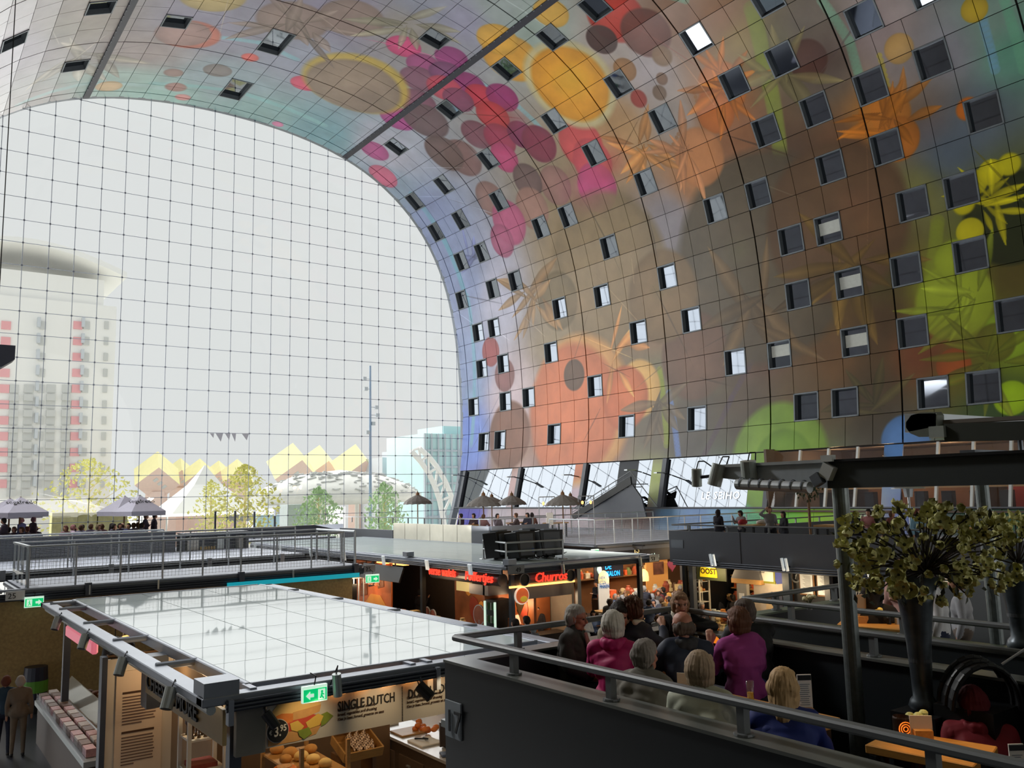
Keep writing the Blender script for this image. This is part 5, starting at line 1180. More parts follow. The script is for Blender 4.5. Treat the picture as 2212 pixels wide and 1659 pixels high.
# ---------------------------------------------------------------- second stall row (49): waffles and churros
rb = stall_roof('stall_roof', 15.4, 21.6, 21.9, 44.2, 3.3, 15.62, 21.9, 21.6, 44.0, 3, 9, 'white roof of the second stall row with black loudspeakers on it', (), (), ())
ribbed(MB(), (15.5, 21.55), (21.9, 21.55), 3.22, .16).build('ribbed_fascia', M_BEAMD, rb)
ribbed(MB(), (15.35, 21.7), (15.35, 44), 3.22, .16, (-1, 0, 0)).build('ribbed_fascia', M_BEAMD, rb)
for i, y in enumerate((23.3, 26.0, 29.2, 32.6, 36.0, 39.6, 43.0)):
    r = empty('twin_spotlight', (15.25, y, 3.15), 'twin silver tube lamp on the second white roof edge, %s from its front corner' % ORD[i], 'lamp', 'twin tubes along the second roof')
    for k in (-.06, .06): MB().tube((15.25, y + k, 2.98), (15.2, y + k, 3.3), .04, 8).build('tube', M_TUBE, r)
    MB().box((15.3, y, 3.12), (.12, .18, .05)).build('bracket', M_BEAMD, r)
for i, x in enumerate((17.5, 20.9)): spot_cyl((x, 21.42, 3.12), (.2, .1, -1), 'silver spotlight on the front edge of the second white roof, %s' % ('above the red sign' if i == 0 else 'at its far end'), mount=(x, 21.55, 3.15), L=.28)
for i, (x, y) in enumerate(((15.5, 27.8), (15.7, 21.8))): MB().box((x, y, 3.42), (.3, .3, .16)).build('roof_box', M_BEAM, label='small grey box on the edge of the second white roof, %s' % ('midway' if i == 0 else 'at the corner'), cat='box')
MB().box2((15.35, 21.38, 3.1), (15.95, 21.42, 3.34)).build('number_plate', M_STEEL, rb)
text('number', '49', (15.62, 21.37, 3.14), (1, 0, 0), (0, 0, 1), .2, M_TXT, rb)
MB().box2((21.3, 21.38, 3.1), (21.75, 21.42, 3.32)).build('number_plate', M_STEEL, rb); text('number', '53', (21.38, 21.37, 3.13), (1, 0, 0), (0, 0, 1), .18, M_TXT, rb)
exit_sign((13.45, 26.6, 2.78), (.8, -.2, 0), 'green escape sign at the right end of the first left deck', .46, .28, 1)
MB().box2((13.2, 26.72, 2.98), (13.62, 26.76, 3.22)).build('number_plate', M_STEEL, dk1); text('number', '25', (13.26, 26.71, 3.02), (1, 0, 0), (0, 0, 1), .2, M_TXT, dk1)
exit_sign((24.75, 28.1, 2.95), (1, 0, 0), 'green escape sign under the edge of the wire mesh fenced deck', .42, .26, 1)
# loudspeakers in a railed pen
sp_ = empty('roof_pen', (17.3, 23.6, 3.35), 'low galvanised pen on the second white roof around the loudspeakers', 'railing')
c4 = [Vector((16.25, 22.75, 0)), Vector((18.4, 22.5, 0)), Vector((18.9, 24.4, 0)), Vector((16.7, 24.7, 0))]
for zz in (3.66, 3.94): MB().path([q + Vector((0, 0, zz)) for q in c4 + c4[:1]], .03, 8).build('pen_rail', M_GALV, sp_)
for q in c4: MB().tube(q + Vector((0, 0, 3.32)), q + Vector((0, 0, 3.94)), .03, 8).build('post', M_GALV, sp_); MB().lathe((q.x, q.y, 3.32), [(.001, .03), (.14, .02), (.15, 0)], 12).build('post_foot', M_GALV, sp_)
for i, (x, y, a) in enumerate(((16.75, 23.9, .3), (17.1, 23.1, .1), (18.1, 24.1, -.2), (18.35, 23.2, -.25))):
    R = Matrix.Rotation(a, 3, 'Z') @ Matrix.Rotation(-.1, 3, 'X'); c = Vector((x, y, 3.82)); r = empty('loudspeaker', (x, y, 3.4), 'black loudspeaker cabinet in the roof pen, %s' % ['rear left one', 'front left one with the blue label', 'rear right one', 'front right one'][i], 'loudspeaker')
    MB().prism([c + R @ Vector(v) for v in ((-.36, -.3, -.42), (.36, -.3, -.42), (.44, -.3, .42), (-.44, -.3, .42))], R @ Vector((0, .6, 0))).build('cabinet', M_BLACK, r, bevel=.02)
    MB().box(c + R @ Vector((0, -.305, 0)), (.6, .01, .7), R).build('grille', M_PARA, r)
    MB().box(c + R @ Vector((0, -.1, .45)), (.5, .3, .05), R).build('top_bracket', M_STEEL, r); MB().tube(c + R @ Vector((0, 0, -.48)), c + R @ Vector((0, 0, -.4)), .2, 8).build('foot', M_BLACK, r)
    if i == 1: MB().box(c + R @ Vector((.25, -.315, -.2)), (.1, .01, .12), R).build('blue_label', mat('label_blue', (40, 70, 130), .5), r)
cbl = MB(); rnd = random.Random(9)
for k in range(6): p = [Vector((17.2 + k * .2, 22.9 + .3 * rnd.random(), 3.4 - .06 * (j % 2) + .02 * k)) + Vector((j * .18, rnd.uniform(-.2, .2), 0)) for j in range(5)]; cbl.path(p, .012, 5)
cbl.build('cable_tangle', M_BLACK, label='tangle of black cables below the loudspeakers', cat='cable')
# solid stall body and faces
M_DIN = mat('dark_interior', (46, 38, 34), .8, var=.2)
MB().box2((17.8, 25.0, 0), (18.0, 43.8, 3.1)).build('wall_divider', M_DIN, label='dark dividing wall inside the second stall row', kind='structure')
MB().box2((15.6, 33.2, 0), (18, 33.4, 3.1)).build('wall_cross', M_DIN, label='dark cross wall in the second stall row', kind='structure')
M_NEON = mat('neon_red', (255, 70, 50), .5, emit=(255, 62, 44), estr=1.15, var=0)
M_NBLUE = mat('neon_blue', (40, 170, 255), .5, emit=(30, 160, 255), estr=1.2, var=0)
M_POST = mat('poster_orange', (208, 110, 56), .6, var=.5, scale=1.6)
M_POSTB = mat('poster_brown', (150, 86, 44), .6, var=.7, scale=1.8)
M_HOODM = mat('hood_steel', (112, 112, 116), .4, .5, var=.08)
M_MENU = mat('menu_cream', (240, 226, 168), .5, emit=(240, 220, 150), estr=.25, var=.03)
xf = 15.62
r = empty('orange_poster', (xf, 31, 1.9), 'orange wall poster with pale round lettering at the far end of the waffle stalls', 'poster')
MB().box2((xf, 29.35, .9), (xf + .06, 32.3, 3.0)).build('sheet', M_POST, r)
for (y0, z0, y1, z1, m) in ((31.9, 1.6, 31.3, 3.0, M_POSTB), (31.2, 2.0, 30.6, 3.0, M_DIN), (30.4, 2.0, 29.9, 2.95, M_POSTB)): MB().prism([(xf - .02, y0, z0), (xf - .02, y1, z0 + .1), (xf - .02, y1 + .1, z1), (xf - .02, y0, z1 - .1)], (.015, 0, 0)).build('painted_shape', m, r)
MB().prism([(xf - .02, 31.6, 1.3), (xf - .02, 31.0, 1.75), (xf - .02, 30.2, 1.75), (xf - .02, 29.6, 1.3), (xf - .02, 30.4, 1.1)], (.015, 0, 0)).build('pale_shape', mat('poster_amber', (226, 150, 64), .6, var=.2, scale=2), r)
text('lettering', 'Grieks\nRestaurant', (xf - .04, 31.8, 2.1), (0, -1, 0), (0, 0, 1), .36, mat('letter_peach', (246, 176, 140), .6, var=0), r, line=.8, shear=.2)
r = empty('tilted_screen', (15.7, 29.5, 2.75), 'wide black screen tilted forward under the second roof edge', 'screen')
MB().prism([(15.35, 31.1, 2.95), (15.35, 27.9, 2.95), (15.15, 27.9, 2.42), (15.15, 31.1, 2.42)], (.06, 0, -.02)).build('display', M_BLACK, r)
for y in (28.6, 30.4): MB().tube((15.4, y, 2.9), (15.4, y, 3.15), .03, 6).build('hanger', M_BEAMD, r)
for i, y in enumerate((28.6, 29.9)): MB().box2((15.5, y - .4, 2.98), (15.75, y + .4, 3.03)).build('strip_lamp', M_WARM, label='warm strip lamp above the tilted black screen, %s' % ('nearer the waffles' if i == 0 else 'further along'), cat='lamp')
MB().box2((15.55, 26.9, 0), (15.7, 27.05, 3.1)).build('stall_post', M_BLACK, label='black upright between the dark stall and the waffle stall', cat='post')
r = empty('food_poster', (xf + 1.2, 25, 1.9), 'brown and gold food poster wall at the back of the waffle stall', 'poster')
MB().box2((16.9, 22.2, .9), (17.0, 26.9, 3.0)).build('sheet', M_POSTB, r)
rnd = random.Random(11)
for k in range(9):
    y = 22.8 + .46 * k; z = rnd.uniform(1.4, 2.6); a = rnd.uniform(.2, .4); n = 10
    MB().prism([(16.88, y + a * math.cos(2 * PI * i / n), z + a * 1.3 * math.sin(2 * PI * i / n + .3)) for i in range(n)], (.015, 0, 0)).build('printed_shape', mat('poster_gold', (226, 160, 70), .6, var=.3, scale=3) if k % 2 else mat('poster_rust', (160, 60, 40), .6, var=.3, scale=3), r)
mbd = MB().box2((16.4, 24.7, 2.2), (16.43, 26.0, 2.6)).build('menu_board', M_MENU, label='pale yellow menu board hanging in the waffle stall', cat='menu')
for y in (24.9, 25.8): MB().tube((16.41, y, 2.6), (16.41, y, 3.2), .008, 4).build('cord', M_BLACK, mbd)
r = empty('neon_sign', (15.7, 24, 2.9), 'red neon lettering on a steel duct along the waffle stall', 'sign')
MB().tube((15.85, 22.4, 2.82), (15.85, 26.6, 2.82), .2, 14).build('duct', M_HOODM, r)
text('lettering', 'verse wafels', (15.6, 26.55, 2.78), (0, -1, 0), (0, 0, 1), .42, M_NEON, r, sx=.86, shear=.15, bold=.004, extr=.02)
text('lettering', 'Poffertjes', (15.6, 24.2, 2.74), (0, -1, 0), (0, 0, 1), .42, M_NEON, r, sx=1.0, shear=.15, bold=.004, extr=.02)
r = empty('neon_sign', (17.2, 21.75, 2.85), 'red neon churros lettering between two round duct ends', 'sign')
MB().tube((16.3, 21.95, 2.86), (18.15, 21.95, 2.86), .2, 14).build('duct', M_HOODM, r)
for x in (16.2, 18.05):
    MB().lathe((x, 21.7, 2.86), [(.17, 0), (.2, 0), (.2, .4), (.17, .4), (.17, 0)], 20, R=Matrix.Rotation(-PI / 2, 3, 'X')).build('duct_end', M_HOODM, r); MB().tube((x, 21.74, 2.86), (x, 21.8, 2.86), .17, 18).build('duct_mouth', M_BLACK, r)
text('lettering', 'Churros', (16.52, 21.62, 2.76), (1, 0, 0), (0, 0, 1), .40, M_NEON, r, sx=.95, shear=.15, bold=.004, extr=.02)
MB().box2((15.7, 21.8, 2.62), (18.4, 21.86, 2.68)).build('light_rail', M_WARM, label='thin warm light rail under the churros sign', cat='lamp')
# hoods, front wall posters, fridge
for i, (a, b) in enumerate((((15.7, 23.0, 2.3), (16.8, 24.1, 2.62)), ((16.5, 22.1, 2.2), (18.4, 23.0, 2.62)))):
    r = empty('extractor_hood', ((a[0] + b[0]) / 2, (a[1] + b[1]) / 2, 2.4), 'boxy steel extractor hood %s' % ('at the corner of the waffle stall' if i == 0 else 'over the churros counter'), 'hood')
    MB().box2(a, b).build('body', M_HOODM, r); MB().box2((a[0] + .3, a[1] + .3, b[2]), (b[0] - .3, b[1] - .3, 3.2)).build('flue', M_HOODM, r)
MB().box2((15.7, 23.2, .8), (18.35, 23.3, 2.7)).build('back_poster', M_POSTB, label='brown pastry poster behind the churros counter', cat='poster')
r = empty('round_sign', (16.2, 21.9, 2.2), 'round lit ice cream sign shaped like a cone', 'sign')
MB().tube((16.2, 21.86, 2.36), (16.2, 21.92, 2.36), .27, 24).build('disc_rim', mat('rim_white', (240, 232, 214), .5, emit=(255, 240, 220), estr=.5, var=0), r)
MB().tube((16.2, 21.84, 2.36), (16.2, 21.9, 2.36), .235, 24).build('disc', mat('disc_orange', (236, 120, 60), .5, emit=(236, 110, 60), estr=.35, var=.2), r)
MB().ell((16.24, 21.83, 2.26), (.14, .02, .09), 12).build('scoop', mat('scoop_yellow', (240, 210, 80), .5, emit=(240, 200, 60), estr=.3, var=0), r)
MB().prism([(15.98, 21.88, 2.16), (16.3, 21.88, 2.1), (16.1, 21.88, 1.75)], (0, .04, 0)).build('cone', mat('cone_tan', (226, 160, 90), .6), r)
r = empty('fridge', (15.5, 22.6, 0), 'upright drinks fridge with white lit edges at the waffle stall corner', 'fridge')
MB().box2((15.65, 22.5, .1), (16.3, 23.1, 2.2)).build('body', M_BLACK, r); 
for y in (22.5, 23.06): MB().box2((15.6, y, .3), (15.65, y + .06, 2.15)).build('light_edge', M_EXITW, r)
for z in (.7, 1.1, 1.5, 1.9): 
    for k in range(4): MB().tube((15.63, 22.62 + .12 * k, z), (15.63, 22.62 + .12 * k, z + .22), .035, 6).build('bottle', mat('bottle_%d' % (k % 2), [(70, 110, 70), (200, 210, 200)][k % 2], .2), r)
MB().box2((15.7, 22.05, 0), (18.2, 22.7, 1.05)).build('serving_bar', M_DIN, label='dark churros counter between the fridge and the corner post', cat='counter')
MB().box2((15.65, 24.3, 0), (16.2, 33.0, 1.05)).build('counter_long', M_DIN, label='dark long counter of the waffle stall', cat='counter')
bo = empty('glass_carafe', (16.0, 22.3, 1.05), 'amber conical carafe on the churros counter', 'carafe'); MB().lathe((16.0, 22.3, 1.05), [(.001, 0), (.14, 0), (.13, .15), (.05, .42), (.045, .6), (.001, .6)], 14).build('body', mat('amber_glass', (150, 84, 50), .15, spec=.8), bo, smooth=True)
rnd = random.Random(21)
M_STUFF = [mat('goods_%d' % i, c, .5, var=.4, scale=10) for i, c in enumerate(((210, 140, 70), (226, 196, 140), (150, 70, 44), (214, 214, 206), (90, 110, 70), (200, 90, 50), (120, 92, 66)))]
def goods(n, x0, x1, y0, y1, z, label, group, smin=.08, smax=.2, cat='goods'):
    for k in range(n):
        x, y = rnd.uniform(x0, x1), rnd.uniform(y0, y1); s = rnd.uniform(smin, smax); m = M_STUFF[rnd.randrange(7)]
        w = rnd.random()
        mb = MB()
        if w < .45: mb.lathe((x, y, z), [(.001, 0), (s * .45, 0), (s * .5, s * .9), (s * .3, s * 1.2), (s * .3, s * 1.4), (.001, s * 1.4)], 10)
        elif w < .75: mb.box2((x - s / 2, y - s / 2, z), (x + s / 2, y + s / 2, z + s * .9))
        else: mb.ell((x, y, z + s * .4), (s * .7, s * .6, s * .42), 10)
        ci = M_STUFF.index(m); kd = 'jar' if w < .45 else 'packet' if w < .75 else 'loaf'; fx = (x - x0) / (x1 - x0) if x1 - x0 > y1 - y0 else (y - y0) / (y1 - y0)
        mb.build(kd, m, label='%s %s, %s, %s' % (['amber', 'cream', 'rust red', 'white', 'green', 'orange', 'brown'][ci], kd, ['near end', 'near middle', 'centre', 'far middle', 'far end'][min(4, int(fx * 5))], label.replace('goods on', 'on').replace('small item set out on', 'on').replace('food piled on', 'on').replace('item on', 'on').replace('bottle or jar on', 'on').replace('small jar on', 'on')), cat='jar' if w < .45 else 'packet' if w < .75 else 'loaf', group=group)
goods(16, 15.75, 16.1, 24.4, 32.8, 1.05, 'small item set out on the long waffle counter', 'items on the waffle counter', .12, .3)
for i, (x, y, z) in enumerate(((15.75, 23.6, 1.55), (15.8, 26.6, 1.25), (15.8, 27.0, 1.3), (15.8, 31.5, 1.25))):
    r = empty('round_stand', (x, y, 1.05), 'round glass display dome on the waffle counter, %s from the corner' % ORD[i], 'display')
    MB().tube((x - .02, y, z + .1), (x + .02, y, z + .1), .3 if i == 0 else .18, 20).build('disc', mat('disc_brown', (150, 80, 56), .5, var=.3), r); MB().lathe((x, y, z + .1), [((.3 if i == 0 else .18), -.02), ((.33 if i == 0 else .2), -.02), ((.33 if i == 0 else .2), .02), ((.3 if i == 0 else .18), .02), ((.3 if i == 0 else .18), -.02)], 20, R=Matrix.Rotation(PI / 2, 3, 'Y')).build('rim', M_GALV, r); MB().tube((x, y, 1.05), (x, y, z - .05), .03, 6).build('foot', M_GALV, r)
MB().box2((18.25, 21.62, 0), (18.4, 21.75, 3.1)).build('corner_post', M_STEEL, label='blue grey steel post right of the churros counter', cat='post')
MB().box2((18.4, 22.1, 0), (18.5, 25, 3.1)).build('wall_side', M_CONC, label='grey side wall of the churros stall', kind='structure')
for p in ((15.0, 25.4, 2.4), (14.9, 30.6, 2.3), (16.6, 22.6, 2.0), (16.3, 24.5, 2.7), (16.4, 28.4, 2.7), (17.4, 22.5, 2.1)): point_light('stall_lamp', p, 34, (1, .68, .38), .12)
# dark stall with cyan strip below the first deck, seen over the near roof
MB().box2((8.6, 26.65, 2.86), (13.0, 26.7, 3.0)).build('cyan_sign', mat('cyan_strip', (30, 175, 195), .5, emit=(20, 170, 190), estr=.55, var=0), label='long cyan fascia strip under the first left deck', cat='sign')
r = empty('dark_sign', (14, 30.8, 1.9), 'dark stall front with spaced white capitals under the right end of the first deck', 'sign')
MB().box2((13.0, 30.75, 0), (14.9, 30.85, 2.2)).build('board', M_BLACK, r); text('lettering', 'C O R', (13.3, 30.72, 1.75), (1, 0, 0), (0, 0, 1), .34, M_PAPER, r)
mesh_rail('slatted_fence', [(13.6, 31.0), (15.3, 31.0)], 1.4, 1.0, 'short grey slatted railing left of the orange poster', .2, .2)
MB().box2((13.4, 30.9, 0), (15.4, 31.1, 1.4)).build('low_wall', M_DIN, label='dark low wall carrying the slatted railing', cat='wall')

# ---------------------------------------------------------------- plaza shops at the back (under the fenced deck)
YB = 28.45
MB().box2((22.0, 30.6, 0), (36.5, 30.8, 2.88)).build('wall_shops', mat('shop_back', (110, 74, 46), .8, var=.4, scale=1), label='warm back wall of the plaza shops', kind='structure')
MB().box2((25.0, YB - .05, 2.35), (31.5, YB + .1, 3.15)).build('shop_fascia', mat('navy_black', (20, 22, 32), .5), label='black fascia over the chocolate shop', cat='fascia')
r = empty('neon_sign', (25.4, 28.3, 2.1), 'blue neon ice parlour sign with a white cone mark', 'sign')
MB().box2((24.9, 28.35, 1.78), (26.6, 28.4, 2.5)).build('board', mat('board_night', (24, 26, 44), .4), r)
text('lettering', 'DE', (25.5, 28.33, 2.16), (1, 0, 0), (0, 0, 1), .34, M_NBLUE, r, sx=.9, bold=.006); text('lettering', 'IJSSALON', (25.4, 28.33, 1.86), (1, 0, 0), (0, 0, 1), .30, M_NBLUE, r, sx=.78, bold=.006)
MB().lathe((25.15, 28.32, 1.95), [(.001, 0), (.12, .2), (.1, .32), (.001, .4)], 8).build('cone_mark', M_EXITW, r)
text('lettering', 'Leonidas', (27.75, YB - .07, 2.44), (1, 0, 0), (0, 0, 1), .36, M_EXITW, None, sx=.9, label=None)
o = bpy.data.objects['lettering' if 'x' == 'y' else [k.name for k in COL.objects if k.name.startswith('lettering')][-1]]; o.name = 'shop_lettering'; tag(o, 'white shop lettering on the black fascia over the chocolate shop', 'lettering')
text('big_lettering', 'JS', (27.3, YB - .09, 2.75), (1, 0, 0), (0, 0, 1), .5, M_MENU, None); tag(bpy.data.objects['big_lettering'], 'large cream capitals under the fenced deck', 'lettering')
r = empty('glowing_poster', (28.9, YB, 1.6), 'glowing orange panel with a face picture beside the pink heart', 'panel')
MB().box2((28.2, YB + .1, .6), (29.6, YB + .15, 2.34)).build('sheet', mat('panel_amber', (226, 160, 84), .6, emit=(230, 150, 70), estr=.22, var=.15, scale=.6), r); MB().box2((28.65, YB + .06, 1.7), (29.3, YB + .1, 2.25)).build('picture', mat('picture_face', (120, 70, 50), .6, var=.8, scale=4), r)
hb = MB(); n = 26; hp_ = []
for i in range(n): t = 2 * PI * i / n; hp_.append((29.68 + .017 * 16 * math.sin(t) ** 3, YB - .12, 2.06 + .017 * (13 * math.cos(t) - 5 * math.cos(2 * t) - 2 * math.cos(3 * t) - math.cos(4 * t))))
hrt = hb.prism(hp_, (0, .06, 0)).build('pink_heart', mat('heart_pink', (176, 70, 104), .5, var=.1), label='pink heart hanging beside the glowing orange panel', cat='heart')
MB().tube((29.68, YB - .09, 2.2), (29.68, YB - .09, 3.1), .008, 4).build('cord', M_BLACK, hrt)
for i, (x, z) in enumerate(((24.75, 1.95), (27.1, 1.86))):
    r = empty('pendant_lamp', (x, 27.6, z), 'pale glowing bell lamp over the plaza counters, %s' % ('by the ice parlour sign' if i == 0 else 'before the chocolate shop'), 'lamp')
    MB().lathe((x, 27.6, z), [(.22, -.26), (.23, -.1), (.19, .12), (.08, .24), (.01, .26)], 14).build('shade', mat('shade_glow', (250, 226, 160), .5, emit=(255, 220, 140), estr=.8, var=0), r, smooth=True); MB().tube((x, 27.6, z + .25), (x, 27.6, 3.12), .01, 5).build('cord', M_BLACK, r); MB().box2((x - .05, 27.5, 3.1), (x + .05, 28.6, 3.16)).build('arm', M_BLACK, r)
for i, (x0, x1) in enumerate(((24.3, 27.2), (27.4, 30.6))):
    MB().box2((x0, 27.3, 0), (x1, 27.9, 1.05)).build('shop_counter', M_WOODD, label='wooden %s counter facing the plaza' % ('ice parlour' if i == 0 else 'chocolate shop'), cat='counter')
    goods(22, x0 + .1, x1 - .1, 27.35, 27.85, 1.05, 'goods on the %s counter' % ('ice parlour' if i == 0 else 'chocolate'), 'goods on the plaza counter %s' % ('of the ice parlour' if i == 0 else 'of the chocolate shop'), .12, .34)
    goods(26, x0, x1, 30.2, 30.5, 1.6, 'goods on the back shelf of the %s' % ('ice parlour' if i == 0 else 'chocolate shop'), 'goods on the back shelf %s' % ('of the ice parlour' if i == 0 else 'of the chocolate shop'), .12, .3)
    MB().box2((x0, 30.1, 1.54), (x1, 30.6, 1.6)).build('back_shelf', M_WOODD, label='long back shelf of the %s' % ('ice parlour' if i == 0 else 'chocolate shop'), cat='shelf')
r = empty('blue_poster', (24.3, 27.2, 1.2), 'tall white poster with blue printing on the plaza', 'poster')
MB().box2((24.0, 27.1, .0), (24.6, 27.15, 1.75)).build('sheet', M_PAPER, r); text('lettering', 'HIER\nETEN\nPINNEN', (24.05, 27.08, 1.55), (1, 0, 0), (0, 0, 1), .2, mat('ink_blue', (30, 110, 190), .6, var=0), r, sx=.75, line=.9)
for p in ((25.6, 28.9, 2.5), (28.8, 28.8, 2.2), (27.4, 29.6, 2.4), (25.5, 27, 2.2), (31, 27, 2.6)): point_light('shop_lamp', p, 70, (1, .70, .40), .15)
area_light('plaza_fill', (23.2, 23.2, 5.6), (26, 26, 0.8), 1.2, 1.2, 420, (1, .9, .78))  # added overhead without a fixture to brighten the crowd
# ---------------------------------------------------------------- shops below the charcoal parapet (78)
XR = 23.2
MB().box2((25.6, 5, 0), (25.8, 21.3, 3.1)).build('wall_row', mat('row_back', (96, 76, 56), .8, var=.3, scale=1.2), label='back wall of the shop row under the right terrace', kind='structure')
MB().box2((23.0, 21.38, 0), (25.8, 21.5, 2.9)).build('wall_corner', M_BLACK, label='black end wall of the shop row under the right terrace', kind='structure')
ribbed(MB(), (22.6, 4.6), (22.6, 21.5), 3.1, .2, (-1, 0, 0)).build('edge_ribs', M_BEAMD, d3)
r = empty('yellow_sign', (XR, 20.4, 2.8), 'yellow beehive shaped shop sign with four dark letters', 'sign')
MB().box2((XR, 19.7, 2.4), (XR + .05, 21.0, 3.05)).build('board', mat('sign_moss', (70, 76, 50), .6), r)
n = 18; MB().prism([(XR - .03, 20.45 + .38 * math.cos(PI * i / n) * (1 if 1 else 0), 2.5 + .55 * math.sin(PI * i / n) ** .8) for i in range(n + 1)], (.03, 0, 0)).build('hive', mat('hive_yellow', (232, 206, 40), .5, emit=(230, 200, 30), estr=.45, var=.1), r)
text('lettering', 'OOST', (XR - .05, 20.78, 2.62), (0, -1, 0), (0, 0, 1), .26, M_TXTB, r, bold=.006)
sh = shelf_unit('lit_shelf', 23.3, 23.8, 21.0, 21.35, (1.6, 1.95, 2.3, 2.65), 3.0, M_WFR, 'narrow white lit shelf at the far corner of the shop row')
goods(8, 23.35, 23.75, 21.05, 21.3, 1.95, 'small jar on the narrow white lit shelf', 'jars on the narrow white shelf', .1, .2); goods(6, 23.35, 23.75, 21.05, 21.3, 2.3, 'small jar on the upper board of the white lit shelf', 'jars on the upper white shelf', .1, .2)
for i, (y0, y1, z) in enumerate(((17.6, 20.9, 1.1), (17.6, 20.8, .7))):
    MB().box2((22.9 - .5 * i, y0, 0), (23.5 - .5 * i, y1, z)).build('deli_counter', M_WOODD, label='deli counter of the yellow sign shop, %s' % ('back one' if i == 0 else 'low front one'), cat='counter')
    goods(40, 22.95 - .5 * i, 23.4 - .5 * i, y0 + .1, y1 - .1, z, 'food piled on the %s deli counter' % ('back' if i == 0 else 'low front'), 'food on the %s deli counter' % ('back' if i == 0 else 'low front'), .12, .3)
for j, z in enumerate((1.5, 1.95, 2.4)):
    MB().box2((25.2, 17.2, z - .04), (25.6, 21.2, z)).build('deli_shelf', M_WOOD, label='back shelf of the deli, %s from the bottom' % ORD[j], cat='shelf'); goods(20, 25.25, 25.55, 17.3, 21.1, z, 'item on the deli back shelf, %s board' % ORD[j], 'items on the %s deli shelf' % ORD[j], .1, .28)
r = empty('extractor_hood', (23.4, 18.7, 2.6), 'sloping steel hood over the deli under the charcoal parapet', 'hood')
MB().prism([(23.1, 18.2, 2.55), (23.1, 19.4, 2.55), (23.1, 19.2, 2.9), (23.1, 18.3, 2.9)], (1.0, 0, 0)).build('body', M_HOODM, r); MB().box2((23.1, 18.2, 2.4), (24.1, 19.4, 2.55)).build('rim', M_WOOD, r)
MB().box2((23.0, 18.7, 0), (23.15, 19.1, 2.4)).build('grey_pier', M_CONC, label='grey pier with a pinned sheet right of the deli', cat='pier'); MB().box2((22.97, 18.8, 1.7), (22.99, 19.0, 2.1)).build('pinned_sheet', M_PAPER, label='white sheet pinned on the grey pier', cat='sheet')
r = empty('picture_wall', (XR + .2, 17.8, 2), 'printed wall of pale clouds, blue sky and small town figures beside the blue column', 'poster')
MB().box2((XR + .1, 17.35, .9), (XR + .15, 18.75 - .1, 3.0)).build('sheet', mat('print_clouds', (196, 184, 170), .6, var=.5, scale=2.2), r)
MB().prism([(XR + .07, 17.95, 3.0), (XR + .07, 17.36, 3.0), (XR + .07, 17.36, 2.5), (XR + .07, 17.7, 2.45)], (.015, 0, 0)).build('blue_sky', mat('print_blue', (60, 74, 160), .6, var=.5, scale=4), r)
MB().box2((XR + .06, 17.75, 2.45), (XR + .09, 18.58, 2.95)).build('notice_frame', mat('olive_frame', (140, 140, 50), .6), r); MB().box2((XR + .04, 17.8, 2.52), (XR + .07, 18.45, 2.9)).build('notice', M_PAPER, r)
text('lettering', 'MAKELAARS\n  & CO', (XR + .03, 18.42, 2.78), (0, -1, 0), (0, 0, 1), .10, M_TXT, r, line=1.3)
MB().prism([(XR + .06, 17.95, 1.5), (XR + .06, 17.5, 1.45), (XR + .06, 17.52, 2.1), (XR + .06, 17.92, 2.2)], (.015, 0, 0)).build('printed_block', mat('print_navy', (54, 58, 76), .6, var=.2), r)
MB().prism([(XR + .05, 18.15, 1.3), (XR + .05, 17.7, 1.3), (XR + .05, 17.75, 1.6), (XR + .05, 18.0, 1.85), (XR + .05, 18.15, 1.8)], (.015, 0, 0)).build('printed_figure', mat('print_sand', (206, 180, 140), .6, var=.2), r)
MB().ell((XR + .05, 18.05, 1.98), (.02, .12, .15), 10).build('printed_head', M_DIN, r)
MB().box2((XR - .05, 17.15, 0), (XR + .1, 17.4, 3.1)).build('blue_column', mat('column_navy', (44, 58, 76), .5), label='dark blue steel column between the two shops', cat='column')
MB().box2((XR + .1, 5, 0), (XR + .2, 17.1, 3.1)).build('wall_black_shop', mat('shop_black', (24, 26, 30), .6, var=.2), label='black shop front with clipboards under the right terrace', kind='structure')
r = empty('round_emblem', (XR, 16.95, 2.75), 'grey ring emblem on the black shop front', 'emblem'); MB().lathe((XR + .06, 16.95, 2.75), [(.15, -.01), (.2, -.01), (.2, .02), (.15, .02), (.15, -.01)], 22, R=Matrix.Rotation(-PI / 2, 3, 'Y')).build('ring', mat('emblem_grey', (90, 92, 96), .6), r); text('letter', 'f', (XR + .04, 17.0, 2.66), (0, -1, 0), (0, 0, 1), .26, mat('emblem_pale', (130, 132, 136), .6), r, shear=.3)
for i, y in enumerate((16.55, 15.93)):
    r = empty('clipboard_menu', (XR, y, 2.6), 'wooden clipboard menu with a white sheet on the black shop front, %s' % ('beside the ring emblem' if i == 0 else 'nearer the pergola post'), 'menu')
    MB().box2((XR + .03, y - .27, 2.2), (XR + .07, y + .27, 2.95)).build('board', M_WOODD, r); MB().box2((XR, y - .22, 2.25), (XR + .04, y + .22, 2.86)).build('sheet', mat('menu_white', (206, 212, 220), .6, var=.02), r); MB().box2((XR - .03, y - .07, 2.83), (XR + .02, y + .07, 2.9)).build('clip', M_BLACK, r)
    tl_ = MB()
    for k in range(12): tl_.box2((XR - .01, y - .16, 2.78 - k * .04), (XR + .005, y + .12 - .04 * (k % 3), 2.79 - k * .04))
    tl_.build('text_lines', M_STEEL, r)
r = empty('shop_word', (XR, 14.9, 2.3), 'pale script lettering on the dark board right of the pergola post', 'lettering'); MB().box2((XR + .02, 14.0, 2.1), (XR + .06, 15.3, 2.75)).build('board', M_PARA, r); text('lettering', 'life', (XR, 15.0, 2.3), (0, -1, 0), (0, 0, 1), .34, M_PAPER, r, shear=.3)
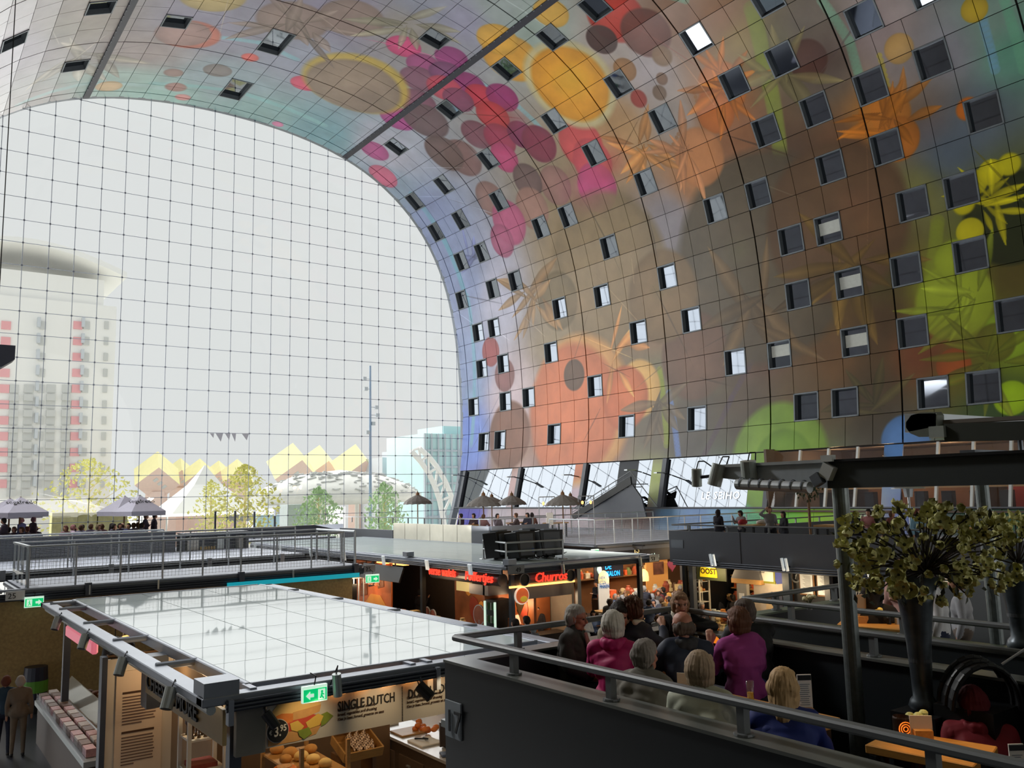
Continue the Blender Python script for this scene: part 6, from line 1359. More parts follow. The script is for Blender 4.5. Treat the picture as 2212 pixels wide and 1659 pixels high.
MB().box2((XR - .1, 14.6, 1.3), (XR + .1, 15.0, 2.0)).build('lit_niche', mat('niche_glow', (226, 120, 70), .5, emit=(230, 110, 60), estr=.4, var=.3, scale=4), label='small orange lit niche under the script lettering', cat='niche')
MB().box2((XR - .1, 9.0, 2.75), (XR + .1, 15.1, 3.0)).build('copper_band', mat('copper_band', (150, 70, 40), .4, .4), label='copper coloured band over the dark shops at the right', cat='fascia')
MB().box2((22.8, 15.2, 0), (23.2, 17.0, 1.0)).build('bottle_bar', M_WOODD, label='low bar with bottles before the black shop front', cat='bar'); goods(18, 22.85, 23.15, 15.3, 16.9, 1.0, 'bottle or jar on the low bar before the black shop', 'bottles on the low bar', .15, .28)
for p in ((24.3, 19.5, 2.6), (24.4, 18.0, 2.6), (22.7, 20, 2.7), (22.6, 17.8, 2.5), (22.5, 16.2, 2.4), (22.3, 12, 2.5)): point_light('deli_lamp', p, 36, (1, .74, .42), .12)
point_light('deli_lamp', (22.3, 8, 2.5), 18, (1, .6, .3), .12)
# ---------------------------------------------------------------- people
M_SKIN = mat('skin', (198, 148, 122), .55, var=.06, scale=8); M_SKIN2 = mat('skin_ruddy', (186, 124, 100), .55, var=.08, scale=8); M_SKIN3 = mat('skin_tan', (150, 104, 80), .55, var=.06, scale=8)
M_LIP = mat('lip', (150, 86, 80), .5, var=0); M_EYE = mat('eye_dark', (40, 34, 32), .3, var=0); M_SHOE = mat('shoe_dark', (38, 36, 36), .5)
def capsule(mb, p, q, r0, r1, n=12):
    p = Vector(p); q = Vector(q); d = q - p; L = d.length
    if L < 1e-5: d = Vector((0, 0, 1))
    R = d.normalized().to_track_quat('Z', 'Y').to_matrix(); m = 4
    prof = [(1e-4, -r0)] + [(r0 * math.sin(PI / 2 * j / m), -r0 * math.cos(PI / 2 * j / m)) for j in range(1, m + 1)]
    prof += [(r1 * math.cos(PI / 2 * j / m), L + r1 * math.sin(PI / 2 * j / m)) for j in range(0, m)] + [(1e-4, L + r1)]
    mb.lathe(p, prof, n, R=R)
    k = len(prof)
    return mb
def remesh(mb, voxel, smooth=2):
    me = mb.mesh('tmp', [])
    o = bpy.data.objects.new('tmp', me); COL.objects.link(o)
    a = o.modifiers.new('r', 'REMESH'); a.mode = 'VOXEL'; a.voxel_size = voxel
    if smooth: b = o.modifiers.new('s', 'SMOOTH'); b.factor = .5; b.iterations = smooth
    dg = bpy.context.evaluated_depsgraph_get(); ev = o.evaluated_get(dg)
    out = bpy.data.meshes.new_from_object(ev, depsgraph=dg)
    bpy.data.objects.remove(o); bpy.data.meshes.remove(me)
    return out
def verts(me):
    a = np.empty(len(me.vertices) * 3); me.vertices.foreach_get('co', a); return a.reshape(-1, 3)
def setverts(me, a): me.vertices.foreach_set('co', a.ravel()); me.update()
def finish(me, name, mats):
    me.name = name
    me.materials.clear()
    for m in mats: me.materials.append(m)
    me.polygons.foreach_set('use_smooth', [True] * len(me.polygons))
def assign(me, prims, order):
    n = len(me.polygons); c = np.empty(n * 3); me.polygons.foreach_get('center', c); c = c.reshape(-1, 3)
    best = np.full(n, 1e9); idx = np.zeros(n, np.int32)
    for a, b, ra, rb, tg in prims:
        a = np.array(a); b = np.array(b); d = b - a; L2 = max(1e-9, (d * d).sum())
        t = np.clip(((c - a) @ d) / L2, 0, 1); dist = np.linalg.norm(c - (a + t[:, None] * d), axis=1) - (ra + (rb - ra) * t)
        k = order.index(tg); m = dist < best; best[m] = dist[m]; idx[m] = k
    me.polygons.foreach_set('material_index', idx)
def folds(me, amp, f=16, seed=0, axis=None):
    v = verts(me); nn = np.empty(len(me.vertices) * 3); me.vertices.foreach_get('normal', nn); nn = nn.reshape(-1, 3)
    rs = np.random.RandomState(seed); h = np.zeros(len(v))
    for k in range(5):
        d = rs.normal(size=3); d /= np.linalg.norm(d); h += np.sin(v @ d * f * (0.7 + .35 * k) + rs.rand() * 6 + 1.5 * np.sin(v @ np.roll(d, 1) * f * .6)) / (1 + .5 * k)
    setverts(me, v + nn * (h * amp * .4)[:, None])
def strands(me, c, amp, seed=0, n=34):
    v = verts(me); d = v - np.array(c); phi = np.arctan2(d[:, 1], d[:, 0]); el = d[:, 2]
    rs = np.random.RandomState(seed); h = np.zeros(len(v))
    for k in range(4): h += np.sin(phi * (n * (.6 + .3 * k)) + rs.rand() * 6 + el * rs.uniform(-30, 30))
    r = np.linalg.norm(d, axis=1, keepdims=True)
    setverts(me, v + d / r * (h * amp * .5)[:, None])
V3 = Vector
def skeleton(pose, seat=.46, lean=0.0, arms=None, hyaw=0, hpitch=0, hroll=0, bulk=1.0, tall=1.0, legs=True, fine=True, female=False):
    """Tapered limbs of one person facing +Y, origin on the floor under the hips: (a, b, ra, rb, region) list, head centre and head rotation."""
    P = []
    sit = pose == 'sit'
    hz = seat + .08 if sit else .93
    B = bulk
    ly = lambda t: lean * t - (.02 if sit else 0)
    sw = .165 * (0.92 if female else 1.0) * (0.6 + .4 * B)
    sh = hz + .47
    P.append(((-.08, 0, hz), (.08, 0, hz), .125 * B, .125 * B, 'bottom'))
    P.append(((0, 0, hz + .06), (0, ly(.4), hz + .2), .14 * B, .135 * B, 'top')); P.append(((-.05, 0, hz + .06), (.05, 0, hz + .06), .125 * B, .125 * B, 'top'))
    P.append(((-.05, ly(.6), hz + .3), (.05, ly(.6), hz + .3), .135 * B, .135 * B, 'top'))
    P.append(((-.08, ly(.85), hz + .37), (.08, ly(.85), hz + .37), .118 * B, .118 * B, 'top'))
    P.append(((-sw, ly(1), sh - .015), (0, ly(1), sh + .02), .07 * B, .07 * B, 'top')); P.append(((sw, ly(1), sh - .015), (0, ly(1), sh + .02), .07 * B, .07 * B, 'top'))
    if female: P.append(((-.07, ly(.8) + .09, hz + .30), (.07, ly(.8) + .09, hz + .30), .062 * B, .062 * B, 'top'))
    nb = V3((0, ly(1) + .0, sh + .03)); hc = nb + V3((0, .035, .165))
    P.append((tuple(nb - V3((0, 0, .03))), tuple(nb + V3((0, .015, .09))), .058, .05, 'skin'))
    HR = (Matrix.Rotation(hyaw, 3, 'Z') @ Matrix.Rotation(hpitch, 3, 'X') @ Matrix.Rotation(hroll, 3, 'Y'))
    piv = nb + V3((0, .02, .07))
    H = lambda x, y, z: tuple(piv + HR @ (hc + V3((x, y, z)) - piv))
    def h(a, b, ra, rb, t): P.append((H(*a), H(*b), ra, rb, t))
    h((0, .008, .03), (0, -.028, .032), .083, .084, 'skin'); h((0, .035, -.05), (0, .02, .0), .058, .07, 'skin')
    if fine:
        h((-.03, .03, -.075), (.03, .03, -.075), .04, .04, 'skin'); h((0, .058, -.095), (0, .064, -.095), .026, .024, 'skin')
        h((0, .083, .015), (0, .108, -.028), .010, .0165, 'skin'); h((-.04, .072, .026), (.04, .072, .026), .017, .017, 'skin')
        h((-.045, .06, -.025), (-.03, .07, -.03), .022, .02, 'skin'); h((.045, .06, -.025), (.03, .07, -.03), .022, .02, 'skin')
        h((-.022, .085, -.06), (.022, .085, -.06), .0105, .0105, 'lip')
        for s in (-1, 1):
            h((s * .031, .083, .002), (s * .034, .083, .002), .0075, .0075, 'eye'); h((s * .083, -.008, .01), (s * .08, .0, -.03), .017, .011, 'skin'); h((s * .094, -.016, .012), (s * .088, -.012, -.012), .010, .009, 'skin')
    # arms: per side (elbow, wrist) in body space
    dflt = {'table': (V3((.245, .13, sh - .235)), V3((.12, .36, sh - .22))), 'lap': (V3((.25, .02, sh - .27)), V3((.10, .22, hz + .10))), 'down': (V3((.235, -.02, sh - .29)), V3((.24, .06, sh - .54))),
            'phone': (V3((.22, .16, sh - .2)), V3((.13, .33, sh + .02))), 'face': (V3((.22, .22, sh - .24)), V3((.07, .16, sh + .08))), 'head': (V3((.34, .1, sh + .06)), V3((.14, .08, sh + .24))), 'fold': (V3((.24, .06, sh - .26)), V3((-.04, .2, sh - .2)))}
    arms = arms or ('table', 'table')
    for s, A in zip((-1, 1), arms):
        e, w = dflt[A] if isinstance(A, str) else A
        e = V3((s * e[0], e[1] + lean, e[2])) if isinstance(A, str) else V3(e); w = V3((s * w[0], w[1] + lean, w[2])) if isinstance(A, str) else V3(w)
        S = V3((s * (sw + .015), ly(1), sh - .02))
        P.append((tuple(S), tuple(e), .058 * B, .046 * B, 'sleeve')); P.append((tuple(e), tuple(e + (w - e) * .82), .046 * B, .036 * B, 'fore')); P.append((tuple(e + (w - e) * .8), tuple(w), .03, .026, 'skin'))
        d = (w - e).normalized(); side = d.cross(V3((0, 0, 1))); side = side.normalized() if side.length > .01 else V3((1, 0, 0)); up = side.cross(d)
        pc = w + d * .05
        if fine:
            P.append((tuple(w + d * .02 - side * .012), tuple(w + d * .085 - side * .02), .021, .018, 'skin')); P.append((tuple(w + d * .02 + side * .012), tuple(w + d * .085 + side * .02), .021, .018, 'skin'))
            for k, L in zip((-1.5, -.5, .5, 1.5), (.058, .07, .074, .062)):
                b = w + d * .09 + side * k * .0185; m_ = b + d * L * .55 - up * .006; t = m_ + d * L * .35 - up * .026
                P.append((tuple(b), tuple(m_), .0098, .009, 'skin')); P.append((tuple(m_), tuple(t), .009, .008, 'skin'))
            tb = w + d * .035 - side * s * .03; P.append((tuple(tb), tuple(tb + d * .04 - side * s * .022 - up * .012), .0125, .011, 'skin')); tm = tb + d * .04 - side * s * .022 - up * .012; P.append((tuple(tm), tuple(tm + d * .035 + side * s * .008 - up * .014), .0105, .009, 'skin'))
        else: P.append((tuple(w), tuple(w + d * .1), .03, .026, 'skin'))
    if legs:
        for s in (-1, 1):
            if sit:
                K = V3((s * .12, .43, seat + .06)); A_ = V3((s * .12, .40, .09)); hp = V3((s * .085, .02, hz - .01))
            else:
                K = V3((s * .10, .02, .49)); A_ = V3((s * .11, -.02, .09)); hp = V3((s * .085, 0, hz - .04))
            P.append((tuple(hp), tuple(K), .088 * B, .06, 'bottom')); P.append((tuple(K), tuple(A_), .06, .042, 'bottom'))
            P.append((tuple(A_ - V3((0, .02, .04))), tuple(A_ + V3((0, .14, -.055))), .043, .034, 'shoe'))
    P = [(tuple(V3(a) * tall), tuple(V3(b) * tall), ra * tall, rb * tall, t) for a, b, ra, rb, t in P]
    return P, (lambda x, y, z: V3(H(x, y, z)) * tall), HR
def hair_prims(H, style):
    q = []
    def h(a, b, ra, rb): q.append((H(*a), H(*b), ra, rb, 'hair'))
    if style == 'bald':
        h((-.05, -.05, -.03), (.05, -.05, -.03), .058, .058); h((-.075, -.015, .0), (-.07, -.05, -.01), .024, .03); h((.075, -.015, .0), (.07, -.05, -.01), .024, .03); h((-.03, -.07, -.0), (.03, -.07, .0), .052, .052)
        return q
    h((0, -.004, .05), (0, -.036, .044), .087, .090); h((-.03, -.045, .0), (.03, -.045, .0), .078, .078)
    h((-.062, -.0, .03), (-.055, -.04, .01), .030, .042); h((.062, -.0, .03), (.055, -.04, .01), .030, .042)
    if style == 'short': h((-.03, -.055, -.055), (.03, -.055, -.055), .05, .05)
    if style == 'curly':
        for k in range(16): a = k * 2.4; z = -.03 + .01 * k; rr = math.sqrt(max(.1, 1 - ((z - .04) / .11) ** 2)) * .085; h((rr * math.cos(a), -.02 + rr * math.sin(a) * .9 if math.sin(a) < .3 or z > .08 else -.02, z), (rr * math.cos(a), -.03, z), .036, .03)
    if style in ('bob', 'long', 'full'):
        h((-.03, -.048, -.06), (.03, -.048, -.06), .062, .062); h((-.074, .01, .0), (-.07, -.01, -.075), .028, .030); h((.074, .01, .0), (.07, -.01, -.075), .028, .030); h((-.03, .062, .07), (.045, .05, .078), .032, .03)
    if style == 'full': h((0, -.03, .06), (0, -.045, .02), .090, .094); h((-.025, -.025, .035), (.025, -.025, .035), .086, .086)
    if style == 'long':
        h((0, -.05, .0), (0, -.08, -.17), .080, .062); h((-.062, -.02, -.05), (-.06, -.06, -.18), .042, .03); h((.062, -.02, -.05), (.06, -.06, -.18), .042, .03)
    if style == 'pony': h((0, -.1, .02), (0, -.15, -.14), .036, .024)
    if style == 'cap': h((0, .06, .062), (0, .12, .052), .045, .03)
    return q
def person_fine(name, loc, rz, label, top, hair_m, style, skin=M_SKIN, bottom=None, fore='top', cat='person', glasses=False, collar=None, hood=None, vox=.0085, extra=None, scarf=None, seed=1, group=None, strip=None, **kw):
    P, H, HR = skeleton(kw.pop('pose', 'sit'), **kw)
    root = empty('person', (0, 0, 0), label, cat, group)
    order = ['skin', 'top', 'bottom', 'shoe', 'lip', 'eye']
    bm = bottom or mat('trousers_dark', (40, 44, 54), .8)
    body = [(a, b, ra, rb, {'sleeve': 'top', 'fore': 'top' if fore == 'top' else 'skin'}.get(t, t)) for a, b, ra, rb, t in P]
    mb = MB()
    for a, b, ra, rb, t in body: capsule(mb, a, b, ra, rb)
    me = remesh(mb, vox, 2); finish(me, 'body', [skin, top, bm, M_SHOE, M_LIP, M_EYE]); assign(me, body, order); link('body', me, root)
    mb = MB()
    for a, b, ra, rb, t in P:
        if t in ('top', 'sleeve') or (t == 'fore' and fore == 'top'): capsule(mb, a, b, ra + .014, rb + .014)
    nb = V3(H(0, 0, 0))
    if collar:
        base = V3(P[7][0]) if False else None
    me = remesh(mb, .012, 2); folds(me, .020, 24, seed); finish(me, 'jacket', [top]); link('jacket', me, root)
    if hood:
        mb = MB(); sh = [p for p in P if p[4] == 'top'][4]; c = V3(sh[1])
        for k in range(7): a = PI * (1.0 + k / 6); capsule(mb, c + V3((.095 * math.cos(a), .085 * math.sin(a) - .0, .035)), c + V3((.10 * math.cos(a + .5), .095 * math.sin(a + .5), .0)), .04, .035)
        me = remesh(mb, .011, 2); folds(me, .008, 30, seed + 3); finish(me, 'hood', [hood]); link('hood', me, root)
    if collar:
        mb = MB(); sh = [p for p in P if p[4] == 'top'][4]; c = V3(sh[1]) + V3((0, .01, .055)); vs = []
        n = 22
        for i in range(n):
            a = PI / 2 + .35 + (2 * PI - .7) * i / (n - 1)
            for r_, z in ((.064, .035), (.070, .05), (.086, -.01), (.078, -.02)): vs.append(c + V3((r_ * math.cos(a), r_ * .95 * math.sin(a), z + .012 * math.sin(a * 2))))
        mb.add(vs, [(4 * i + j, 4 * i + (j + 1) % 4, 4 * i + 4 + (j + 1) % 4, 4 * i + 4 + j) for i in range(n - 1) for j in range(4)]); mb.build('collar', collar, root, smooth=True)
    if scarf:
        mb = MB(); sh = [p for p in P if p[4] == 'top'][4]; c = V3(sh[1])
        for s in (-1, 1):
            pts = [c + V3((s * .06, -.06, .06)), c + V3((s * .085, .03, .05)), c + V3((s * .06, .115, -.04)), c + V3((s * .05, .145, -.18)), c + V3((s * .055, .15, -.3))]
            for a, b in zip(pts[:-1], pts[1:]): capsule(mb, a, b, .032, .03)
        me = remesh(mb, .011, 2); folds(me, .006, 40, 4); finish(me, 'scarf', [scarf]); link('scarf', me, root)
    if strip:
        mb = MB(); a = V3(P[5][0]); mb.bar(a + V3((.0, -.085, .0)), a + V3((.06, -.135, -.33)), .05, .02); mb.build('jacket_stripe', strip, root)
    hp = hair_prims(H, style); mb = MB()
    for a, b, ra, rb, t in hp: capsule(mb, a, b, ra, rb)
    me = remesh(mb, .0085, 1); strands(me, H(0, -.01, .02), .0032 if style != 'curly' else .011, seed); finish(me, 'hair', [hair_m]); link('hair', me, root)
    if glasses:
        mb = MB()
        for s in (-1, 1):
            c = H(s * .034, .104, .004); mb.lathe(c, [(.0195, -.001), (.0216, -.001), (.0216, .001), (.0195, .001), (.0195, -.001)], 14, R=HR @ Matrix.Rotation(PI / 2, 3, 'X'))
            mb.tube(H(s * .056, .1, .008), H(s * .092, -.01, .012), .0016, 5)
        mb.tube(H(-.013, .106, .008), H(.013, .106, .008), .0016, 5); mb.build('glasses', M_BLACK, root)
    if extra: extra(root, P, H, HR)
    root.location = loc; root.rotation_euler = (0, 0, rz)
    return root
# --- crowd: a few poses modelled once, then copied with clothes and hair of their own
def crowd_proto(pose, **kw):
    P, H, HR = skeleton(pose, fine=False, **kw)
    root = empty('person', (0, 0, -40), 'person', 'person')
    root.location = (0, 0, 0)
    order = ['skin', 'top', 'bottom', 'shoe']
    body = [(a, b, ra + (.006 if t in ('top', 'sleeve', 'fore') else 0), rb + (.006 if t in ('top', 'sleeve', 'fore') else 0), {'sleeve': 'top', 'fore': 'top'}.get(t, t)) for a, b, ra, rb, t in P]
    body.append((tuple(H(0, .085, .01)), tuple(H(0, .105, -.028)), .012, .016, 'skin'))
    mb = MB()
    for a, b, ra, rb, t in body: capsule(mb, a, b, ra, rb, 10)
    me = remesh(mb, .022, 1); finish(me, 'body', [M_SKIN, M_SKIN, M_SKIN, M_SHOE]); assign(me, body, order); link('body', me, root)
    hairs = {}
    for st in ('short', 'bob', 'long', 'bald'):
        mb = MB()
        for a, b, ra, rb, t in hair_prims(H, st): capsule(mb, a, b, ra, rb, 10)
        me = remesh(mb, .018, 1); finish(me, 'hair', [M_SKIN]); hairs[st] = me
    ztop = max(v[2] for v in verts(hairs['short']))
    return root, hairs, ztop
PROTO = {'sit': crowd_proto('sit', lean=.06, arms=('table', 'table')), 'sit2': crowd_proto('sit', lean=-.02, arms=('lap', 'face'), hyaw=.3), 'sit3': crowd_proto('sit', lean=.0, arms=('table', 'fold'), hyaw=-.35, female=True),
         'stand': crowd_proto('stand', arms=('down', 'down')), 'stand2': crowd_proto('stand', arms=('fold', 'phone'), hpitch=-.15), 'stand3': crowd_proto('stand', arms=('fold', 'down'), female=True, hyaw=.3), 'hand': crowd_proto('stand', arms=('down', 'head'))}
used_proto = set()
def cloth(c): return mat('cloth_%d_%d_%d' % c, c, .85, var=.12, scale=9)
def crowd(px, py, floor, kind, rz, top, hair, style, label, group=None, bottom=(44, 46, 56), skin=M_SKIN, at=None, sc=None):
    root, hairs, zt = PROTO[kind]
    if at is None: v = PZ(px, py, floor + zt)
    else: v = PX(px, py, at)
    s = (v.z - floor) / zt if sc is None else sc
    r = root.copy() if kind in used_proto else root
    if kind in used_proto:
        COL.objects.link(r); b = root.children[0].copy(); COL.objects.link(b); b.parent = r
    else:
        used_proto.add(kind); b = root.children[0]
    for i, m in enumerate((skin, cloth(top), cloth(bottom))):
        b.material_slots[i].link = 'OBJECT'; b.material_slots[i].material = m
    h = bpy.data.objects.new('hair', hairs[style]); COL.objects.link(h); h.parent = r
    h.material_slots[0].link = 'OBJECT'; h.material_slots[0].material = cloth(hair)
    r.location = (v.x, v.y, floor); r.rotation_euler = (0, 0, rz); r.scale = (s, s, s)
    tag(r, label, 'person', group)
    if group is None and 'group' in r: del r['group']
    return r
GREYH, DARKH, BROWNH, BLONDH = (150, 146, 142), (36, 30, 28), (84, 58, 40), (190, 156, 106)
# crowded left terrace against the light
LT = [(11, 1111, 'stand2', (70, 60, 72), DARKH, 'short'), (48, 1114, 'stand', (110, 120, 170), (190, 130, 130), 'bald'), (72, 1119, 'stand3', (72, 56, 66), (130, 90, 100), 'short'), (6, 1136, 'sit', (90, 90, 110), GREYH, 'bald'), (17, 1136, 'sit2', (54, 56, 78), DARKH, 'short'), (31, 1137, 'sit3', (96, 84, 90), BROWNH, 'bob'),
      (50, 1134, 'sit', (66, 66, 84), BROWNH, 'short'), (58, 1136, 'sit2', (62, 56, 70), (110, 66, 54), 'short'), (77, 1139, 'sit', (60, 56, 74), BROWNH, 'bald'), (142, 1138, 'sit3', (150, 116, 122), (110, 66, 60), 'long'), (159, 1130, 'sit2', (196, 180, 200), (170, 120, 120), 'short'), (162, 1138, 'sit', (60, 52, 62), DARKH, 'long'),
      (176, 1130, 'sit2', (120, 118, 140), BROWNH, 'short'), (181, 1128, 'sit', (110, 110, 132), DARKH, 'short'), (197, 1134, 'sit3', (70, 64, 82), BROWNH, 'short'), (210, 1135, 'sit', (138, 132, 138), (110, 92, 70), 'bob'), (220, 1135, 'sit2', (120, 88, 96), BROWNH, 'short'), (239, 1127, 'sit', (96, 90, 104), DARKH, 'long'),
      (247, 1130, 'sit2', (80, 72, 86), DARKH, 'short'), (258, 1127, 'sit', (62, 58, 78), DARKH, 'short'), (265, 1128, 'sit2', (120, 118, 146), BROWNH, 'bald'), (278, 1134, 'sit3', (72, 74, 118), DARKH, 'short'), (291, 1129, 'sit', (110, 90, 110), BROWNH, 'short'), (298, 1130, 'sit2', (120, 112, 130), BROWNH, 'short'),
      (304, 1131, 'sit', (150, 146, 160), DARKH, 'bob'), (314, 1126, 'stand3', (66, 58, 76), BROWNH, 'short'), (333, 1126, 'stand', (60, 54, 70), DARKH, 'short')]
ORDL = ORD + ['sixteenth', 'seventeenth', 'eighteenth', 'nineteenth', 'twentieth', 'twenty-first', 'twenty-second', 'twenty-third', 'twenty-fourth', 'twenty-fifth', 'twenty-sixth', 'twenty-seventh', 'twenty-eighth']
for i, (x, y, k, t, h, st) in enumerate(LT):
    zt = PROTO[k][2]; Y = 41.2 + (i % 3) * .55; v = PY(x, y, Y); s = (v.z - 3.25) / zt
    if k.startswith('stand') and s < .8: s = None
    crowd(x, y, 3.25, k, random.uniform(0, 6.28), t, h, st, 'backlit %s person on the far left terrace, %s from the left' % ('standing' if k.startswith('stand') else 'seated', ORDL[i]), 'backlit guests of the left terrace').location = (v.x, Y, 3.25)
# far parasol deck
for i, (x, y, k, t, h, st) in enumerate(((995, 1112, 'sit2', (64, 50, 64), DARKH, 'short'), (1023, 1112, 'sit3', (70, 54, 60), DARKH, 'bob'), (1043, 1119, 'sit', (120, 84, 84), BROWNH, 'short'), (1075, 1119, 'sit2', (110, 100, 110), DARKH, 'short'), (1117, 1107, 'sit', (74, 60, 60), BROWNH, 'short'), (1139, 1103, 'sit3', (40, 40, 54), DARKH, 'long'), (1149, 1105, 'sit2', (110, 70, 60), DARKH, 'bob'))):
    crowd(x, y, 3.25, k, (0.4, 2.2, -1.2, 3.0, 1.0, 2.0, -.8, .6)[i], t, h, st, 'person seated under the thatch parasols, %s from the glass facade' % ORD[i], 'guests on the parasol deck', at=(24.2, 24.6, 23.6, 24.6, 25.6, 26.0, 26.4)[i], sc=.98)
MB().box2((26.2, 33.2, 3.95), (26.6, 33.25, 4.55)).build('menu_sheet', M_PAPER, label='white menu sheet held up beside the parasol guests', cat='menu')
# right terrace
crowd(1550, 1100, 3.3, 'stand3', -1.5, (34, 32, 40), DARKH, 'long', 'woman in black with long dark hair standing near the corner of the right terrace', at=23.9)
crowd(1600, 1102, 3.3, 'stand2', 1.5, (150, 140, 140), DARKH, 'bob', 'woman in a pale knit facing the woman in black across a small table', at=24.3)
crowd(1661, 1094, 3.3, 'hand', 2.4, (140, 138, 140), BROWNH, 'short', 'man with one hand raised to his head on the right terrace', at=23.9)
crowd(1692, 1104, 3.3, 'stand3', 1.2, (30, 30, 36), DARKH, 'long', 'dark haired person in black beside the man with a raised hand', at=23.8)
crowd(1846, 1103, 3.3, 'stand3', -1.2, (34, 38, 62), DARKH, 'long', 'woman with long black hair right of the pergola post on the terrace', at=24.0)
crowd(1876, 1099, 3.3, 'stand2', 1.8, (190, 130, 130), DARKH, 'short', 'person in a pink checked shirt drinking on the right terrace', at=24.0)
crowd(1905, 1101, 3.3, 'stand', .6, (62, 62, 50), DARKH, 'short', 'person in olive bending over a table on the right terrace', at=23.9)
crowd(1925, 1103, 3.3, 'stand3', 2.8, (120, 70, 66), BROWNH, 'bob', 'person in rusty red behind the one in olive on the terrace', at=25.2)
crowd(1978, 1098, 3.3, 'stand3', 2.9, (130, 172, 196), (110, 58, 48), 'long', 'red haired woman in a pale blue top below the patio heater', at=24.2)
MB().ell((24.1, 19.6, 4.36), (.2, .14, .1), 10).build('red_bag', mat('bag_red', (176, 40, 50), .6, var=.2), label='red bag on the table between the two women', cat='bag', smooth=True)
MB().ell((24.3, 18.9, 4.36), (.3, .18, .09), 10).build('white_jacket', mat('jacket_white', (206, 200, 190), .8, var=.2), label='pale crumpled jacket on the table before the woman in knit', cat='jacket', smooth=True)
# the plaza
st0 = MB().lathe((0, 0, 0), [(.001, .0), (.17, .0), (.15, .03), (.03, .05), (.03, .40), (.18, .42), (.18, .46), (.001, .46)], 12).mesh('stool', [M_BLACK])
def stool_under(r, fl, lab):
    o = bpy.data.objects.new('stool', st0); COL.objects.link(o); o.location = (r.location.x, r.location.y, fl); o.scale = (r.scale.x,) * 3
    return tag(o, 'round stool under the ' + ' '.join(lab.split()[:10]), 'stool')
PL = [(1316, 1286, 'stand', (232, 230, 226), (240, 240, 238), 'full_cap', 'baker in white with a tall white hat', 2.6), (1337, 1284, 'sit', (176, 180, 188), GREYH, 'bald', 'older man in a pale grey shirt', -.6), (1349, 1281, 'sit3', (186, 188, 190), (150, 120, 96), 'short', 'older woman in a pale grey blouse', -.9), (1358, 1270, 'sit2', (38, 40, 52), DARKH, 'short', 'man in dark clothes with dark glasses', 2.9),
      (1378, 1270, 'sit', (40, 44, 48), BROWNH, 'short', 'man in a dark green jacket turned aside', -1.4), (1391, 1265, 'stand2', (40, 42, 56), GREYH, 'short', 'tall grey haired man in navy', -1.0), (1398, 1275, 'sit', (150, 36, 56), BROWNH, 'short', 'young man in a crimson pullover', 2.8), (1408, 1282, 'sit2', (150, 156, 166), (150, 156, 166), 'bob', 'person in a pale grey hooded top', 0.2), (1421, 1274, 'sit3', (96, 92, 90), BROWNH, 'bob', 'woman in grey looking towards the camera', 3.1),
      (1435, 1268, 'sit', (34, 36, 44), DARKH, 'short', 'person in black behind the yellow top', .4), (1444, 1280, 'sit2', (206, 140, 50), (196, 140, 60), 'long', 'person with golden hair and an amber top', .6), (1457, 1280, 'sit', (120, 124, 128), GREYH, 'short', 'grey haired person in a grey coat', .2), (1470, 1272, 'sit', (226, 96, 50), BROWNH, 'short', 'person in a bright orange shirt left of the grey haired man', .5), (1482, 1268, 'stand', (58, 62, 80), GREYH, 'short', 'grey haired man in slate blue seen from behind', .1),
      (1495, 1268, 'sit2', (230, 100, 56), DARKH, 'short', 'person in an orange shirt right of the grey haired man', 1.0), (1503, 1270, 'sit3', (222, 92, 50), BROWNH, 'bob', 'second person in orange further right', .3), (1513, 1274, 'sit', (190, 150, 80), (180, 140, 70), 'long', 'person with blond hair in an ochre top', .0), (1549, 1254, 'stand3', (90, 170, 40), (110, 64, 40), 'bob', 'red haired woman in a lime green top', .9), (1555, 1282, 'stand', (34, 36, 44), DARKH, 'short', 'man in black carrying a dark coat', .4),
      (1519, 1282, 'stand2', (30, 40, 80), DARKH, 'short', 'man in a navy jacket with white lettering', .2), (1411, 1294, 'sit', (52, 56, 74), (40, 44, 60), 'short', 'man in a dark cap and blue grey shirt', 2.4), (1430, 1290, 'sit2', (66, 68, 80), BROWNH, 'short', 'dark haired man looking to the right', -1.5), (1495, 1290, 'sit3', (90, 90, 92), BROWNH, 'bob', 'woman with brown hair in grey with a white scarf', 2.9), (1418, 1328, 'sit', (140, 146, 150), BROWNH, 'short', 'young person in a pale waistcoat below the terrace rail', -1.3),
      (1281, 1318, 'sit3', (110, 130, 170), DARKH, 'bob', 'dark haired woman in a denim jacket below the rail', 2.9), (1288, 1255, 'stand3', (28, 28, 34), DARKH, 'short', 'waiter all in black walking past the blue poster', 1.6), (1262, 1322, 'stand3', (220, 220, 222), DARKH, 'short', 'person in a white coat by the corner post of the churros stall', 2.6), (1372, 1285, 'sit2', (70, 66, 74), BROWNH, 'short', 'person in mauve grey at the middle of the crowd', 1.4),
      (1531, 1276, 'sit', (120, 80, 70), BROWNH, 'long', 'person in a brown top near the deli counters', 2.2), (1583, 1284, 'stand', (44, 40, 44), DARKH, 'short', 'dark figure at the end of the deli counters', .2), (1340, 1272, 'sit', (52, 60, 80), BROWNH, 'short', 'person in dusty blue behind the older couple', 2.6)]
rx = random.Random(77)
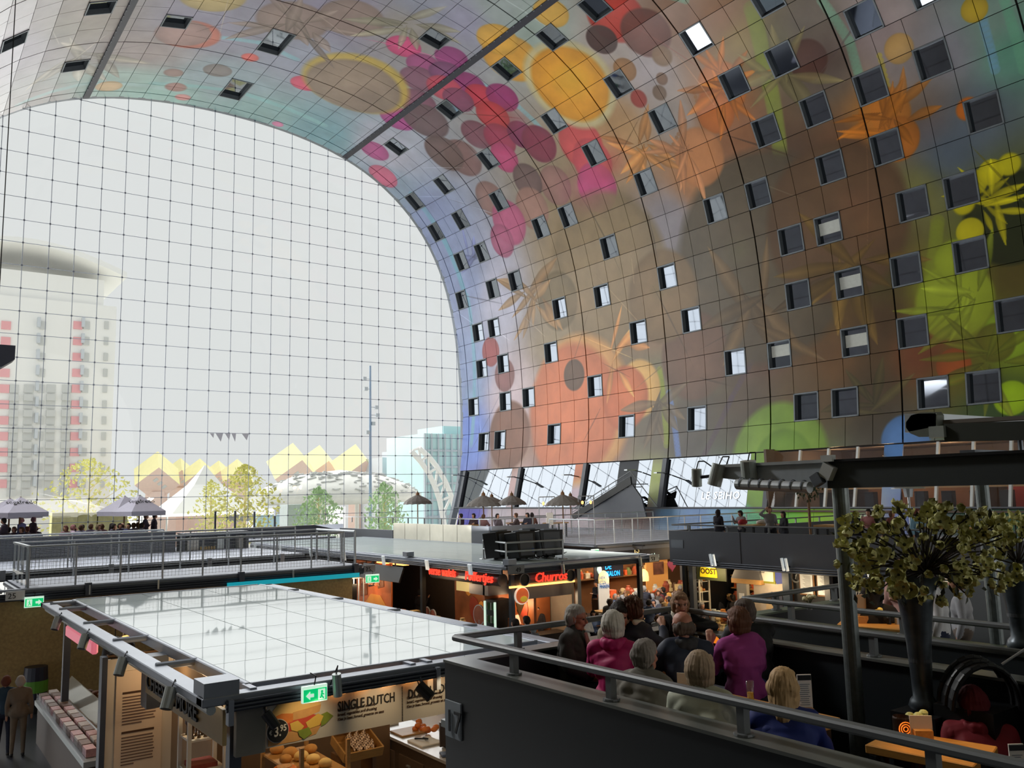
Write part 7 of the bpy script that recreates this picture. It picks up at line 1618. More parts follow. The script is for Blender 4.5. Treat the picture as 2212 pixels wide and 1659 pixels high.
for i in range(24):
    c = [((52, 54, 66), 'slate'), ((120, 112, 104), 'taupe'), ((66, 80, 110), 'blue'), ((150, 150, 154), 'grey'), ((110, 50, 56), 'maroon'), ((38, 40, 44), 'black')][i % 6]; hh = ((DARKH, 'dark haired'), (BROWNH, 'brown haired'), (GREYH, 'grey haired'), (BLONDH, 'blond'))[i % 4]
    PL.append((1308 + i * 11.6 + rx.uniform(-3, 3), 1264 + (i * 5 % 7) * 6, ('sit', 'stand', 'sit3', 'stand2', 'sit2')[i % 5], c[0], hh[0], ('short', 'bob', 'short', 'long')[i % 4], '%s guest in %s, %s of the crowd' % (hh[1], c[1], ['far left', 'left', 'left middle', 'right middle', 'right', 'far right'][i // 4]), rx.uniform(0, 6.28)))
for x, y, k, t, h, st, lab, rz in PL:
    fl = 0.0
    hat = st == 'full_cap'
    r = crowd(x, y + (6 if hat else 0), fl, k, rz, t, h, 'short' if hat else st, lab + ' in the plaza')
    if k.startswith('sit'): stool_under(r, fl, lab)
    if hat: MB().lathe((0, -.02, 1.66), [(.09, 0), (.095, .1), (.12, .2), (.08, .26), (.001, .27)], 12).build('hat', cloth((240, 240, 238)), r, smooth=True)
for i in range(14):
    x, y = 23.2 + (i % 5) * 1.3 + .3 * (i // 5), 23.6 + (i // 5) * 1.5
    pub_table('plaza_table', (x, y), .7, .7, .74, 0, 0, 'small square plaza table, %s of the %s row from the churros stall' % (ORD[i % 5], ['front', 'middle', 'back'][i // 5]), 'plaza tables in the crowd')
# staff and guests at the churros stall
crowd(1124, 1308, 0, 'stand3', 2.9, (236, 206, 196), DARKH, 'pony' if False else 'bob', 'shop girl in a pale pink shirt behind the churros counter', at=17.0)
crowd(1161, 1307, 0, 'stand2', 2.2, (26, 26, 34), DARKH, 'short', 'man in black working at the churros counter', at=17.9)
crowd(1213, 1326, 0, 'stand', 2.0, (40, 40, 50), (34, 38, 56), 'short', 'person in a dark cap at the right end of the churros counter', at=18.6)
crowd(905, 1273, 0, 'stand2', -1.6, (26, 26, 36), (20, 22, 30), 'short', 'man in a black cap working in the dark stall', at=17.3)
for i, (x, y, at) in enumerate(((1114, 1336, 15.2), (1138, 1330, 15.7), (1152, 1348, 15.4))): crowd(x, y, 0, ('stand3', 'stand', 'stand3')[i], .2, ((36, 32, 36), (30, 30, 36), (110, 116, 130))[i], (DARKH, DARKH, (150, 160, 170))[i], ('long', 'short', 'bob')[i], 'customer seen from behind at the churros counter, %s' % ['long dark hair', 'short dark hair', 'grey hair'][i], at=at)
# people walking in the left aisle
crowd(14, 1459, 0, 'stand', -.35, (44, 66, 84), (110, 60, 44), 'short', 'red haired walker in a blue jacket in the left aisle', bottom=(30, 34, 52))
w = crowd(45, 1459, 0, 'stand', -.2, (116, 100, 84), (176, 166, 158), 'short', 'grey haired walker in beige carrying a shoulder bag', bottom=(110, 96, 80))
MB().ell((.27, .05, .78), (.12, .07, .15), 12).build('shoulder_bag', mat('bag_beige', (156, 140, 116), .8, var=.1), w, smooth=True); MB().tube((.24, .0, .92), (.14, -.03, 1.42), .012, 6).build('bag_strap', mat('bag_beige', (156, 140, 116)), w)
crowd(133, 1418, 0, 'stand2', 2.7, (40, 30, 30), (130, 84, 64), 'bald', 'bald man photographing over the nut display', at=4.9)
b_ = empty('barrel', (3.9, 26.3, 0), 'navy barrel with a lime green band against the chipboard wall', 'barrel')
bp_ = PZ(57, 1492, .3); b_.location = (3.0, 26.6, 0)
MB().lathe((3.55, 26.7, 0), [(.001, .3), (.28, .3), (.3, .35), (.29, .6), (.3, .85), (.28, 1.2), (.001, 1.2)], 18).build('drum', mat('drum_navy', (24, 30, 54), .4), b_, smooth=False); MB().lathe((3.55, 26.7, 0), [(.302, .55), (.306, .55), (.306, .85), (.302, .85), (.302, .55)], 18).build('band', mat('band_lime', (96, 160, 50), .5), b_); MB().tube((3.55, 26.7, 0), (3.55, 26.7, .3), .2, 10).build('base', M_BLACK, b_)
# ---------------------------------------------------------------- near terrace (17): parapet, rails, pergola, guests
FZ, PZT = 3.2, 4.15
M_DKGREEN = mat('parapet_black', (30, 36, 40), .45, var=.1, scale=1.5)
M_CAP = mat('parapet_cap', (120, 124, 120), .35, .3, var=.15, scale=3)
nt_ = empty('near_terrace', (5.1, 3, FZ), 'near terrace behind a tall near black parapet with the number 17', 'terrace')
MB().box2((3.84, -6, FZ - .25), (6.4, 6.15, FZ)).build('floor_slab', mat('floor_black', (26, 28, 30), .6), nt_)
MB().box2((3.79, -6, 2.6), (3.95, 6.2, PZT)).build('front_panel', M_DKGREEN, nt_)
MB().box2((3.95, 6.06, 2.6), (6.55, 6.2, PZT)).build('rear_panel', M_DKGREEN, nt_)
MB().box2((6.31, -6, 2.6), (6.45, 6.06, PZT)).build('side_panel', M_DKGREEN, nt_)
MB().box2((3.775, -6, PZT), (3.99, 6.2, PZT + .02)).build('front_cap', M_CAP, nt_); MB().box2((3.99, 6.03, PZT), (6.55, 6.22, PZT + .02)).build('rear_cap', M_CAP, nt_); MB().box2((6.28, -6, PZT), (6.48, 6.03, PZT + .02)).build('side_cap', M_CAP, nt_)
for x in (4.1, 6.2):
    for y in (0.5, 5.8): MB().box2((x - .1, y - .1, 0), (x + .1, y + .1, FZ - .25)).build('column', M_BEAMD, nt_)
MB().box2((3.775, 5.95, 3.58), (3.789, 6.18, 3.86)).build('number_plate', mat('plate_grey', (176, 186, 194), .5), nt_)
text('number', '17', (3.765, 6.16, 3.63), (0, -1, 0), (0, 0, 1), .24, M_BLACK, nt_)
low_rail('front_handrail', [(3.86, 6.15), (3.86, -1)], PZT + .02, .17, 'long dark handrail with wooden sheen along the front of the near terrace', 1.06, first=.82)
low_rail('rear_handrail', [(3.86, 6.15), (6.4, 6.12)], PZT + .02, .17, 'handrail behind the seated group at the back of the near terrace', 1.2)
low_rail('side_handrail', [(6.38, 6.1), (6.38, -1)], PZT + .02, .17, 'dark handrail on the far side of the near terrace', 1.3)
MB().box2((4.05, 6.25, 3.5), (6.5, 6.7, 3.56)).build('planter_ledge', M_CAP, label='pale ledge outside the back of the near terrace', cat='ledge')
# neighbouring terrace
nb_ = empty('side_terrace', (9, 3, FZ), 'next terrace at the right with lit tables behind its own black parapet', 'terrace')
MB().box2((7.45, -6, FZ - .25), (14, 6.15, FZ)).build('floor_slab', _mats['floor_black'], nb_)
MB().box2((7.40, -6, 2.6), (7.54, 6.2, PZT)).build('side_panel', M_DKGREEN, nb_); MB().box2((7.54, 6.06, 2.6), (14, 6.2, PZT)).build('rear_panel', M_DKGREEN, nb_)
MB().box2((7.37, -6, PZT), (7.57, 6.22, PZT + .02)).build('side_cap', mat('cap_reflected', (104, 116, 100), .4, .2), nb_); MB().box2((7.57, 6.04, PZT), (14, 6.22, PZT + .02)).build('rear_cap', _mats['cap_reflected'], nb_)  # greenish reflection on the caps is put into their colour
for y in (0, 5.8): MB().box2((7.6, y - .1, 0), (7.8, y + .1, FZ - .25)).build('column', M_BEAMD, nb_); MB().box2((13, y - .1, 0), (13.2, y + .1, FZ - .25)).build('column', M_BEAMD, nb_)
low_rail('neighbour_handrail', [(14, 6.12), (7.47, 6.12), (7.47, -1)], PZT + .02, .17, 'dark handrail round the next terrace at the right', 1.15)
# pergola: post, beam, arm, awning box, lamps
pg = empty('pergola', (6.05, 3.95, FZ), 'grey steel pergola post with a dark overhead beam and a tapered arm', 'pergola')
ga = mat('post_mottled', (112, 120, 120), .42, .55, var=.35, scale=22)
MB().tube((6.02, 3.93, FZ), (6.0, 3.92, 5.5), .062, 20).build('post', ga, pg)
MB().box2((5.93, -2, 5.49), (6.07, 3.98, 5.69)).build('beam', mat('beam_shaded', (58, 64, 66), .5, .1, var=.1), pg)  # beam in shade: put into a darker colour than the arm
MB().box2((5.9, -2, 5.69), (6.1, 3.95, 5.71)).build('beam_top', M_BLACK, pg)
MB().prism([(5.94, 3.98, 5.49), (5.94, 4.72, 5.56), (5.94, 5.05, 5.60), (5.94, 5.05, 5.70), (5.94, 3.98, 5.69)], (.12, 0, 0)).build('arm', mat('arm_lit', (176, 186, 194), .45, .3, var=.12, scale=20), pg)  # light caught by the arm is put into its paler colour
MB().box2((5.92, 4.0, 5.69), (6.08, 5.1, 5.715)).build('arm_top', M_GALV, pg)
MB().tube((7.73, 3.66, PZT), (7.71, 3.66, 5.5), .055, 18).build('post', ga, pg)
MB().tube((7.73, 3.66, FZ), (7.73, 3.66, FZ + .02), .1, 12).build('post_foot', ga, pg)
jb = MB(); R = Matrix.Rotation(.5, 3, 'X'); jb.box((5.9, 3.95, 5.62), (.06, .1, .11), R); jb.build('junction_box', mat('box_white', (196, 200, 198), .5), pg); MB().box((5.88, 4.03, 5.56), (.06, .08, .09), Matrix.Rotation(-.5, 3, 'X')).build('junction_box', M_STEEL, pg); MB().box((5.9, 3.94, 5.72), (.05, .1, .05)).build('junction_box', _mats['box_white'], pg)
MB().tube((5.8, 4.05, 5.50), (5.8, 4.75, 5.54), .045, 14).build('strip_heater', M_GALV, pg)
for k in range(7): MB().lathe((5.8, 4.1 + k * .1, 5.51 + k * .006), [(.046, -.006), (.05, -.006), (.05, .006), (.046, .006), (.046, -.006)], 12, R=Matrix.Rotation(PI / 2, 3, 'X')).build('heater_fin', M_STEEL, pg)
M_SPG = mat('spot_grey', (176, 184, 180), .4, .4, var=.12, scale=18)
for i, (px, py, r_, L, tx, ty) in enumerate(((1505, 1032, .045, .155, -.03, 0), (1548, 1026, .06, .19, .24, .02), (1618, 1021, .066, .2, -.10, .02))):
    c = PX(px, py, 5.9); d = (RT * -tx * -1 * -1 + UP * -1 + FW * ty).normalized()
    q = empty('spotlight', c, 'grey cylinder spotlight on the pergola arm, %s' % ['smallest, at the tip', 'tilted middle one', 'largest, nearest the post'][i], 'spotlight')
    MB().tube(c - d * L / 2, c + d * L / 2, r_, 18).build('housing', M_SPG, q); MB().tube(c + d * (L / 2 - .01), c + d * (L / 2 + .002), r_ * .85, 16).build('lens', M_BLACK, q)
    j = Vector((5.98, min(5.05, c.y), 5.63)); MB().tube(c, j, .014, 8).build('bracket', M_BEAMD, q)
    cu = [c - d * L / 2, c - d * (L / 2 + .05) + Vector((.03, 0, .02)), c - d * (L / 2 + .07) + Vector((.06, -.04, .0)), j]; MB().path(cu, .006, 6).build('cable', M_BLACK, q)
aw = empty('awning_box', (6.9, 3.6, 5.95), 'rolled awning in a grey cassette above the dark beam at the right', 'awning')
e = [PX(x, y, 6.7) for x, y in ((1957, 912), (1968, 897), (1990, 891), (2018, 890), (2024, 897), (2025, 930), (2008, 943), (1985, 944), (1966, 936), (1957, 924))]
MB().prism(e, (.05, -.03, 0)).build('end_plate', mat('plate_olive', (112, 118, 108), .5, .2), aw)
a0, a1 = PX(2022, 893, 6.7), PX(2022, 921, 6.7)
MB().prism([a0, a0 + Vector((0, .26, .02)), a1 + Vector((0, .26, -.03)), a1], (3.2, -.1, 0)).build('cassette', M_GALV, aw)
MB().bar(PX(2044, 935, 6.75), PX(2300, 928, 6.75), .07, .14).build('guide_rail', mat('rail_black', (56, 60, 54), .5, .1), aw)
MB().box(PX(2028, 933, 6.72), (.08, .12, .09)).build('bracket', M_SPG, aw)
MB().bar(PX(2044, 912, 6.8), PX(2300, 898, 6.8), .12, .03).build('fabric_edge', mat('awning_taupe', (120, 112, 104), .8), aw)
MB().tube((6.75, 2.9, 5.71), (6.75, 2.9, 5.86), .02, 8).build('support', M_STEEL, aw); MB().box2((5.95, 2.85, 5.70), (6.8, 2.95, 5.73)).build('cross_bar', M_STEEL, aw)
# giant flower vases
def vase(x, y, z, h, r0, r1, label):
    r = empty('tall_vase', (x, y, z), label, 'vase')
    MB().lathe((x, y, z), [(.001, 0), (r0 * 1.25, .0), (r0 * 1.5, .035), (r0 * 1.3, .075), (r0, .10), (r0 * 1.04, .2), (r0 * 1.25, h * .5), (r0 * 1.75, h * .8), (r1, h), (r1 * .93, h), (r0 * 1.5, h * .8), (.001, h * .5)], 30).build('body', mat('zinc_vase', (72, 80, 86), .35, .5, var=.5, scale=14), r, smooth=True)
    MB().lathe((x, y, z), [(r0 * 1.14, h * .36), (r0 * 1.17, h * .36), (r0 * 1.17, h * .40), (r0 * 1.14, h * .40), (r0 * 1.14, h * .36)], 24).build('ring', mat('zinc_ring', (70, 74, 78), .5, .5), r)
    return r
VX, VY, VZ = 5.98, 3.37, 3.93
MB().box2((VX - .16, VY - .16, FZ), (VX + .16, VY + .16, VZ)).build('plinth', M_BLACK, label='black plinth under the tall zinc vase on the near terrace', cat='plinth')
vase(VX, VY, VZ, .93, .066, .165, 'tall flaring zinc vase full of blossom branches on the near terrace')
v2 = PZ(2206, 1404, PZT + .02)
vase(v2.x + .02, v2.y, PZT + .02, .72, .075, .15, 'second tall dark vase at the right edge beside the slim post')
# magnolia like branches
def arrangement(c, top, n, rad, zr, name_label, seed):
    rnd = random.Random(seed); r = empty('blossom_branches', c, name_label, 'flowers')
    br = MB(); prot = []
    M_PET = mat('petal_green_gold', (200, 198, 128), .6, var=.3, scale=18); M_HEART = mat('blossom_heart', (60, 64, 34), .7)
    for k in range(4):
        mb = MB(); npt = 6 if k % 2 else 5; op = (.5, .85, 1.1, .3)[k]
        for j in range(npt):
            a = 2 * PI * j / npt + rnd.uniform(-.2, .2); el = op + rnd.uniform(-.2, .2); L = rnd.uniform(.062, .08); wd = L * .36
            d = Vector((math.cos(a) * math.sin(el), math.sin(a) * math.sin(el), math.cos(el))); s = Vector((-math.sin(a), math.cos(a), 0)); nn = d.cross(s)
            b = d * .006; m1 = d * L * .35 + nn * -.008; m2 = d * L * .7 + nn * -.012; t = d * L + nn * .002
            up = nn * .002
            mb.mi = 0
            mb.add([b - s * .004, m1 - s * wd, m2 - s * wd * .85, t, m2 + s * wd * .85, m1 + s * wd, b + s * .004, m1 + nn * -.012, m2 + nn * -.014], [(0, 1, 7), (1, 2, 8, 7), (2, 3, 8), (3, 4, 8), (4, 5, 7, 8), (5, 6, 7), (6, 0, 7)])
        mb.mi = 1; mb.ell((0, 0, .006), (.011, .011, .016), 7)
        prot.append(mb.mesh('flower', [M_PET, M_HEART]))
    for i in range(n):
        a = rnd.uniform(0, 2 * PI); q = rnd.random() ** .55
        off = RT * (math.cos(a) * rad * q) + FW * (math.sin(a) * rad * .45 * q)
        z = (rnd.random() ** 1.0 - .48) * zr * (1.1 - .35 * q)
        p = top + Vector((off.x, off.y, z + .02)); 
        base = top + Vector((0, 0, -.12)); mid = base + (p - base) * .5 + Vector((0, 0, .07 * rnd.random()))
        if i % 2 == 0: br.path([base, mid, p - (p - mid).normalized() * .01], .0055, 5)
        d = (p - base).normalized() + Vector((rnd.gauss(0, .6), rnd.gauss(0, .6), rnd.gauss(0.1, .5))); d -= FW * .5; d.normalize()
        o = bpy.data.objects.new('flower', prot[rnd.randrange(4)]); COL.objects.link(o); o.parent = r; o.matrix_parent_inverse = Matrix.Translation(-Vector(c))
        s = rnd.uniform(.75, 1.15); o.matrix_basis = Matrix.Translation(p) @ d.to_track_quat('Z', 'Y').to_matrix().to_4x4() @ Matrix.Rotation(rnd.uniform(0, 6), 4, 'Z') @ Matrix.Diagonal((s, s, s, 1))
    br.build('branches', mat('branch_dark', (46, 38, 30), .8), r)
    lf = MB()
    for i in range(n // 2):
        a = rnd.uniform(0, 2 * PI); q = rnd.random() ** .6; off = RT * (math.cos(a) * rad * q) + FW * (math.sin(a) * rad * .45 * q); p = top + Vector((off.x, off.y, (rnd.random() - .5) * zr)); e = Euler((rnd.uniform(0, 6), rnd.uniform(0, 6), 0)).to_matrix(); s = .04
        lf.add([p + e @ Vector(v) for v in ((-s, 0, 0), (0, -s * .4, .004), (s, 0, 0), (0, s * .4, .004))], [(0, 1, 2, 3)])
    lf.build('dark_leaves', mat('leaf_dark', (50, 54, 36), .7), r, kind='stuff')
ft = PX(1995, 1200, 5.95)
arrangement((VX, VY, VZ + .9), ft, 185, .60, .66, 'spreading branches of pale green gold blossoms in the tall vase', 4)
f2 = PZ(2200, 1190, 4.85); f2 = PX(2195, 1185, 6.9)
arrangement(tuple(f2), f2, 46, .34, .5, 'second spray of green gold blossoms at the right edge', 8)
# tables
M_OAKW = mat('honey_oak', (206, 150, 78), .35, var=.25, scale=4, stretch=(14, 2, 14))
def slab_table(name, pts, z, label, th=.055, legs=True):
    c = sum((Vector((*p, 0)) for p in pts), Vector()) / len(pts); r = empty(name, (c.x, c.y, FZ), label, 'table')
    MB().prism([(x, y, z - th) for x, y in pts], (0, 0, th)).build('tabletop', M_OAKW, r, bevel=.006)
    for x, y in pts: q = Vector((x, y, 0)) + (c - Vector((x, y, 0))) * .16; MB().box2((q.x - .025, q.y - .025, FZ), (q.x + .025, q.y + .025, z - th)).build('leg', M_BLACK, r)
    return r
slab_table('table', [(4.85, 5.18), (6.25, 5.18), (6.25, 5.62), (4.85, 5.62)], 4.05, 'wooden table between the two rows of the big group')
slab_table('table', [(4.52, 3.36), (4.98, 3.36), (4.98, 4.55), (4.52, 4.55)], 4.05, 'wooden table before the three guests along the front parapet')
slab_table('table', [tuple(PZ(x, y, 3.9)[:2]) for x, y in ((1962, 1581), (2155, 1612), (2140, 1634), (1945, 1602))], 3.9, 'small bright lit wooden table near the lower right corner')
slab_table('table', [tuple(PZ(x, y, 3.88)[:2]) for x, y in ((1890, 1597), (2118, 1640), (2103, 1655), (1868, 1608))], 3.88, 'second lit board beside the small table near the lower right corner')
slab_table('table', [(7.87, 5.29), (8.37, 5.52), (8.51, 4.88), (8.02, 4.66)], 4.12, 'lit wooden table on the next terrace left of the vase')
slab_table('table', [(9.2, 3.9), (9.75, 4.1), (9.9, 3.5), (9.35, 3.3)], 4.0, 'wooden table on the next terrace between the two vases')
slab_table('bench', [(7.7, 3.75), (8.15, 3.9), (8.4, 3.2), (7.95, 3.05)], 3.85, 'tan cushioned bench on the next terrace', .12)
for i, (x, y, a) in enumerate(((4.3, 5.9, 0), (5.5, 5.95, 0))): pass
# things on the tables
M_GLS = glass_mat('drink_glass', (.93, .95, .95), .08); M_BEER = mat('beer', (214, 160, 50), .1, spec=.6, trans=.4, var=0); M_JUICE = mat('juice', (232, 176, 66), .2, var=0); M_FOAM = mat('foam', (240, 236, 226), .8)
def drink(x, y, z, h, r_, fill, m, label, foam=True, r2=None):
    r = empty('drink_glass', (x, y, z), label, 'glass'); r2 = r2 or r_ * 1.15
    MB().lathe((x, y, z), [(.001, .0), (r_, .0), (r2, h), (r2 - .003, h), (r_ - .003, .012), (.001, .012)], 18).build('glass_wall', M_GLS, r, smooth=True)
    rf_ = r_ + (r2 - r_) * fill; MB().lathe((x, y, z), [(.001, .013), (r_ - .004, .013), (rf_ - .005, h * fill), (.001, h * fill)], 16).build('liquid', m, r)
    if foam: MB().lathe((x, y, z), [(.001, h * fill), (rf_ - .005, h * fill), (rf_ - .003, h * fill + .02), (.001, h * fill + .022)], 16).build('foam', M_FOAM, r)
drink(5.28, 5.4, 4.05, .17, .034, .75, M_BEER, 'tall glass of beer between the grey haired and bald men'); drink(5.12, 5.5, 4.05, .15, .034, .6, M_BEER, 'beer glass behind the grey haired man, nearer the window')
drink(5.95, 5.45, 4.05, .15, .036, .3, M_BEER, 'nearly empty glass at the bald man\'s shoulder', False); b4 = PZ(1622, 1520, 4.05); drink(b4.x, b4.y, 4.05, .15, .024, .5, M_JUICE, 'tall straight glass half full of orange drink beside the blonde woman', False, .028)
def menu_card(c, w, h, rz, label, m=None, clip=True):
    r = empty('menu_card', c, label, 'menu'); R = Matrix.Rotation(rz, 3, 'Z'); C = Vector(c)
    MB().box(C + Vector((0, 0, h / 2)), (w, .008, h), R).build('sheet', m or M_PAPER, r)
    if clip:
        MB().box(C + Vector((0, 0, h - .02)) + R @ Vector((0, -.006, 0)), (w * .95, .006, .03), R).build('header', M_BLACK, r)
        tl_ = MB()
        for k in range(11): tl_.box(C + Vector((0, 0, h - .06 - k * (h - .12) / 12)) + R @ Vector((-.004 * (k % 3), -.006, 0)), (w * (.7 - .1 * (k % 2)), .003, .003), R)
        tl_.build('text_lines', M_STEEL, r)
    MB().box(C + R @ Vector((0, -.03, .035)), (w * .8, .05, .07), R).build('wooden_foot', M_OAKW, r)
q = PZ(1742, 1552, 4.05); menu_card((q.x, q.y, 4.05), .09, .27, -.62, 'tall white menu in a wooden foot behind the blonde woman')
q = PZ(1480, 1500, 4.05); menu_card((4.72, 4.42, 4.05), .13, .15, -1.0, 'cream card standing before the short haired woman', M_LITW, False)
q = PZ(1992, 1599, 3.9); menu_card((q.x, q.y, 3.9), .135, .15, -.75, 'peach coloured card standing on the small lit table', M_LITW, False)
q = PX(2190, 1640, 5.3); menu_card((5.28, 2.45, 3.78), .085, .25, -.62, 'tall white menu at the lower right corner')
MB().box2((5.2, 2.36, FZ), (5.36, 2.54, 3.78)).build('stand', M_BLACK, label='black stand under the tall white menu at the lower right', cat='stand')
q = PZ(1868, 1352, 4.0); menu_card((8.14, 5.18, 4.12), .13, .28, -.62, 'tan menu standing on the lit table of the next terrace', mat('menu_tan', (190, 166, 136), .7), False)
def lantern(c, r_, h, label):
    r = empty('lantern', c, label, 'lantern'); C = Vector(c)
    MB().lathe(c, [(r_ * .9, 0), (r_, .01), (r_, h - .01), (r_ * .92, h), (r_ * .88, h - .02), (r_ * .88, .01), (r_ * .9, 0)], 20).build('shell', mat('lantern_bronze', (60, 46, 38), .4, .5, var=.6, scale=60), r)
    for k in range(3):
        rr = .012 + .014 * k; MB().lathe(C + Vector((-.59, -.81, 0)) * (r_ + .001) + Vector((0, 0, h * .48)), [(rr, -.002), (rr + .005, -.002), (rr + .005, .002), (rr, .002), (rr, -.002)], 16, R=Matrix.Rotation(-.63, 3, 'Z') @ Matrix.Rotation(PI / 2, 3, 'X')).build('glowing_ring', mat('ember', (255, 150, 60), .5, emit=(255, 130, 40), estr=.9, var=0), r)
    MB().tube(C + Vector((0, 0, .005)), C + Vector((0, 0, .05)), .03, 12).build('candle', M_WARM, r)
lantern(tuple(PZ(1950, 1592, 3.9)), .055, .13, 'dark pierced candle lantern left of the peach card'); lantern((5.37, 2.36, 3.78), .055, .13, 'dark pierced candle lantern at the lower right corner')
MB().box2((5.33, 2.28, FZ), (5.45, 2.44, 3.78)).build('stand', M_BLACK, label='black stand under the lantern at the lower right', cat='stand')
def posy(c, m, label):
    r = empty('posy', c, label, 'flowers'); C = Vector(c); rnd = random.Random(int(c[0] * 100))
    MB().lathe(c, [(.001, 0), (.03, 0), (.035, .05), (.025, .07), (.001, .06)], 12).build('pot', M_GALV, r)
    for k in range(7): p = C + Vector((rnd.uniform(-.05, .05), rnd.uniform(-.05, .05), .1 + rnd.uniform(0, .04))); MB().ell(p, (.03, .03, .024), 8).build('blossom', m, r); MB().tube(C + Vector((0, 0, .05)), p, .003, 4).build('stem', mat('stem_green', (70, 90, 40), .7), r)
posy(tuple(PZ(1982, 1587, 3.9)), mat('pale_green_bloom', (190, 196, 130), .7, var=.2), 'small pot of pale green flowers behind the peach card'); posy((8.26, 5.06, 4.12), mat('yellow_bloom', (240, 210, 110), .7, emit=(240, 190, 80), estr=.15, var=.1), 'yellow flowers in a pot on the lit table of the next terrace'); posy((8.3, 5.9, 4.17), mat('cream_bloom', (226, 216, 170), .7, var=.1), 'cream flowers on the parapet of the next terrace left of the post'); posy((9.55, 3.75, 4.0), mat('cream_bloom', (226, 216, 170)), 'cream flowers on the table between the two vases')
for i in range(3): MB().lathe((8.24 + .06 * i, 4.94 - .05 * i, 4.12), [(.001, 0), (.022, 0), (.022, .06), (.012, .075), (.001, .08)], 10).build('shaker', M_GALV if i else M_BLACK, label='small condiment shaker on the lit table, %s from the menu' % ORD[i], cat='shaker')
MB().box((4.72, 3.98, 4.056), (.14, .2, .008), Matrix.Rotation(.3, 3, 'Z')).build('folded_paper', M_PAPER, label='flat pale paper on the table beyond the short haired woman', cat='paper')
sgm = MB(); sgm.ell((4.7, 3.76, 4.06), (.03, .02, .012), 8); sgm.ell((4.76, 3.73, 4.06), (.03, .02, .012), 8); sgm.tube((4.68, 3.74, 4.06), (4.66, 3.82, 4.06), .004, 5); sgm.build('sunglasses', M_BLACK, label='dark sunglasses lying on the table near the orange drink', cat='sunglasses')
at_ = empty('ashtray', (4.68, 3.62, 4.05), 'small glass dish on the table between the short haired and the blonde women', 'dish'); MB().lathe((4.68, 3.62, 4.05), [(.001, 0), (.045, 0), (.055, .035), (.048, .035), (.04, .01), (.001, .01)], 16).build('dish', M_GLS, at_); MB().ell((4.68, 3.62, 4.07), (.035, .035, .012), 8).build('green_filling', mat('herb_green', (80, 100, 50), .8), at_)
M_FIRE = mat('glowing_orange', (255, 150, 50), .5, emit=(255, 140, 40), estr=.8, var=.2)
gl_ = MB(); gl_.ell((6.08, 5.35, 4.17), (.07, .05, .035), 10, Matrix.Rotation(.3, 3, 'Y')); gl_.build('glowing_lamp', M_FIRE, label='glowing orange table lamp between the bald man and the woman in purple', cat='lamp', smooth=True)
MB().tube((6.08, 5.35, 4.05), (6.08, 5.35, 4.15), .02, 8).build('lamp_foot', M_BLACK, bpy.data.objects['glowing_lamp'])
# guests
H_WHITE = mat('hair_white', (214, 208, 196), .75, var=.2, scale=30, stretch=(1, 1, .2)); H_GREY = mat('hair_grey', (140, 132, 124), .75, var=.3, scale=30, stretch=(1, 1, .2)); H_GREYB = mat('hair_salt', (170, 164, 154), .75, var=.25, scale=34, stretch=(1, 1, .2)); H_BLONDE = mat('hair_blonde', (196, 160, 112), .7, var=.3, scale=30, stretch=(1, 1, .15)); H_SAND = mat('hair_sand', (176, 152, 124), .7, var=.3, scale=30, stretch=(1, 1, .2))
H_BROWN = mat('hair_brown', (92, 62, 44), .7, var=.3, scale=30, stretch=(1, 1, .2)); H_CHEST = mat('hair_chestnut', (110, 70, 48), .7, var=.35, scale=30, stretch=(1, 1, .2)); H_DARK = mat('hair_dark', (40, 32, 28), .7, var=.3, scale=30, stretch=(1, 1, .2)); H_LIGHTB = mat('hair_light_brown', (150, 116, 86), .7, var=.35, scale=30, stretch=(1, 1, .2)); H_GB = mat('hair_grey_brown', (96, 82, 72), .7, var=.3, scale=30, stretch=(1, 1, .2))
C_CHAR = mat('fleece_charcoal', (74, 72, 70), .9, var=.12, scale=20); C_MAG = mat('jacket_magenta', (190, 24, 104), .6, var=.1, scale=6); C_NAVY = mat('jacket_navy', (38, 46, 66), .7, var=.15); C_BEIGE = mat('jacket_beige', (190, 180, 156), .8, var=.08); C_GREY = mat('coat_grey', (128, 124, 114), .85, var=.1); C_PALE = mat('jacket_pale_green', (196, 200, 180), .7, var=.08); C_BLUE = mat('jacket_cobalt', (24, 44, 120), .7, var=.15); C_PURP = mat('shirt_purple', (176, 70, 150), .8, var=.1); C_BLK = mat('jacket_black', (24, 24, 28), .7, var=.1); C_RED = mat('jacket_wine', (130, 18, 34), .75, var=.12); C_SCARF = mat('scarf_cream', (220, 212, 194), .9, var=.08); C_PINKS = mat('shirt_rose', (184, 130, 130), .8, var=.05)
def open_front(m):
    def f(root, P, H, HR):
        sh = [p for p in P if p[4] == 'top'][4]; c = V3(sh[1]); mb = MB()
        mb.prism([c + V3((-.035, .128, .03)), c + V3((.035, .128, .03)), c + V3((.05, .162, -.1)), c + V3((.045, .175, -.34)), c + V3((-.045, .175, -.34)), c + V3((-.05, .162, -.1))], (0, .012, 0)); mb.build('shirt_front', m, root)
    return f
def phone(root, P, H, HR):
    w = [p for p in P if p[4] == 'fore'][1][1]; w = V3(w); MB().box(w + V3((-.01, .085, .06)), (.075, .01, .14), Matrix.Rotation(-.2, 3, 'X')).build('phone', M_BLACK, root)
ZB = 4.5
def seat_at(px, py, zt, sc=1.0): return PZ(px, py, zt), sc
_seat_n = {}
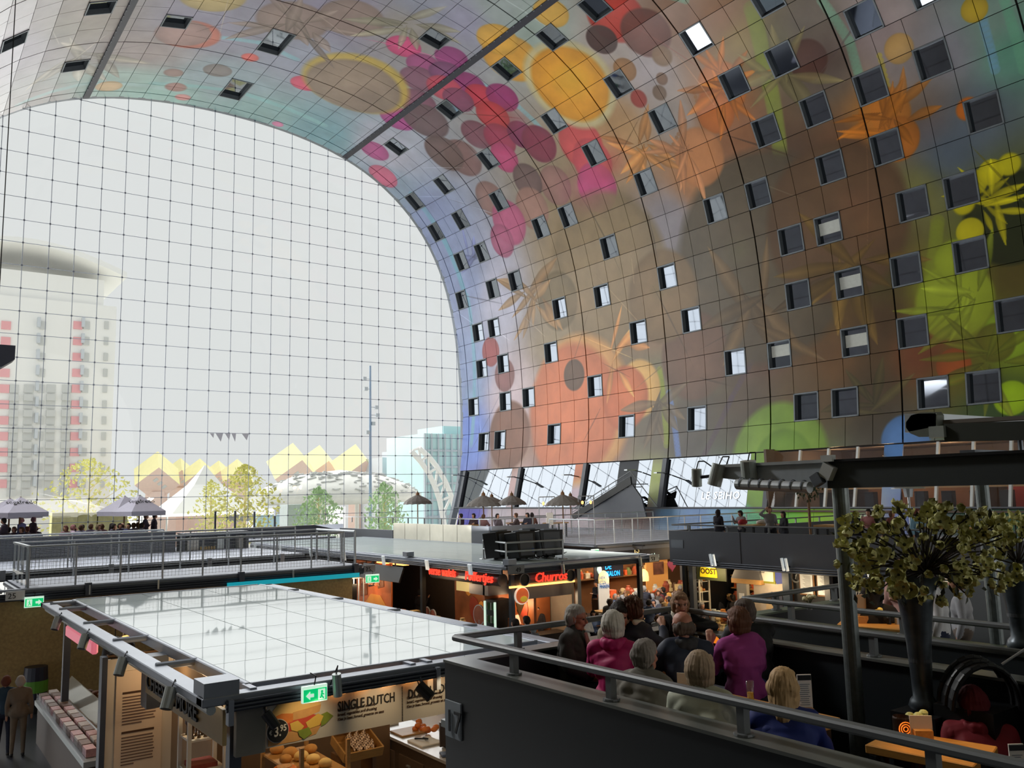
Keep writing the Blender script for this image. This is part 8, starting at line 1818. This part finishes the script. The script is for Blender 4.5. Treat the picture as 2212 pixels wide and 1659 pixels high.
def guest(px, py, zt, rz, label, top, hair, style, lean=.05, **kw):
    v = PZ(px, py, zt)
    # the head sits forward of the hips by the lean and the neck; move the hips back by that much
    fwd = Vector((-math.sin(rz), math.cos(rz), 0)); back = lean + .0
    SCL = kw.pop('scl', .86); hz_top = SCL * (1.30 + kw.get('seat', .46) - .46)
    p = person_fine('person', (v.x - fwd.x * back, v.y - fwd.y * back, zt - hz_top), rz, label, top, hair, style, lean=lean, **kw)
    p.scale = (SCL,) * 3
    s0 = zt - hz_top + kw.get('seat', .46)
    b = empty('chair', (v.x, v.y, FZ), 'black terrace chair under the ' + label.split(' with ')[0].split(' in ')[0] + ' ' + kw.get('_', '') , 'chair')
    return p, b
def put(px, py, zt, rz, label, chair, top, hair, style, **kw):
    p, b = guest(px, py, zt, rz, label, top, hair, style, **kw)
    x, y, z = p.location; b.location = (x, y, FZ); b['label'] = chair; sh = z + .86 * .46; R = Matrix.Rotation(rz, 3, 'Z'); C = Vector((x, y, 0))
    MB().box(C + Vector((0, 0, sh - .09)), (.4, .38, .05), R).build('seat', M_BLACK, b)
    for sx in (-1, 1):
        for sy in (-1, 1): q = C + R @ Vector((sx * .17, sy * .16, 0)); MB().tube((q.x, q.y, FZ), (q.x, q.y, sh - .1), .014, 6).build('leg', M_BLACK, b)
    return p
put(1240, 1313, 4.5, -2.6, 'man with short grey hair and glasses in a charcoal fleece facing the group', 'black chair under the man in the charcoal fleece', C_CHAR, H_GREYB, 'short', lean=.0, glasses=True, collar=C_CHAR, bulk=1.08, arms=('lap', 'lap'), hpitch=-.12, skin=M_SKIN2, extra=open_front(C_PINKS), seed=2)
put(1325, 1328, 4.53, -.95, 'white haired woman in a magenta hooded jacket seen from behind', 'black chair under the woman in magenta', C_MAG, H_WHITE, 'full', lean=.08, hood=C_MAG, female=True, arms=('table', 'lap'), hyaw=-.25, seed=3)
put(1337, 1308, 4.48, 2.7, 'dark haired woman in a beige jacket mostly hidden behind the white haired woman', 'black chair under the woman in beige', C_BEIGE, H_DARK, 'full', lean=.12, female=True, collar=C_BEIGE, arms=('fold', 'table'), hpitch=-.2, seed=4)
put(1372, 1297, 4.52, -1.45, 'curly brown haired woman in a navy jacket holding up a phone', 'black chair under the woman with the phone', C_NAVY, H_BROWN, 'curly', lean=.04, glasses=True, female=True, scarf=C_SCARF, arms=('lap', (V3((.2, .26, .80)), V3((.06, .42, 1.0)))), hpitch=.18, extra=phone, seed=5)
put(1468, 1284, 4.5, 2.55, 'woman with a light brown bob and glasses facing the camera', 'black chair under the woman facing the camera', C_BLK, H_LIGHTB, 'bob', lean=.02, glasses=True, female=True, scarf=C_SCARF, arms=((V3((-.34, .12, .95)), V3((-.1, .2, .98))), 'table'), hpitch=-.08, seed=6)
put(1472, 1326, 4.55, -.42, 'balding man in a navy jacket with his back to the camera', 'black chair under the balding man', C_NAVY, H_GB, 'bald', lean=.1, hood=mat('hood_slate', (58, 58, 62), .8), bulk=1.12, arms=('table', 'table'), skin=M_SKIN2, seed=7)
put(1392, 1389, 4.46, -1.25, 'grey haired man in glasses and a grey coat seen in profile', 'black chair under the grey coated man', C_GREY, H_GREY, 'short', lean=.08, glasses=True, collar=C_GREY, bulk=1.05, arms=('table', 'table'), hyaw=-.2, hpitch=-.1, skin=M_SKIN2, seed=8)
put(1512, 1418, 4.46, -.95, 'woman with short sandy hair in a pale green jacket', 'black chair under the woman in pale green', C_PALE, H_SAND, 'full', lean=.1, collar=C_PALE, female=True, bulk=1.05, arms=('lap', (V3((.26, .18, .72)), V3((.16, .44, .80)))), hyaw=-.3, seed=9)
put(1690, 1452, 4.44, -.95, 'blonde woman in a cobalt blue jacket seen from behind', 'black chair under the blonde woman', C_BLUE, H_BLONDE, 'long', lean=.08, female=True, arms=('table', 'table'), hyaw=-.1, seed=10)
put(1593, 1318, 4.55, -.45, 'woman with a chestnut bob in a purple short sleeved shirt', 'black chair under the woman in purple', C_PURP, H_CHEST, 'bob', lean=.08, fore='skin', female=True, bulk=1.05, arms=((V3((-.24, .16, .78)), V3((-.2, .28, .98))), 'table'), hyaw=.25, seed=11)
put(1610, 1300, 4.52, -.4, 'man in a black jacket with a grey stripe leaning to the woman in purple', 'black chair under the man in black', C_BLK, H_GB, 'short', lean=.14, bulk=1.15, hood=None, arms=('table', 'table'), hyaw=.8, hpitch=-.2, skin=M_SKIN2, strip=mat('stripe_grey', (120, 120, 124), .8), seed=12)
bj = MB(); bj.ell((5.62, 4.62, 3.78), (.3, .17, .26), 14); bj.build('blue_coat', C_BLUE, label='cobalt coat hung over the chair behind the woman in purple', cat='coat', smooth=True)
put(2103, 1492, 4.12, -.85, 'person in a wine red hooded jacket bent over beside the lit table', 'black chair under the person in wine red', C_RED, mat('hood_wine', (96, 14, 26), .85), 'full', lean=.16, hood=C_RED, arms=('lap', 'lap'), hpitch=-.6, bulk=1.1, seed=13, scl=.88)
pr_ = empty('pram', (6.0, 2.75, FZ), 'black pram with a ribbed hood behind the person in wine red', 'pram')
pc_ = PX(2132, 1535, 6.05); hv = MB(); n = 14
for k in range(3):
    vs = [pc_ + RT * (.23 * math.cos(PI * i / n)) + UP * (.30 * math.sin(PI * i / n) - .0) + FW * (.09 * k) for i in range(n + 1)]
    hv.path(vs, .018, 8)
    if k: hv.add(vs + last, [(i, i + 1, n + 2 + i, n + 1 + i) for i in range(n)])
    last = vs
hv.build('hood', M_BLACK, pr_); MB().box(pc_ + FW * .1 - UP * .15, (.4, .4, .3)).build('carry_cot', M_BLACK, pr_)
MB().tube(pc_ + RT * .1 + UP * .31, pc_ + RT * .42 + UP * .52, .008, 6).build('push_bar', M_GALV, pr_)
for sx in (-1, 1):
    q = pc_ + RT * .2 * sx; MB().tube((q.x, q.y, q.z - .2), (q.x, q.y, FZ + .1), .012, 6).build('frame_leg', M_BLACK, pr_); MB().lathe((q.x, q.y, FZ + .12), [(.09, -.02), (.12, -.02), (.12, .02), (.09, .02), (.09, -.02)], 16, R=Matrix.Rotation(PI / 2, 3, 'Y')).build('wheel', M_BLACK, pr_)
# guests of the next terrace
crowd(1882, 1248, FZ, 'sit3', -.9, (30, 30, 34), DARKH, 'long', 'woman with long black hair at the lit table of the next terrace', at=8.3)
crowd(1948, 1205, FZ, 'stand3', 1.9, (206, 160, 150), BROWNH, 'short', 'person in a pale striped top behind the tall vase', bottom=(26, 34, 60), at=9.3)
crowd(2070, 1235, FZ, 'stand', .4, (168, 170, 176), BROWNH, 'short', 'person in a pale grey jumper beyond the second vase', bottom=(120, 108, 100), at=9.4)
crowd(2015, 1225, FZ, 'stand', .5, (210, 212, 216), DARKH, 'short', 'person in white and dark blue hidden behind the tall vase', bottom=(24, 34, 62), at=8.7)
# warm table lights hung from the pergola
for p, t, e in (((5.5, 2.9, 5.45), (5.35, 2.85, 3.9), 48), ((8.2, 5.0, 5.5), (8.2, 5.1, 4.1), 34), ((9.6, 3.6, 5.4), (9.55, 3.7, 4.0), 16), ((5.6, 5.35, 5.6), (5.6, 5.4, 4.0), 8), ((4.8, 3.6, 5.5), (4.75, 3.7, 4.0), 6), ((8.1, 3.4, 5.4), (8.1, 3.4, 3.8), 10)):
    spot_light('table_lamp', p, t, e, (1, .58, .24), 36, .7)
# visitors of the open air market outside, beyond the left decks
rnd = random.Random(31)
MARKET = [(226, 150, 130), (90, 120, 190), (230, 200, 170), (80, 170, 120), (210, 90, 100), (240, 240, 236), (70, 80, 120), (236, 190, 120), (120, 180, 200), (180, 120, 150)]
for i in range(44):
    px = 372 + i * 6.4 + rnd.uniform(-3, 3); Y = 63.5 + (i * 7 % 5) * 1.4; v = PY(px, 1130, Y)
    k = ('stand', 'stand2', 'stand3')[i % 3]; c = MARKET[rnd.randrange(10)]
    r = crowd(px, 1130, 0, k, rnd.uniform(0, 6.28), c, (DARKH, BROWNH, BLONDH, GREYH)[i % 4], ('short', 'bob', 'long')[i % 3], 'market visitor in %s outside the glass, %s of the crowd strip, %s' % (['coral', 'blue', 'sand', 'green', 'rose', 'white', 'navy', 'apricot', 'sky blue', 'mauve'][MARKET.index(c)], ['left end', 'left half', 'middle', 'right half', 'right end'][i * 5 // 44], ['dark haired', 'brown haired', 'blonde', 'grey haired'][i % 4]), 'market visitors outside', bottom=(110, 110, 130), sc=1.0)
    r.location = (v.x, Y, 0)
# dark box on a long cord at the left edge of the view, and pennants tied to the cable net
hb_ = PY(2, 768, 24.0); hx = empty('hanging_box', (hb_.x, 24, hb_.z), 'dark wedge shaped box hanging at the left edge high over the aisle', 'lamp')
MB().prism([(hb_.x - .6, 23.8, hb_.z + .24), (hb_.x + .28, 23.8, hb_.z + .24), (hb_.x + .28, 23.8, hb_.z - .1), (hb_.x + .02, 23.8, hb_.z - .3), (hb_.x - .6, 23.8, hb_.z - .3)], (0, .6, 0)).build('case', mat('box_navy', (62, 66, 86), .5), hx)
MB().tube((hb_.x - .1, 24.1, hb_.z + .2), (hb_.x - .1, 24.1, 28.2), .012, 5).build('cord', M_BLACK, hx)
bt_ = empty('pennant_string', PY(500, 936, FY - .2), 'short string of dark pennants tied to the cable net above the cube houses', 'bunting')
pa, pb = PY(400, 934, FY - .16), PY(542, 937, FY - .16); MB().tube(pa, pb, .012, 5).build('string', M_CABLE, bt_)
for i, (x, w, h) in enumerate(((458, 9, 10), (474, 16, 18), (492, 12, 14), (505, 10, 18), (530, 16, 15))):
    a, b, c = PY(x - w / 2, 936, FY - .17), PY(x + w / 2, 936, FY - .17), PY(x + 3, 936 + h, FY - .17); MB().prism([a, b, c], (0, .02, 0)).build('pennant', mat('pennant_grey', (150, 152, 160), .8), bt_)
